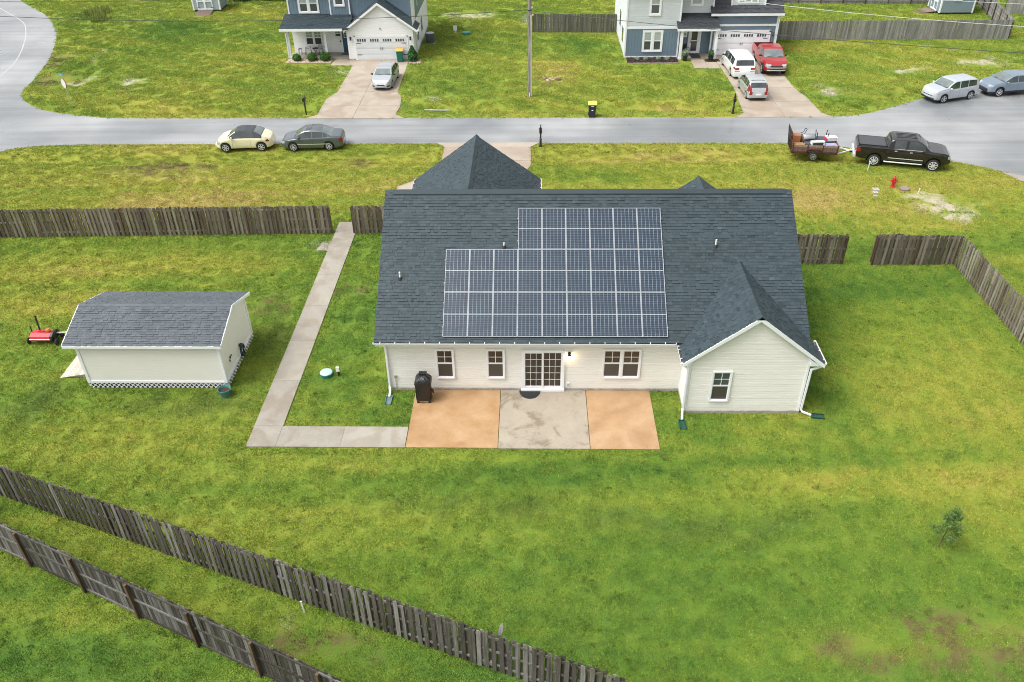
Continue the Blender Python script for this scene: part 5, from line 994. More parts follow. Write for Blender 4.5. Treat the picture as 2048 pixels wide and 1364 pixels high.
# trees at the top edge, sapling in the yard, weeds
def tree(label, x, y, h, r, seed):
    t = thing('pine_tree', label, 'tree', (x,y,0), 0, 'dark trees behind the pale shed lawn'); rs = random.Random(seed); tk = MB().tube([(x,y,-.1),(x+.1,y,h*.5),(x,y,h*.95)], [.22,.15,.04], 8)
    for k in range(9): a = rs.uniform(0,6.28); z = rs.uniform(.12,.8)*h; tk.tube([(x,y,z),(x+math.cos(a)*r*.7,y+math.sin(a)*r*.7,z+.4)], [.06,.02], 5)
    tk.build('trunk', M_POST, t)
    def sh(r_): z = r_.uniform(0,1); rr = r*(1.08-z)**.6*(.7+.4*math.sin(z*19+seed))*r_.uniform(.15,1)**.5; a = r_.uniform(0,6.283); return (x+rr*math.cos(a), y+rr*math.sin(a), .05+z*h), (math.cos(a),math.sin(a),.3)
    leaves(sh, 3600, .17, seed).build('crown', M_TREE, t)
for i, (x, lb) in enumerate(((-33.9,'first dark tree right of the pale shed at the top edge'),(-32.3,'second dark tree right of the pale shed'),(-30.6,'third dark tree along the top edge'),(-29.0,'fourth dark tree along the top edge'),(-27.3,'fifth dark tree, partly behind the blue upper wall'),(-25.4,'sixth dark tree, nearest the blue house wall'))): tree(lb, x, 100.2+.4*(i%2), 5.2+.4*(i%3), 1.5, 90+i)
sp = thing('sapling_tree', 'thin young tree standing alone in the lower right lawn', 'tree', (14.1,19.4,0)); tk = MB().tube([(14.1,19.4,-.05),(14.2,19.45,.6),(14.32,19.5,1.25),(14.36,19.5,1.75)], [.02,.016,.011,.004], 6)
rs = random.Random(5); tips = []
for k in range(13): z = .35+k*.1; a = k*2.4; tip = (14.15+.1*z+math.cos(a)*.44*(1.3-z*.72), 19.43+math.sin(a)*.44*(1.3-z*.72), z+.24); tips.append(tip); tk.tube([(14.12+.14*z,19.42+.04*z,z),tip], [.008,.003], 4)
tk.build('trunk', M_POST, sp)
def shp(r_): i = r_.integers(0, len(tips)); p = np.array(tips[i]); b = np.array([14.2,19.45,p[2]-.25]); k = r_.uniform(.35,1.15); q = b+(p-b)*k+r_.normal(0,.065,3); return tuple(q), (0,0,.6)
leaves(shp, 2800, .036, 9).build('crown', M_SAP, sp)
for i, (x, y, rr, lb) in enumerate(((-48.3,94.6,1.3,'overgrown weed clump beside the curving side street'),(-46.8,91.4,.8,'low weed tuft below the overgrown clump by the street'))):
    t = thing('weed_clump', lb, 'weeds', (x,y,0)); mb = MB()
    for k in range(700): a = rng.uniform(0,6.28); q = rr*math.sqrt(rng.uniform(0,1)); bx, by = x+q*math.cos(a), y+q*math.sin(a)*1.3; l = rng.uniform(.3,.75); dx, dy = rng.normal(0,.2,2); mb.add([(bx-.03,by,0),(bx+.03,by,0),(bx+dx,by+dy,l)], [(0,1,2)], float(rng.uniform(0,1)))
    mb.build('leaves', M_WEED, t)
# ------------------------------------------------------------------ vehicles
m = NT('car_glass'); m.set(color=m.ramp(m.noise(1.2, 2, .5, m.objc()), [(.3,(.02,.027,.028)),(.7,(.055,.068,.068))]), rough=.05, spec=.8, coat=.5); M_CGLASS = m.m
m = NT('windscreen_glass'); m.set(color=m.ramp(m.noise(1.2, 2, .5, m.objc()), [(.3,(.10,.125,.125)),(.7,(.20,.235,.235))]), rough=.05, spec=.8, coat=.5); M_WSG = m.m  # paler than the side glass: sky reflection put into the base colour
M_TYRE = plain('tyre_rubber', (.016,.016,.017), .8, var=.25, scale=20); M_RIM = plain('alloy_rim', (.58,.59,.61), .3, .35, .08); M_CHROME = plain('chrome', (.72,.73,.75), .25, .35, .03); M_HEAD = plain('headlamp_lens', (.42,.44,.45), .12, .2, .1, coat=.8); M_TAIL = plain('red_tail_lens', (.26,.012,.012), .18, var=.1, coat=.8); M_CLAD = plain('black_cladding', (.02,.021,.023), .6); M_UNDER = plain('dark_underbody', (.01,.01,.01), .9); M_PLATE = plain('licence_plate', (.7,.72,.72), .4)
S_SIDE = [0,.10,.24,.40,.56,.72,.86,.94,1.0]; Y_SIDE = [.92,.965,.99,1.0,1.0,.995,.985,.975,.955]
S_UP = [.05,.33,.62,.87,.95]; C_TOP = [.93,.82,.6,.4,.2,0.0]
def wheel(parent, x, y, side, r, w, spokes, rimmat):
    wl = bpy.data.objects.new('wheel', None); COL.objects.link(wl); wl.parent = parent; wl.location = (x, y, r)
    MB().lathe([(r*.62,-w/2),(r*.9,-w/2),(r*.985,-w*.36),(r,0),(r*.985,w*.36),(r*.9,w/2),(r*.62,w/2)], axis='y', n=28).build('tyre', M_TYRE, wl, True, world=False)
    rr = r*.70; o = side*(w*.5+.006); rim = MB().lathe([(rr,o-side*.004),(rr,o),(rr*.88,o+side*.004),(rr*.86,o-side*.003)], axis='y', n=28, cap=False)
    for k in range(spokes): a = 2*math.pi*k/spokes+.3; rim.bar((math.cos(a)*rr*.12,o-side*.0,math.sin(a)*rr*.12),(math.cos(a)*rr*.9,o-side*.0,math.sin(a)*rr*.9),rr*.26 if spokes < 7 else rr*.2,.02,upv=(0,1,0))
    rim.lathe([(rr*.22,o-side*.003),(rr*.22,o+side*.012),(rr*.1,o+side*.016)], axis='y', n=12); rim.build('rim', rimmat, wl, True, world=False)
    MB().lathe([(rr*.86,o-side*.005),(rr*.86,o-side*.003)], axis='y', n=20).build('dark_rim_backing', M_UNDER, wl, world=False)  # near-black disc gives the spoke gaps their shade by colour
def sm(a, k):
    if k < 2: return a
    p = np.pad(a, k, mode='edge'); ker = np.hanning(2*k+3)[1:-1]; ker /= ker.sum(); return np.convolve(p, ker, 'valid')
def car(name, label, cat, near, heading, P, near_side):
    """near: ground point midway between the two wheels on one side; near_side +1 left, -1 right"""
    L, W, wb, fo, r = P['L'], P['W'], P['wb'], P['fo'], P['r']; xf = L/2-fo; xr = xf-wb; hwm = W/2; track = hwm-.11
    a = R(heading); mid = (xf+xr)/2; off = Vector((mid, near_side*track)); c, s = math.cos(a), math.sin(a)
    org = Vector((near[0]-(c*off.x-s*off.y), near[1]-(s*off.x+c*off.y), P.get('z', 0)))
    t = thing(name, label, cat, org, a); paint = P['paint']; ra = r*P.get('arch', 1.13)
    xs = np.unique(np.round(np.concatenate([np.linspace(-L/2, L/2, int(L/.05)), *[[xw-ra-.002,xw-ra+.002,xw-ra*.97,xw-ra*.9,xw+ra*.9,xw+ra*.97,xw+ra-.002,xw+ra+.002] for xw in (xf, xr)]]), 4))
    fine = np.linspace(-L/2, L/2, 401); ip = lambda pts, k: np.interp(xs, fine, sm(np.interp(fine, [p[0] for p in pts], [p[1] for p in pts]), k))
    top = ip(P['top'], P.get('ks', 7)); belt = np.minimum(ip(P['belt'], 7), top-.005); hw = ip(P['hw'], 9)*hwm; sill = P['sill']+ip(P.get('lift', [(-L/2,.08),(-L/2+.35,0),(L/2-.35,0),(L/2,.06)]), 5)
    zs = sill.copy()
    for xw in (xf, xr): q = ra**2-(xs-xw)**2; zs = np.where(q > 0, np.maximum(zs, r+np.sqrt(np.maximum(q, 0))-.0), zs)
    zs = np.minimum(zs, belt-.06); h = top-belt; n = len(xs); tum = P.get('tum', .38)
    rows = []
    for sf, yf in zip(S_SIDE, Y_SIDE): rows.append((hw*yf, zs+(belt-zs)*sf))
    for u in S_UP: rows.append((hw*.955-tum*h*u-(.03 if u > .9 else 0), belt+h*u))
    ytop = rows[-1][0]
    for cf in C_TOP: rows.append((ytop*cf, belt+h*(1-.05*cf**3)))
    nr = len(rows); YY = np.stack([q[0] for q in rows]); ZZ = np.stack([q[1] for q in rows])
    out = {}
    def addq(tag_, pts): out.setdefault(tag_, MB()).add(pts, [tuple(range(len(pts)))])
    iu = len(S_SIDE); it = iu+len(S_UP)
    for i in range(n-1):
        xm = (xs[i]+xs[i+1])/2; hm = (h[i]+h[i+1])/2
        for j in range(nr-1):
            ym = YY[j:j+2, i:i+2].mean(); zm = ZZ[j:j+2, i:i+2].mean(); tg = 'body'
            if iu <= j < it-2 and hm > .14:
                for k, (w0, w1) in enumerate(P['win']):
                    if w0 < xm < w1: tg = 'side_window%d' % k
            if j >= it-1:
                if P['ws'][0] < xm < P['ws'][1] and j >= it: tg = 'windshield'
                if P['rw'][0] < xm < P['rw'][1] and j >= it: tg = 'rear_window'
            if P.get('soft') and P['soft'][0] < xm < P['soft'][1] and j >= iu and not tg.startswith('side') and tg == 'body': tg = 'soft_top'
            if P.get('roofx') and P['roofx'][0] < xm < P['roofx'][1] and j >= it+1 and tg == 'body': tg = P['roofx'][2]
            if j < P.get('clad', 0) and tg == 'body': tg = 'lower_cladding'
            for nm, f in P.get('mark', []):
                if tg == 'body' and f(xm, ym, zm): tg = nm
            if P.get('open') and P['open'][0] < xm < P['open'][1] and j >= it: continue
            for sg in (1, -1):
                p = [(xs[i],sg*YY[j,i],ZZ[j,i]),(xs[i+1],sg*YY[j,i+1],ZZ[j,i+1]),(xs[i+1],sg*YY[j+1,i+1],ZZ[j+1,i+1]),(xs[i],sg*YY[j+1,i],ZZ[j+1,i])]
                one = tg in ('body','windshield','rear_window','soft_top','lower_cladding','sunroof')
                addq(tg if one else tg+('L' if sg > 0 else 'R'), p if sg < 0 else p[::-1])
        addq('underbody', [(xs[i],-YY[0,i],zs[i]),(xs[i+1],-YY[0,i+1],zs[i+1]),(xs[i+1],YY[0,i+1],zs[i+1]),(xs[i],YY[0,i],zs[i])])
    ny = 12
    for e, sg in ((0, -1), (n-1, 1)):
        for j in range(nr-1):
            for k in range(ny):
                f0, f1 = -1+2*k/ny, -1+2*(k+1)/ny; b = P.get('bulge', .07)
                def pt(jj, f): zf = max(0, 1-abs(S_SIDE[jj]-.45)*1.5) if jj < iu else max(0, .18-.2*(jj-iu)); return (xs[e]+sg*b*(1-f*f)*(.35+.65*zf)*(1 if 0 < jj < iu-1 else .35)*1.0 if 0 < jj < nr-1 else xs[e], f*YY[jj,e], ZZ[jj,e])
                q = [pt(j, f0), pt(j, f1), pt(j+1, f1), pt(j+1, f0)]; ym = abs(f0+f1)/2*YY[j,e]; zm = (ZZ[j,e]+ZZ[j+1,e])/2; tg = 'body'
                for nm, f in P.get('front' if sg > 0 else 'rear', []):
                    if tg == 'body' and f(ym, zm): tg = nm
                if tg in ('headlight','taillight'): tg += 'L' if f0+f1 > 0 else 'R'
                addq(tg, q if sg > 0 else q[::-1])
    MT = dict(body=paint, windshield=M_WSG, rear_window=P.get('rwmat', M_CGLASS), soft_top=P.get('softmat', M_CLAD), lower_cladding=M_CLAD, underbody=M_UNDER, sunroof=M_CGLASS, grille=M_CLAD, bumper=P.get('bumper', M_CLAD), plate=M_PLATE, chrome=M_CHROME, grille_bar=M_CHROME)
    for tg, mb in out.items():
        nm = tg.rstrip('LR') if tg[-1] in 'LR' else tg; nm = nm.rstrip('0123456789'); mt = MT.get(nm, M_CGLASS if 'window' in nm else M_HEAD if nm == 'headlight' else M_TAIL if nm == 'taillight' else M_CLAD if nm in ('fog_lamp','wheel_arch') else paint)
        mb.build(nm, mt, t, True, world=False)
    hwx = lambda x: float(np.interp(x, xs, hw)); bz = lambda x: float(np.interp(x, xs, belt))
    MB().box((xr-ra*1.05,-hwm*.84,r*.8),(xf+ra*1.05,hwm*.84,r+ra*.95)).build('wheel_housing', M_UNDER, t, world=False)
    for x in (xf, xr):
        for sg in (1, -1): wheel(t, x, sg*(hwm-.125), sg, r, P.get('tw', .21), P.get('spokes', 5), P.get('rim', M_RIM))
    for sg in (1, -1):
        xm = P['mirror']; ym = hwx(xm)*.95; mr_ = MB().tube([(xm+.02,sg*(ym-.02),bz(xm)+.07),(xm,sg*(ym+.10),bz(xm)+.10),(xm-.01,sg*(ym+.21),bz(xm)+.10)], [.03,.085,.06], 8); mr_.build('mirror', P.get('mirmat', paint), t, True, world=False)
        for xd in P.get('handles', []): y_ = hwx(xd)*.992; MB().cbox((xd,sg*y_,bz(xd)-.11),(.17,.035,.035)).build('door_handle', P.get('hmat', paint), t, world=False)
        for xd in P.get('seams', []): MB().add([(xd-.006,sg*(hwx(xd)*yf+.002),P['sill']+(bz(xd)-P['sill'])*sf) for sf, yf in zip(S_SIDE[1:], Y_SIDE[1:])]+[(xd+.006,sg*(hwx(xd)*yf+.002),P['sill']+(bz(xd)-P['sill'])*sf) for sf, yf in zip(S_SIDE[1:], Y_SIDE[1:])], [(k,k+1,k+9,k+8) for k in range(7)]).build('door_seam', M_UNDER, t, world=False)
        if P.get('strip'):
            z0, mt, x0, x1 = P['strip']; k = 14; xx = [x0+(x1-x0)*q/k for q in range(k+1)]; MB().add([(x,sg*(hwx(x)+.006),z0-.025) for x in xx]+[(x,sg*(hwx(x)+.006),z0+.025) for x in xx], [(q,q+1,q+k+2,q+k+1) for q in range(k)]).build('side_strip', mt, t, world=False)
    for sg in (-.28, .18): 
        if P.get('wiper', True): x0 = P['ws'][1]; MB().bar((x0-.02,sg*W,float(np.interp(x0,xs,top))+.03),(x0-.06,sg*W+.5,float(np.interp(x0-.06,xs,top))+.035),.02,.012).build('wiper', M_CLAD, t, world=False)
    return t, dict(xs=xs, top=top, belt=belt, hw=hw, org=org, a=a)
def mid2(a, b): return ((a[0]+b[0])/2, (a[1]+b[1])/2)
M_CREAMC = carpaint('cream_car_paint', (.74,.69,.48), 0, .3); M_SOFT = plain('black_canvas', (.055,.062,.072), .85, var=.15, scale=12, bump=.003)
car('convertible_car', 'cream rounded convertible with dark soft top parked on the verge', 'car', mid2((-21.65,54.79),(-19.22,54.97)), 184.2, dict(L=4.08, W=1.74, wb=2.5, fo=.80, r=.325, sill=.24, paint=M_CREAMC, tum=.42,
  top=[(-2.04,.60),(-1.95,.84),(-1.7,.99),(-1.42,1.10),(-1.1,1.30),(-.75,1.43),(-.2,1.50),(.25,1.47),(.48,1.40),(1.0,1.05),(1.3,.98),(1.65,.86),(1.9,.69),(2.04,.46)], belt=[(-2.04,.58),(-1.9,.80),(-1.35,.93),(-.6,.93),(.9,.93),(1.4,.86),(1.8,.68),(2.04,.44)],
  hw=[(-2.04,.55),(-1.92,.76),(-1.6,.93),(-1.25,1.0),(-.75,.95),(-.4,.93),(.5,.93),(.85,.95),(1.25,1.0),(1.6,.93),(1.9,.72),(2.04,.45)], win=[(-.75,-.06),(-.02,.86)], ws=(.46,1.02), rw=(-1.32,-.86), soft=(-1.40,.46), softmat=M_SOFT, rwmat=M_WSG, mirror=.72, handles=[-.35], seams=[.72,-.55],
  mark=[('taillight', lambda x,y,z: (x+1.72)**2/.012+(z-.74)**2/.012 < 1 and y > .5), ('headlight', lambda x,y,z: (x-1.72)**2/.02+(z-.66)**2/.02 < 1 and y > .4)], front=[('bumper', lambda y,z: z < .36)], rear=[('bumper', lambda y,z: z < .36)], spokes=6), 1)
M_GREYC = carpaint('grey_sedan_paint', (.12,.145,.16), .5, .28)
car('sedan_car', 'dark grey four door sedan parked behind the cream convertible', 'car', mid2((-16.85,54.9),(-14.42,55.04)), 183.3, dict(L=4.38, W=1.74, wb=2.51, fo=.88, r=.315, sill=.2, paint=M_GREYC, tum=.36,
  top=[(-2.19,.72),(-2.12,.98),(-1.9,1.03),(-1.42,1.06),(-.85,1.36),(-.5,1.43),(0,1.455),(.4,1.42),(.62,1.34),(1.18,.99),(1.5,.93),(1.95,.82),(2.1,.72),(2.19,.55)], belt=[(-2.19,.70),(-2.05,.92),(-1.3,.97),(0,.93),(1.1,.90),(1.7,.83),(2.05,.70),(2.19,.53)],
  hw=[(-2.19,.78),(-2.05,.92),(-1.7,.98),(-1,1),(.9,1),(1.6,.97),(1.95,.88),(2.12,.74),(2.19,.6)], rwmat=M_WSG, win=[(-1.12,-.86),(-.82,-.12),(-.04,.92)], ws=(.6,1.18), rw=(-1.44,-.82), roofx=(-.05,.38,'sunroof'), mirror=.86, handles=[-.62,.18], seams=[.86,-.08,-.95], strip=(.52,M_CHROME,-1.3,1.0),
  mark=[('taillight', lambda x,y,z: x < -1.93 and .62 < z < .88 and y > .55), ('headlight', lambda x,y,z: x > 1.9 and .56 < z < .72 and y > .45)], front=[('headlight', lambda y,z: y > .28 and z > .42), ('grille', lambda y,z: y < .28 and z > .3), ('bumper', lambda y,z: z < .3)], rear=[('taillight', lambda y,z: y > .45 and z > .55), ('plate', lambda y,z: y < .25 and .5 < z < .68), ('bumper', lambda y,z: z < .36)], spokes=7), 1)
M_SILVER = carpaint('silver_paint', (.40,.43,.46), .3, .3); M_WHITEC = carpaint('white_car_paint', (.72,.73,.72), 0, .28); M_SILV2 = carpaint('pale_silver_paint', (.44,.47,.48), .25, .3); M_SOUL = carpaint('bright_silver_paint', (.46,.50,.55), .25, .28); M_BLUEG = carpaint('blue_grey_paint', (.20,.265,.33), .35, .3); M_REDC = carpaint('red_truck_paint', (.36,.016,.02), .15, .3); M_BLKC = carpaint('black_truck_paint', (.016,.014,.014), .2, .2)
car('hatchback_car', 'silver hatchback facing the street on the left neighbour driveway', 'car', mid2((-11.85,68.5),(-11.72,71.2)), -92.5, dict(L=4.42, W=1.74, wb=2.65, fo=.90, r=.325, sill=.2, paint=M_SILVER, tum=.36,
  top=[(-2.21,.68),(-2.13,1.0),(-1.95,1.10),(-1.35,1.38),(-.8,1.45),(-.1,1.47),(.35,1.44),(.55,1.38),(1.2,1.03),(1.5,.97),(1.95,.85),(2.12,.72),(2.21,.52)], belt=[(-2.21,.66),(-2.05,.92),(-1.3,.98),(0,.94),(1.1,.92),(1.7,.84),(2.05,.70),(2.21,.50)], hw=[(-2.21,.8),(-2.05,.93),(-1.6,.98),(-1,1),(.9,1),(1.6,.97),(1.95,.88),(2.12,.72),(2.21,.55)],
  win=[(-1.5,-.92),(-.84,-.14),(-.06,.9)], ws=(.54,1.2), rw=(-1.98,-1.36), mirror=.88, handles=[-.62,.2], seams=[.88,-.1,-1.0], mirmat=M_CLAD, mark=[('headlight', lambda x,y,z: x > 1.86 and .58 < z < .76 and y > .42), ('taillight', lambda x,y,z: x < -1.95 and .7 < z < .95 and y > .5), ('fog_lamp', lambda x,y,z: x > 1.95 and .34 < z < .46 and y > .4)],
  front=[('grille', lambda y,z: y < .34 and .44 < z < .56), ('grille', lambda y,z: y < .4 and .24 < z < .33), ('headlight', lambda y,z: y > .36 and z > .46)], rear=[('taillight', lambda y,z: y > .5 and z > .55)], spokes=7), 1)
car('minivan', 'white minivan seen from behind on the right neighbour driveway', 'van', mid2((16.98,71.25),(16.96,74.2)), 91.5, dict(L=5.12, W=1.98, wb=3.0, fo=1.0, r=.345, sill=.2, paint=M_WHITEC, tum=.22,
  top=[(-2.56,.75),(-2.50,1.08),(-2.44,1.2),(-2.24,1.62),(-2.1,1.70),(-1.2,1.74),(.2,1.73),(.75,1.64),(1.55,1.12),(1.9,1.02),(2.3,.88),(2.48,.75),(2.56,.55)], belt=[(-2.56,.72),(-2.48,1.02),(-2.2,1.08),(-.5,1.05),(1.4,1.0),(2.0,.92),(2.4,.74),(2.56,.53)], hw=[(-2.56,.88),(-2.4,.96),(-1.8,1),(1.2,1),(1.9,.97),(2.3,.88),(2.48,.72),(2.56,.55)],
  win=[(-2.0,-.98),(-.9,.12),(.2,1.15)], ws=(.74,1.55), rw=(-2.46,-2.24), mirror=1.1, handles=[-.7,.35], seams=[1.05,.16,-.95], mirmat=M_CLAD, mark=[('taillight', lambda x,y,z: x < -2.28 and .88 < z < 1.06 and y > .5)], front=[('grille', lambda y,z: y < .5 and z > .35)], rear=[('taillight', lambda y,z: y > .42 and .68 < z < .76), ('plate', lambda y,z: y < .22 and .5 < z < .64)], wiper=False, spokes=6, bulge=.09), 1)
car('small_hatchback', 'pale silver small hatchback seen from behind, lowest on the right driveway', 'car', mid2((17.12,65.46),(17.1,67.95)), 90.8, dict(L=4.06, W=1.70, wb=2.53, fo=.80, r=.30, sill=.2, paint=M_SILV2, tum=.27,
  top=[(-2.03,.70),(-1.97,1.0),(-1.9,1.12),(-1.66,1.42),(-1.5,1.48),(-.7,1.52),(.1,1.51),(.5,1.42),(1.25,1.02),(1.55,.92),(1.85,.78),(2.03,.52)], belt=[(-2.03,.68),(-1.95,.95),(-1.5,1.0),(0,.95),(1.1,.90),(1.6,.80),(1.9,.66),(2.03,.5)], hw=[(-2.03,.84),(-1.9,.94),(-1.4,1),(.9,1),(1.5,.96),(1.85,.8),(2.03,.55)],
  win=[(-1.5,-.98),(-.9,-.16),(-.08,.95)], ws=(.5,1.25), rw=(-1.92,-1.66), roofx=(-1.4,-1.25,'sunroof'), mirror=.92, handles=[-.65,.18], seams=[.9,-.12,-1.0], mark=[('taillight', lambda x,y,z: x < -1.62 and .78 < z < 1.30 and y > .42 and z < 1.28 and y > .52)], front=[('grille', lambda y,z: y < .4 and z > .34)], rear=[('taillight', lambda y,z: y > .48 and z > .52), ('plate', lambda y,z: y < .2 and .52 < z < .66), ('bumper', lambda y,z: z < .3)], wiper=False, spokes=6), 1)
car('boxy_car', 'bright silver boxy hatchback parked at the cul-de-sac edge', 'car', mid2((32.24,64.19),(34.58,65.01)), 199.3, dict(L=4.14, W=1.80, wb=2.57, fo=.84, r=.335, sill=.22, paint=M_SOUL, tum=.2,
  top=[(-2.07,.75),(-2.02,1.08),(-1.96,1.2),(-1.82,1.55),(-1.66,1.60),(-.6,1.64),(.25,1.62),(.5,1.55),(1.1,1.12),(1.45,1.08),(1.86,1.0),(2.02,.88),(2.07,.66)], belt=[(-2.07,.73),(-1.98,1.0),(-1.6,1.08),(-.5,1.02),(.9,1.01),(1.6,.98),(1.95,.86),(2.07,.64)], hw=[(-2.07,.9),(-1.9,.97),(-1.4,1),(.9,1),(1.7,.98),(1.95,.92),(2.07,.8)],
  win=[(-1.66,-.9),(-.84,-.12),(-.04,.86)], ws=(.5,1.1), rw=(-1.98,-1.80), mirror=.84, handles=[-.62,.18], seams=[.84,-.08,-.95], clad=1, mark=[('headlight', lambda x,y,z: x > 1.72 and .70 < z < .88 and y > .45)], front=[('bumper', lambda y,z: z < .42), ('grille', lambda y,z: y < .45 and .56 < z < .62), ('headlight', lambda y,z: y > .42 and z > .46)], rear=[('taillight', lambda y,z: y > .5 and z > .6)], spokes=5, bulge=.1), 1)
car('suv_car', 'blue grey sport utility car cut off by the right edge', 'car', (38.45,65.86), 190, dict(L=4.46, W=1.83, wb=2.64, fo=.92, r=.35, sill=.26, paint=M_BLUEG, tum=.30,
  top=[(-2.23,.8),(-2.16,1.1),(-1.9,1.3),(-1.55,1.55),(-.8,1.62),(0,1.62),(.4,1.55),(1.1,1.12),(1.5,1.06),(1.95,.96),(2.15,.84),(2.23,.6)], belt=[(-2.23,.78),(-2.1,1.05),(-1.4,1.1),(0,1.05),(1.0,1.02),(1.7,.96),(2.08,.82),(2.23,.58)], hw=[(-2.23,.85),(-2.0,.96),(-1.4,1),(.9,1),(1.7,.97),(2.05,.88),(2.23,.68)],
  win=[(-1.5,-.95),(-.86,-.12),(-.04,.9)], ws=(.4,1.1), rw=(-2.0,-1.55), mirror=.86, handles=[-.62,.2], seams=[.86,-.08,-1.0], clad=2, mark=[('headlight', lambda x,y,z: x > 1.85 and .78 < z < .92 and y > .45)], front=[('grille', lambda y,z: y < .6 and z < .62)], rear=[('taillight', lambda y,z: y > .5 and z > .6)], spokes=5, bulge=.1), 1)
PICK = dict(L=5.85, W=2.02, wb=3.65, fo=.98, r=.40, sill=.44, tum=.24, ks=3, belt=[(-2.92,1.22),(-2.7,1.30),(-.9,1.30),(-.6,1.28),(1.3,1.22),(2.2,1.18),(2.7,1.08),(2.92,.9)], hw=[(-2.92,.93),(-2.75,.98),(-1.5,1),(1.2,1),(2.2,1),(2.65,.94),(2.85,.86),(2.92,.78)], tw=.27, arch=1.16, bulge=.05)
P = dict(PICK); P.update(paint=M_BLKC, top=[(-2.92,1.28),(-2.8,1.35),(-1.05,1.36),(-.98,1.4),(-.86,1.80),(-.7,1.88),(-.1,1.91),(.75,1.90),(1.0,1.80),(1.62,1.30),(1.9,1.27),(2.5,1.22),(2.75,1.14),(2.92,.95)], win=[(-.66,.10),(.22,1.25)], ws=(.98,1.62), rw=(-.98,-.84), mirror=1.2, handles=[-.5,.45], hmat=M_CHROME, mirmat=M_BLKC, seams=[1.25,.16,-.72], strip=(.68,M_CHROME,-.9,1.25), mark=[('taillight', lambda x,y,z: x < -2.66 and .88 < z < 1.2 and y > .7), ('headlight', lambda x,y,z: x > 2.72 and .86 < z < 1.04 and y > .5)],
  front=[('headlight', lambda y,z: y > .55 and z > .72), ('chrome', lambda y,z: z < .6), ('grille', lambda y,z: y < .55)], rear=[('taillight', lambda y,z: y > .72 and z > .7), ('plate', lambda y,z: y < .2 and .62 < z < .78), ('chrome', lambda y,z: z < .66)], spokes=8, rim=M_CHROME, sill=.46)
gm, info = car('pickup_truck', 'black crew cab pickup with bed cover and trailer behind it', 'truck', mid2((22.79,52.09),(26.22,51.2)), -14.5, P, -1)
MB().box((-2.78,-.80,1.36),(-1.10,.80,1.392)).build('bed_cover', plain('bed_cover_vinyl', (.06,.064,.07), .5, var=.1, scale=20), gm, world=False); MB().box((-2.84,-.84,1.34),(-2.77,.84,1.40)).box((-1.12,-.84,1.34),(-1.04,.84,1.40)).box((-2.84,-.84,1.34),(-1.04,-.79,1.40)).box((-2.84,.79,1.34),(-1.04,.84,1.40)).build('cover_rail', M_CLAD, gm, world=False)
for sg in (1, -1): MB().tube([(-1.1,sg*1.02,.42),(-1.0,sg*1.06,.42),(1.15,sg*1.06,.42),(1.25,sg*1.02,.42)], .045, 8).build('side_step', M_CHROME, gm, True, world=False); MB().box((-.62,sg*.955-.008,1.272),(1.25,sg*.955+.008,1.30)).build('window_trim', M_CHROME, gm, world=False)
MB().box((-3.05,-.95,.52),(-2.9,.95,.70)).build('rear_bumper', M_CHROME, gm, world=False); MB().box((-3.2,-.05,.46),(-2.95,.05,.54)).build('hitch', M_DARKMET, gm, world=False)
for y in (-.35,-.12,.12,.35): MB().box((-.55,y-.012,1.905),(.7,y+.012,1.925)).build('roof_rib', M_BLKC, gm, world=False)
P = dict(PICK); P.update(paint=M_REDC, top=[(-2.92,1.28),(-2.8,1.34),(-.88,1.35),(-.82,1.4),(-.70,1.78),(-.55,1.86),(.1,1.88),(.6,1.86),(.85,1.78),(1.55,1.28),(1.85,1.25),(2.5,1.20),(2.75,1.12),(2.92,.93)], win=[(-.52,.02),(.12,1.18)], ws=(.84,1.55), rw=(-.82,-.68), open=(-2.78,-.95), mirror=1.15, handles=[.3], mirmat=M_CLAD, seams=[1.2,.07], mark=[('headlight', lambda x,y,z: x > 2.7 and .82 < z < 1.06 and y > .5)],
  front=[('headlight', lambda y,z: y > .52 and z > .72), ('chrome', lambda y,z: z < .62 and z > .5), ('bumper', lambda y,z: z <= .5), ('grille_bar', lambda y,z: .73 < z < .79 and y < .55), ('grille', lambda y,z: y < .55)], rear=[('taillight', lambda y,z: y > .72 and z > .7)], spokes=6, bumper=M_REDC)
rd, info = car('pickup_truck', 'red extended cab pickup with open bed in front of the garage', 'truck', mid2((19.9,71.9),(19.9,75.5)), -91.0, P, -1)
MB().add([(-2.8,-.76,1.33),(-.94,-.76,1.33),(-.94,.76,1.33),(-2.8,.76,1.33),(-2.8,-.76,.82),(-.94,-.76,.82),(-.94,.76,.82),(-2.8,.76,.82)], [(4,5,6,7),(0,1,5,4),(1,2,6,5),(2,3,7,6),(3,0,4,7)]).build('bed', carpaint('red_bed_paint', (.26,.015,.018), .1, .45), rd, world=False)

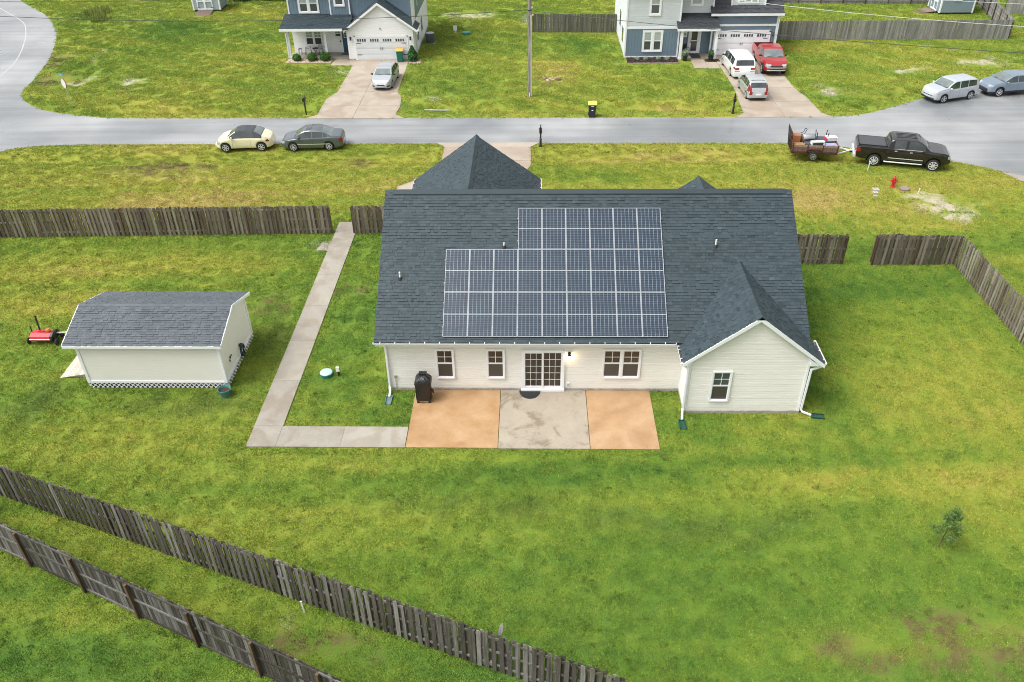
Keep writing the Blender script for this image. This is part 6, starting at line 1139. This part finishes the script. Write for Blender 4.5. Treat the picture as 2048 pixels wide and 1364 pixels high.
# ---- utility trailer and its load
M_PLANK = wood_mat('trailer_plank', (.15,.095,.075), (.24,.165,.135), (.33,.25,.21), 0.02); M_RUST = plain('rusty_steel', (.10,.035,.022), .7, .3, .3, 8); M_WHITEM = plain('white_tongue_paint', (.75,.76,.76), .4)
tr = thing('utility_trailer', 'wood sided utility trailer with raised ramp gate hitched to the black pickup', 'trailer', (19.15,53.85,0), R(-6))
for sg in (1, -1):
    for i in range(3): MB().box((-1.48,sg*.78-.02,.58+i*.15),(1.5,sg*.78+.02,.58+i*.15+.14)).build('plank', M_PLANK, tr, world=False)
    for x in (-1.46,-.5,.5,1.46): MB().box((x-.025,sg*.81-.025,.5),(x+.025,sg*.81+.025,1.06)).build('stake', M_RUST, tr, world=False)
    MB().prism_y([(-.62,.62),(-.5,.80),(.34,.80),(.46,.62),(.40,.62),(.30,.745),(-.46,.745),(-.56,.62)], sg*.84-.1 if sg > 0 else -.84-.1, sg*.84+.1 if sg > 0 else -.84+.1).build('fender', M_RUST, tr, world=False); wheel(tr, -.08, sg*.92, sg, .30, .18, 8, M_STEEL)
for i in range(9): MB().box((-1.48,-.74+i*.165,.5),(1.5,-.74+i*.165+.155,.535)).build('floor_plank', M_PLANK, tr, world=False)
MB().box((-1.5,-.8,.42),(1.52,-.73,.5)).box((-1.5,.73,.42),(1.52,.8,.5)).box((-1.5,-.73,.42),(-1.43,.73,.5)).box((1.45,-.73,.42),(1.52,.73,.5)).build('frame', M_RUST, tr, world=False)
MB().bar((1.5,-.7,.46),(2.5,0,.46),.07).bar((1.5,.7,.46),(2.5,0,.46),.07).bar((2.3,0,.46),(2.95,0,.48),.08).tube([(2.55,.1,.1),(2.55,.1,.62)],.03,8).build('tongue', M_WHITEM, tr, world=False)
MB().box((1.5,-.78,.52),(1.54,.78,1.05)).build('front_plank', M_PLANK, tr, world=False)
gt = bpy.data.objects.new('ramp_gate', None); COL.objects.link(gt); gt.parent = tr; gt.location = (-1.52,0,.5); gt.rotation_euler = (0, R(-6), 0)
MB().box((-.02,-.78,0),(.02,-.73,1.4)).box((-.02,.73,0),(.02,.78,1.4)).box((-.02,-.73,1.35),(.02,.73,1.4)).box((-.02,-.73,0),(.02,.73,.05)).box((-.02,-.73,.72),(.02,.73,.77)).build('gate_frame', M_RUST, gt, world=False)
gm_ = MB()
for i in range(14): gm_.box((-.008,-.73+i*.105,.05),(.004,-.73+i*.105+.018,1.35))
for i in range(13): gm_.box((.004,-.73,.1+i*.095),(.014,.73,.1+i*.095+.016))
gm_.build('wire_mesh', M_DARKMET, gt, world=False)
def at_tr(x, y): c, s = math.cos(R(-6)), math.sin(R(-6)); return 19.15+c*x-s*y, 53.85+s*x+c*y
def tote(label, x, y, z, w, d, h, rz, body, lid):
    X_, Y_ = at_tr(x, y); t = thing('storage_tote', label, 'tote', (X_,Y_,z), R(rz)); k = .9
    MB().add([(-w/2*k,-d/2*k,0),(w/2*k,-d/2*k,0),(w/2*k,d/2*k,0),(-w/2*k,d/2*k,0),(-w/2,-d/2,h),(w/2,-d/2,h),(w/2,d/2,h),(-w/2,d/2,h)], [(0,3,2,1),(4,5,6,7),(0,1,5,4),(1,2,6,5),(2,3,7,6),(3,0,4,7)]).build('body', body, t, world=False)
    MB().box((-w/2-.02,-d/2-.02,h),(w/2+.02,d/2+.02,h+.03)).box((-w/2+.05,-d/2+.05,h+.03),(w/2-.05,d/2-.05,h+.05)).build('lid', lid, t, world=False)
M_PURP = plain('purple_tote', (.10,.10,.26), .4); M_LAV = plain('lavender_lid', (.32,.31,.52), .4); M_GREYT = plain('grey_tote', (.06,.065,.075), .5); M_CARD = plain('cardboard', (.30,.165,.07), .8, var=.15); M_TEALT = plain('teal_tote', (.02,.12,.17), .4); M_WHT = plain('white_plastic', (.72,.74,.74), .4)
tote('purple storage tote with lavender lid at the front of the trailer', 1.05, -.42, .54, .75, .5, .42, 2, M_PURP, M_LAV); tote('dark grey storage tote in the middle of the trailer', -.3, -.38, .54, .7, .5, .46, -4, M_GREYT, M_GREYT); tote('teal storage tote behind the purple one', .55, .1, .54, .8, .45, .5, 3, M_TEALT, M_TEALT)
X_, Y_ = at_tr(-1.0, -.4); t = thing('cardboard_box', 'brown cardboard box near the trailer ramp gate', 'box', (X_,Y_,.54), R(4)); MB().box((-.3,-.25,0),(.3,.25,.42)).build('carton', M_CARD, t, world=False); MB().add([(-.3,-.25,.42),(.3,-.25,.42),(.3,-.1,.52),(-.3,-.1,.52)], [(0,1,2,3)]).build('flap', M_CARD, t, world=False)
X_, Y_ = at_tr(-1.1, .35); t = thing('cardboard_box', 'orange cardboard box at the back corner of the trailer', 'box', (X_,Y_,.54), R(-8)); MB().box((-.22,-.28,0),(.22,.28,.8)).build('carton', plain('orange_cardboard', (.33,.13,.06), .8), t, world=False); MB().box((-.22,-.03,.8),(.22,.03,.803)).build('tape', M_CARD, t, world=False)
X_, Y_ = at_tr(.15, -.5); t = thing('plastic_crate', 'white plastic carrier frame lying across the trailer side', 'crate', (X_,Y_,.95), R(3)); MB().box((-.45,-.14,.0),(-.36,.14,.2)).box((.36,-.14,0),(.45,.14,.2)).box((-.45,-.14,.2),(.45,.14,.27)).build('frame', M_WHT, t, world=False); MB().box((-.36,-.1,.02),(.36,.1,.18)).build('tray', M_GREYT, t, world=False)
X_, Y_ = at_tr(1.15, .25); t = thing('plastic_crate', 'small pale crate with red label on top of the totes', 'crate', (X_,Y_,1.05), R(5)); MB().box((-.32,-.22,0),(.32,.22,.2)).box((-.35,-.25,.2),(.35,.25,.24)).build('crate_body', M_WHT, t, world=False); MB().box((-.40,-.24,0),(-.36,.2,.2)).build('label', plain('red_label', (.5,.05,.07), .5), t, world=False)
X_, Y_ = at_tr(-.35, .35); t = thing('grill_hood', 'silver barrel grill lying on the trailer load', 'grill', (X_,Y_,1.0), R(5)); MB().lathe([(.10,-.42),(.27,-.40),(.28,-.38),(.28,.38),(.27,.40),(.10,.42)], (0,0,.12), axis='x', n=18).build('barrel', M_STEEL, t, True, world=False); MB().bar((-.3,-.28,.1),(.3,-.28,.1),.03).build('handle', M_DARKMET, t, world=False)
X_, Y_ = at_tr(.55, .45); t = thing('folded_table', 'dark overturned table with its legs in the air on the trailer', 'table', (X_,Y_,1.05), R(-6)); MB().box((-.38,-.3,0),(.38,.3,.05)).build('table_top', M_GREYT, t, world=False)
for sx in (-.33,.33):
    for sy in (-.25,.25): MB().bar((sx,sy,.05),(sx*1.15,sy*1.1,.52),.045).build('leg', M_DARKMET, t, world=False)
X_, Y_ = at_tr(-.75, .5); t = thing('handcart', 'thin dark cart handle sticking up from the trailer load', 'handcart', (X_,Y_,1.0), R(10)); MB().tube([(-.55,0,.1),(.2,.02,.35),(.32,.02,.62)], .02, 6).tube([(-.55,.25,.1),(.2,.25,.35),(.32,.25,.62)], .02, 6).bar((.32,.02,.62),(.32,.25,.62),.03).build('handle_frame', M_DARKMET, t, world=False); MB().box((-.6,-.02,-.02),(-.1,.28,.05)).build('plate', M_DARKMET, t, world=False)
# ------------------------------------------------------------------ street furniture and yard things
m = NT('pole_wood'); P_ = m.objc(); mp = m.n('ShaderNodeMapping'); m.l(P_, mp.inputs[0]); mp.inputs['Scale'].default_value = (9, 9, .5); g_ = m.noise(1, 4, .7, mp.outputs[0]); m.set(color=m.ramp(g_, [(.3,(.09,.075,.055)),(.55,(.25,.235,.205)),(.75,(.42,.41,.38))]), rough=.85); m.bump(g_, .01, .6); M_POLE = m.m
pole = thing('utility_pole', 'tall weathered wooden utility pole in the lawn across the street', 'utility pole', (-.22,66.2,0)); MB().tube([(-.22,66.2,-.3),(-.24,66.2,4),(-.26,66.2,10.2)], [.165,.15,.125], 14).build('pole', M_POLE, pole, True)
MB().tube([(-.12,66.04,.1),(-.14,66.05,6.4)], .03, 6).build('conduit', M_PIPE, pole); MB().box((-1.3,66.12,9.3),(.8,66.24,9.42)).build('crossarm', M_POLE, pole)
for z in (6.7, 7.6): MB().lathe([(.165,z),(.17,z+.03),(.165,z+.06)], (-.25,66.2,0), n=14).build('band', M_DARKMET, pole)
for i, z in enumerate((6.9, 6.35)): MB().lathe([(.03,0),(.06,.03),(.06,.1),(.03,.13)], (-.05+.05*i,66.02,z), n=8).build('insulator', plain('insulator_%d' % i, (.6,.42,.38) if i else (.5,.5,.48), .3), pole)
for i in range(5): MB().tube([(-.24,66.06,6.55-.04*i),(-.55-.08*i,66.0,6.5-.09*i),(-.9+.05*i,65.95,6.35-.2*i),(-.45,66.0,6.2-.06*i)], .012, 5).build('jumper_wire', M_STEEL, pole)
MB().cbox((-.26,66.03,.2),(.08,.02,.35)).build('pole_tag', M_TRIM, pole)
def wire(label, a, b, sag, mat, r=.022):
    a, b = Vector(a), Vector(b); pts = []
    for i in range(41): t = i/40; p = a.lerp(b, t); p.z -= sag*4*t*(1-t); pts.append(p)
    return tag(MB().tube(pts, r, 5).build('overhead_wire', mat), label, 'wire', 'overhead wires from the utility pole')
M_WIRE = plain('dark_wire', (.05,.05,.05), .5); M_WIREL = plain('bright_wire', (.62,.63,.63), .4, .3)
wire('dark overhead cable sagging left from the pole across the white garage gable', (-.3,66.2,6.75), (-54,67.2,7.1), .95, M_WIRE); wire('dark overhead cable running right from the pole past the blue house front', (-.15,66.1,6.7), (40,55.0,6.0), .32, M_WIRE); wire('thin pale wire crossing the top right corner above the grey fence', (.2,67.4,9.4), (44,55.6,7.4), .85, M_WIREL, .016); wire('highest pale wire at the far top right over the slate shed', (.5,66.3,9.5), (44,57.2,8.5), .35, M_WIREL, .014); wire('thin dark wire along the very top left edge', (-.9,66.2,9.4), (-60,66.0,8.6), 1.35, M_WIRE, .016)
# mailboxes
def mailbox(label, x, y, rz, fancy):
    t = thing('mailbox', label, 'mailbox', (x,y,0), rz, 'mailboxes along the street')
    if fancy:
        MB().box((-.11,-.11,0),(.11,.11,.06)).lathe([(.11,.06),(.085,.12),(.075,.45),(.095,.5),(.095,.54),(.06,.58),(.055,1.0)], n=12).build('post', M_BLACK, t, True, world=False); MB().lathe([(.01,1.62),(.055,1.55),(.03,1.48),(.045,1.44),(.05,1.38)], n=10).build('finial', M_BLACK, t, True, world=False); MB().box((-.05,-.05,1.0),(.05,.05,1.4)).build('stem', M_BLACK, t, world=False)
        MB().bar((0,-.05,.98),(0,-.3,1.0),.05).build('bracket', M_BLACK, t, world=False); z0, yc = 1.02, -.08
    else: MB().box((-.05,-.05,0),(.05,.05,1.12)).build('post', M_BLACK, t, world=False); MB().box((-.08,-.22,1.08),(.08,.2,1.12)).build('bracket', M_BLACK, t, world=False); z0, yc = 1.12, 0
    arch = [(-.1,z0),(.1,z0),(.1,z0+.14)]+[(.1*math.cos(k*math.pi/8), z0+.14+.1*math.sin(k*math.pi/8)) for k in range(1, 8)]+[(-.1,z0+.14)]
    MB().prism_y(arch, yc-.26, yc+.24).build('box', M_BLACK, t, world=False); MB().prism_y([(a*1.04, z0+(b-z0)*1.03) for a, b in arch], yc-.275, yc-.262).build('door', M_DARKMET, t, world=False)
    MB().box((.1,yc-.05,z0+.1),(.115,yc-.02,z0+.36)).box((.1,yc-.05,z0+.28),(.115,yc+.08,z0+.36)).build('flag', M_BLACK, t, world=False)
mailbox('black ornate mailbox beside the driveway of the solar house', .57, 55.6, R(180), True); mailbox('black plain mailbox left of the white garage driveway', -17.7, 62.25, R(4), False); mailbox('black mailbox left of the driveway with three vehicles', 15.42, 62.05, R(-8), True)
# wheeled bins
def bin_(label, x, y, rz, body, lid, logo):
    t = thing('wheelie_bin', label, 'bin', (x,y,.01), rz); w, d, h = .58, .62, 1.0; k = .8
    MB().add([(-w/2*k,-d/2*k,.03),(w/2*k,-d/2*k,.03),(w/2*k,d/2*k,.03),(-w/2*k,d/2*k,.03),(-w/2,-d/2,h),(w/2,-d/2,h),(w/2,d/2,h),(-w/2,d/2,h)], [(0,3,2,1),(4,5,6,7),(0,1,5,4),(1,2,6,5),(2,3,7,6),(3,0,4,7)]).build('body', body, t, world=False)
    MB().prism_x([(-d/2-.04,h),(-d/2-.05,h+.04),(-d/2+.05,h+.12),(d/2-.02,h+.13),(d/2+.06,h+.05),(d/2+.05,h)], -w/2-.04, w/2+.04).build('lid', lid, t, world=False); MB().bar((-w/2+.05,d/2+.07,h-.04),(w/2-.05,d/2+.07,h-.04),.04).build('handle', body, t, world=False)
    for sx in (-1, 1): MB().lathe([(.13,-.03),(.13,.03)], (sx*(w/2-.05),d/2-.02,.13), axis='x', n=14).build('wheel', M_TYRE, t, world=False)
    if logo:
        MB().box((-.10,-d/2-.012,.87),(.12,-d/2+.03,.91)).build('sticker', M_TRIM, t, world=False); MB().box((-.06,-d/2*.93-.012,.55),(.07,-d/2*.93+.03,.62)).build('sticker', M_TRIM, t, world=False)
bin_('black wheeled bin with lime green lid on the far road edge', 4.55, 61.5, 0, plain('charcoal_bin', (.014,.016,.02), .5), plain('lime_lid', (.52,.66,.10), .45, var=.06), True); bin_('green wheeled bin with yellow lid before the white garage door', -12.13, 75.85, R(5), plain('green_bin', (.004,.14,.10), .45), plain('yellow_lid', (.66,.36,.06), .45, var=.06), False)
# hydrant
hy = thing('fire_hydrant', 'red fire hydrant in the grass near the black pickup', 'hydrant', (22.9,48.75,0)); M_HYD = plain('hydrant_red', (.48,.012,.025), .35, var=.12)
MB().lathe([(.17,0),(.17,.05),(.13,.06),(.115,.12),(.115,.55),(.15,.56),(.15,.61),(.12,.62)], (22.9,48.75,0), n=16).build('barrel', M_HYD, hy, True); MB().lathe([(.145,.62),(.135,.72),(.10,.80),(.04,.84),(.04,.89),(.02,.9)], (22.9,48.75,0), n=16).build('bonnet', M_HYD, hy, True)
for d in ((-1,0),(1,0)): MB().lathe([(.055,0),(.055,.11),(.07,.115),(.07,.16),(.03,.18)] if d[0] > 0 else [(.055,0),(.055,-.11),(.07,-.115),(.07,-.16),(.03,-.18)], (22.9+d[0]*.1,48.75,.5), axis='x', n=12).build('nozzle', M_HYD, hy, True)
MB().lathe([(.075,0),(.075,-.1),(.09,-.105),(.09,-.15),(.03,-.17)], (22.9,48.65,.46), axis='y', n=12).build('pumper_nozzle', M_HYD, hy, True); hy.scale = (.8, .8, .82)
M_LID = plain('meter_lid', (.42,.42,.38), .6, var=.2)
for x, y, r, lb in ((21.7,48.3,.19,'square pale meter lid left of the hydrant, farthest of three'),(21.52,47.85,.14,'middle pale meter lid left of the hydrant'),(21.35,47.35,.11,'smallest and nearest pale meter lid left of the hydrant')):
    t = thing('meter_lid', lb, 'meter lid', (x,y,0), 0, 'meter lids by the hydrant'); MB().box((x-r,y-r,0),(x+r,y+r,.06)).build('rim', M_LID, t); MB().lathe([(r*.7,.06),(r*.7,.072)], (x,y,0), n=14).build('cover', M_FOUND, t)
t = thing('manhole_cover', 'brown raised round manhole lid right of the hydrant', 'manhole cover', (23.5,48.35,0)); MB().lathe([(.32,-.05),(.32,.08),(.29,.10)], (23.5,48.35,0), n=20).build('ring', plain('brown_concrete', (.20,.15,.13), .85), t, True); MB().lathe([(.27,.10),(.26,.112),(.05,.116)], (23.5,48.35,0), n=20).build('lid', plain('brown_lid', (.24,.19,.17), .8), t)
# stop sign from behind with street name blade
sg_ = thing('stop_sign', 'stop sign seen from behind with a blue street blade on top', 'sign', (-37.03,63.98,0), R(-38)); sg_.rotation_euler = (0, R(-5), R(-38)); MB().box((-.025,-.025,0),(.025,.025,2.75)).build('post', M_STEEL, sg_, world=False)
MB().prism_y([(.38*math.cos(R(22.5+45*k)), 1.95+.38*math.sin(R(22.5+45*k))) for k in range(8)], -.032, -.028).build('sign_plate', plain('aluminium_back', (.66,.65,.62), .45, .2, .06), sg_, world=False); MB().prism_y([(.37*math.cos(R(22.5+45*k)), 1.95+.37*math.sin(R(22.5+45*k))) for k in range(8)], .028, .032).build('sign_face', plain('stop_red', (.5,.02,.02), .4), sg_, world=False)
MB().box((-.38,-.012,2.55),(.38,.012,2.75)).build('street_blade', plain('blue_sign', (.08,.27,.34), .4), sg_, world=False)
# finishing mower behind the shed
mw = thing('finish_mower', 'red tow behind mower deck parked left of the garden shed', 'mower', (-23.2,31.6,0)); M_MRED = plain('mower_red', (.50,.035,.05), .35, var=.15)
MB().prism_x([(-.35,.22),(-.42,.34),(-.36,.52),(-.1,.62),(.3,.60),(.45,.40),(.42,.2)], -.75, .42).build('deck', M_MRED, mw, world=False); MB().box((-.78,-.44,.36),(.45,-.40,.40)).build('deck_lip', M_TRIM, mw, world=False); MB().prism_x([(-.4,.2),(-.45,.36),(-.38,.55),(-.1,.66),(.3,.64),(.48,.4),(.45,.18)], .42, .56).build('side_guard', M_BLACK, mw, world=False)
for x, y in ((-.95,-.25),(.75,-.35),(-.85,.45),(.65,.45)): MB().lathe([(.17,-.05),(.19,0),(.17,.05)], (x,y,.19), axis='x', n=16).build('wheel', M_TYRE, mw, world=False)
MB().bar((-.75,-.2,.38),(-.95,-.25,.38),.06).bar((.55,-.2,.38),(.75,-.3,.38),.06).build('axle_arm', M_DARKMET, mw, world=False); MB().bar((-.3,.1,.6),(-.42,.35,1.5),.09,.07).build('hitch_lever', M_BLACK, mw, world=False); MB().bar((-.8,.1,.5),(-.8,.12,.95),.04).build('jack', M_BLACK, mw, world=False); MB().bar((-.5,.1,.62),(0,-.1,.74),.05).bar((.35,.1,.62),(0,-.1,.74),.05).build('a_frame', M_MRED, mw, world=False); MB().bar((.5,.2,.45),(1.5,.3,.42),.06).build('drawbar', M_WHITEM, mw, world=False)
mw.scale = (.82, .82, .85); MB().lathe([(.0,.6),(.12,.6),(.14,.72),(.1,.8)], (.2,.05,0), n=12).build('gearbox', plain('orange_gearbox', (.5,.16,.03), .4), mw, world=False)
jk = thing('trailer_jack', 'thin dark post standing behind the shed corner', 'post', (-21.3,31.9,0)); MB().tube([(0,0,0),(0,0,1.25)], .03, 8).build('post', M_BLACK, jk, world=False); MB().box((-.1,-.1,0),(.1,.1,.03)).build('foot', M_BLACK, jk, world=False)
# markers and odds and ends
for lb, x, y, h, tl in (('white utility marker stake behind the black pickup', 22.16, 51.3, .6, .06), ('white pipe stub standing between the two lower fences', -7.36, 16.45, .55, -.05), ('small white pin flag right of the hydrant lid', 24.1, 47.7, .35, .1)):
    t = thing('marker_stake', lb, 'stake', (x,y,0)); t.rotation_euler = (0, tl, 0); MB().box((-.025,-.012,-.05),(.025,.012,h)).build('stake', M_PIPE, t, world=False); MB().box((-.032,-.016,h),(.032,.016,h+.03)).build('cap', M_TRIM, t, world=False)
t = thing('drain_pipe', 'white drain pipe lying in the ditch across the street', 'pipe', (-7.6,63.6,-.28), R(-3)); MB().tube([(-1.0,0,.1),(1.0,0,.1)], .05, 12).build('pipe', M_LID, t, True, world=False); MB().lathe([(.05,-1.03),(.07,-1.02),(.07,-1.0)], (0,0,.1), axis='x', n=12).build('pipe_mouth', M_BLACK, t, world=False)
for lb, x, y in (('dark culvert mouth under the driveway of the solar house, right side', .12, 53.6), ('dark culvert mouth at the right edge of the white garage driveway', -10.5, 63.6)):
    t = thing('culvert_pipe', lb, 'culvert', (x,y,-.3)); MB().lathe([(.22,-.5),(.22,.12),(.19,.12),(.19,-.3)], (0,0,.05), axis='x', n=16).build('pipe', M_FOUND, t, True, world=False); MB().lathe([(.185,.0),(.18,.01)], (0,0,.05), axis='x', n=14).build('opening', M_BLACK, t, world=False)
t = thing('broken_plank', 'broken pale plank end leaning on the lower board fence', 'plank', (-1.25,14.5,0)); t.rotation_euler = (R(-8), R(9), R(-20)); MB().prism_y([(-.07,.2),(.07,.2),(.07,1.9),(.02,2.12),(-.05,1.95)], -.01, .01).build('plank', M_WOODG, t, world=False); MB().tube([(0,.02,1.8),(.03,.03,2.3),(.08,.05,2.62)], .008, 5).build('twig', M_POST, t, world=False)
t = thing('tree_stump', 'small dark stump with stones near the utility pole foot', 'stump', (2.2,70.4,0)); MB().lathe([(.30,-.02),(.24,.1),(.2,.12)], n=10).build('stump', M_POST, t, world=False); chips(.9,70.0,2.0,71.0,16,M_STONE,t,(.06,.14))
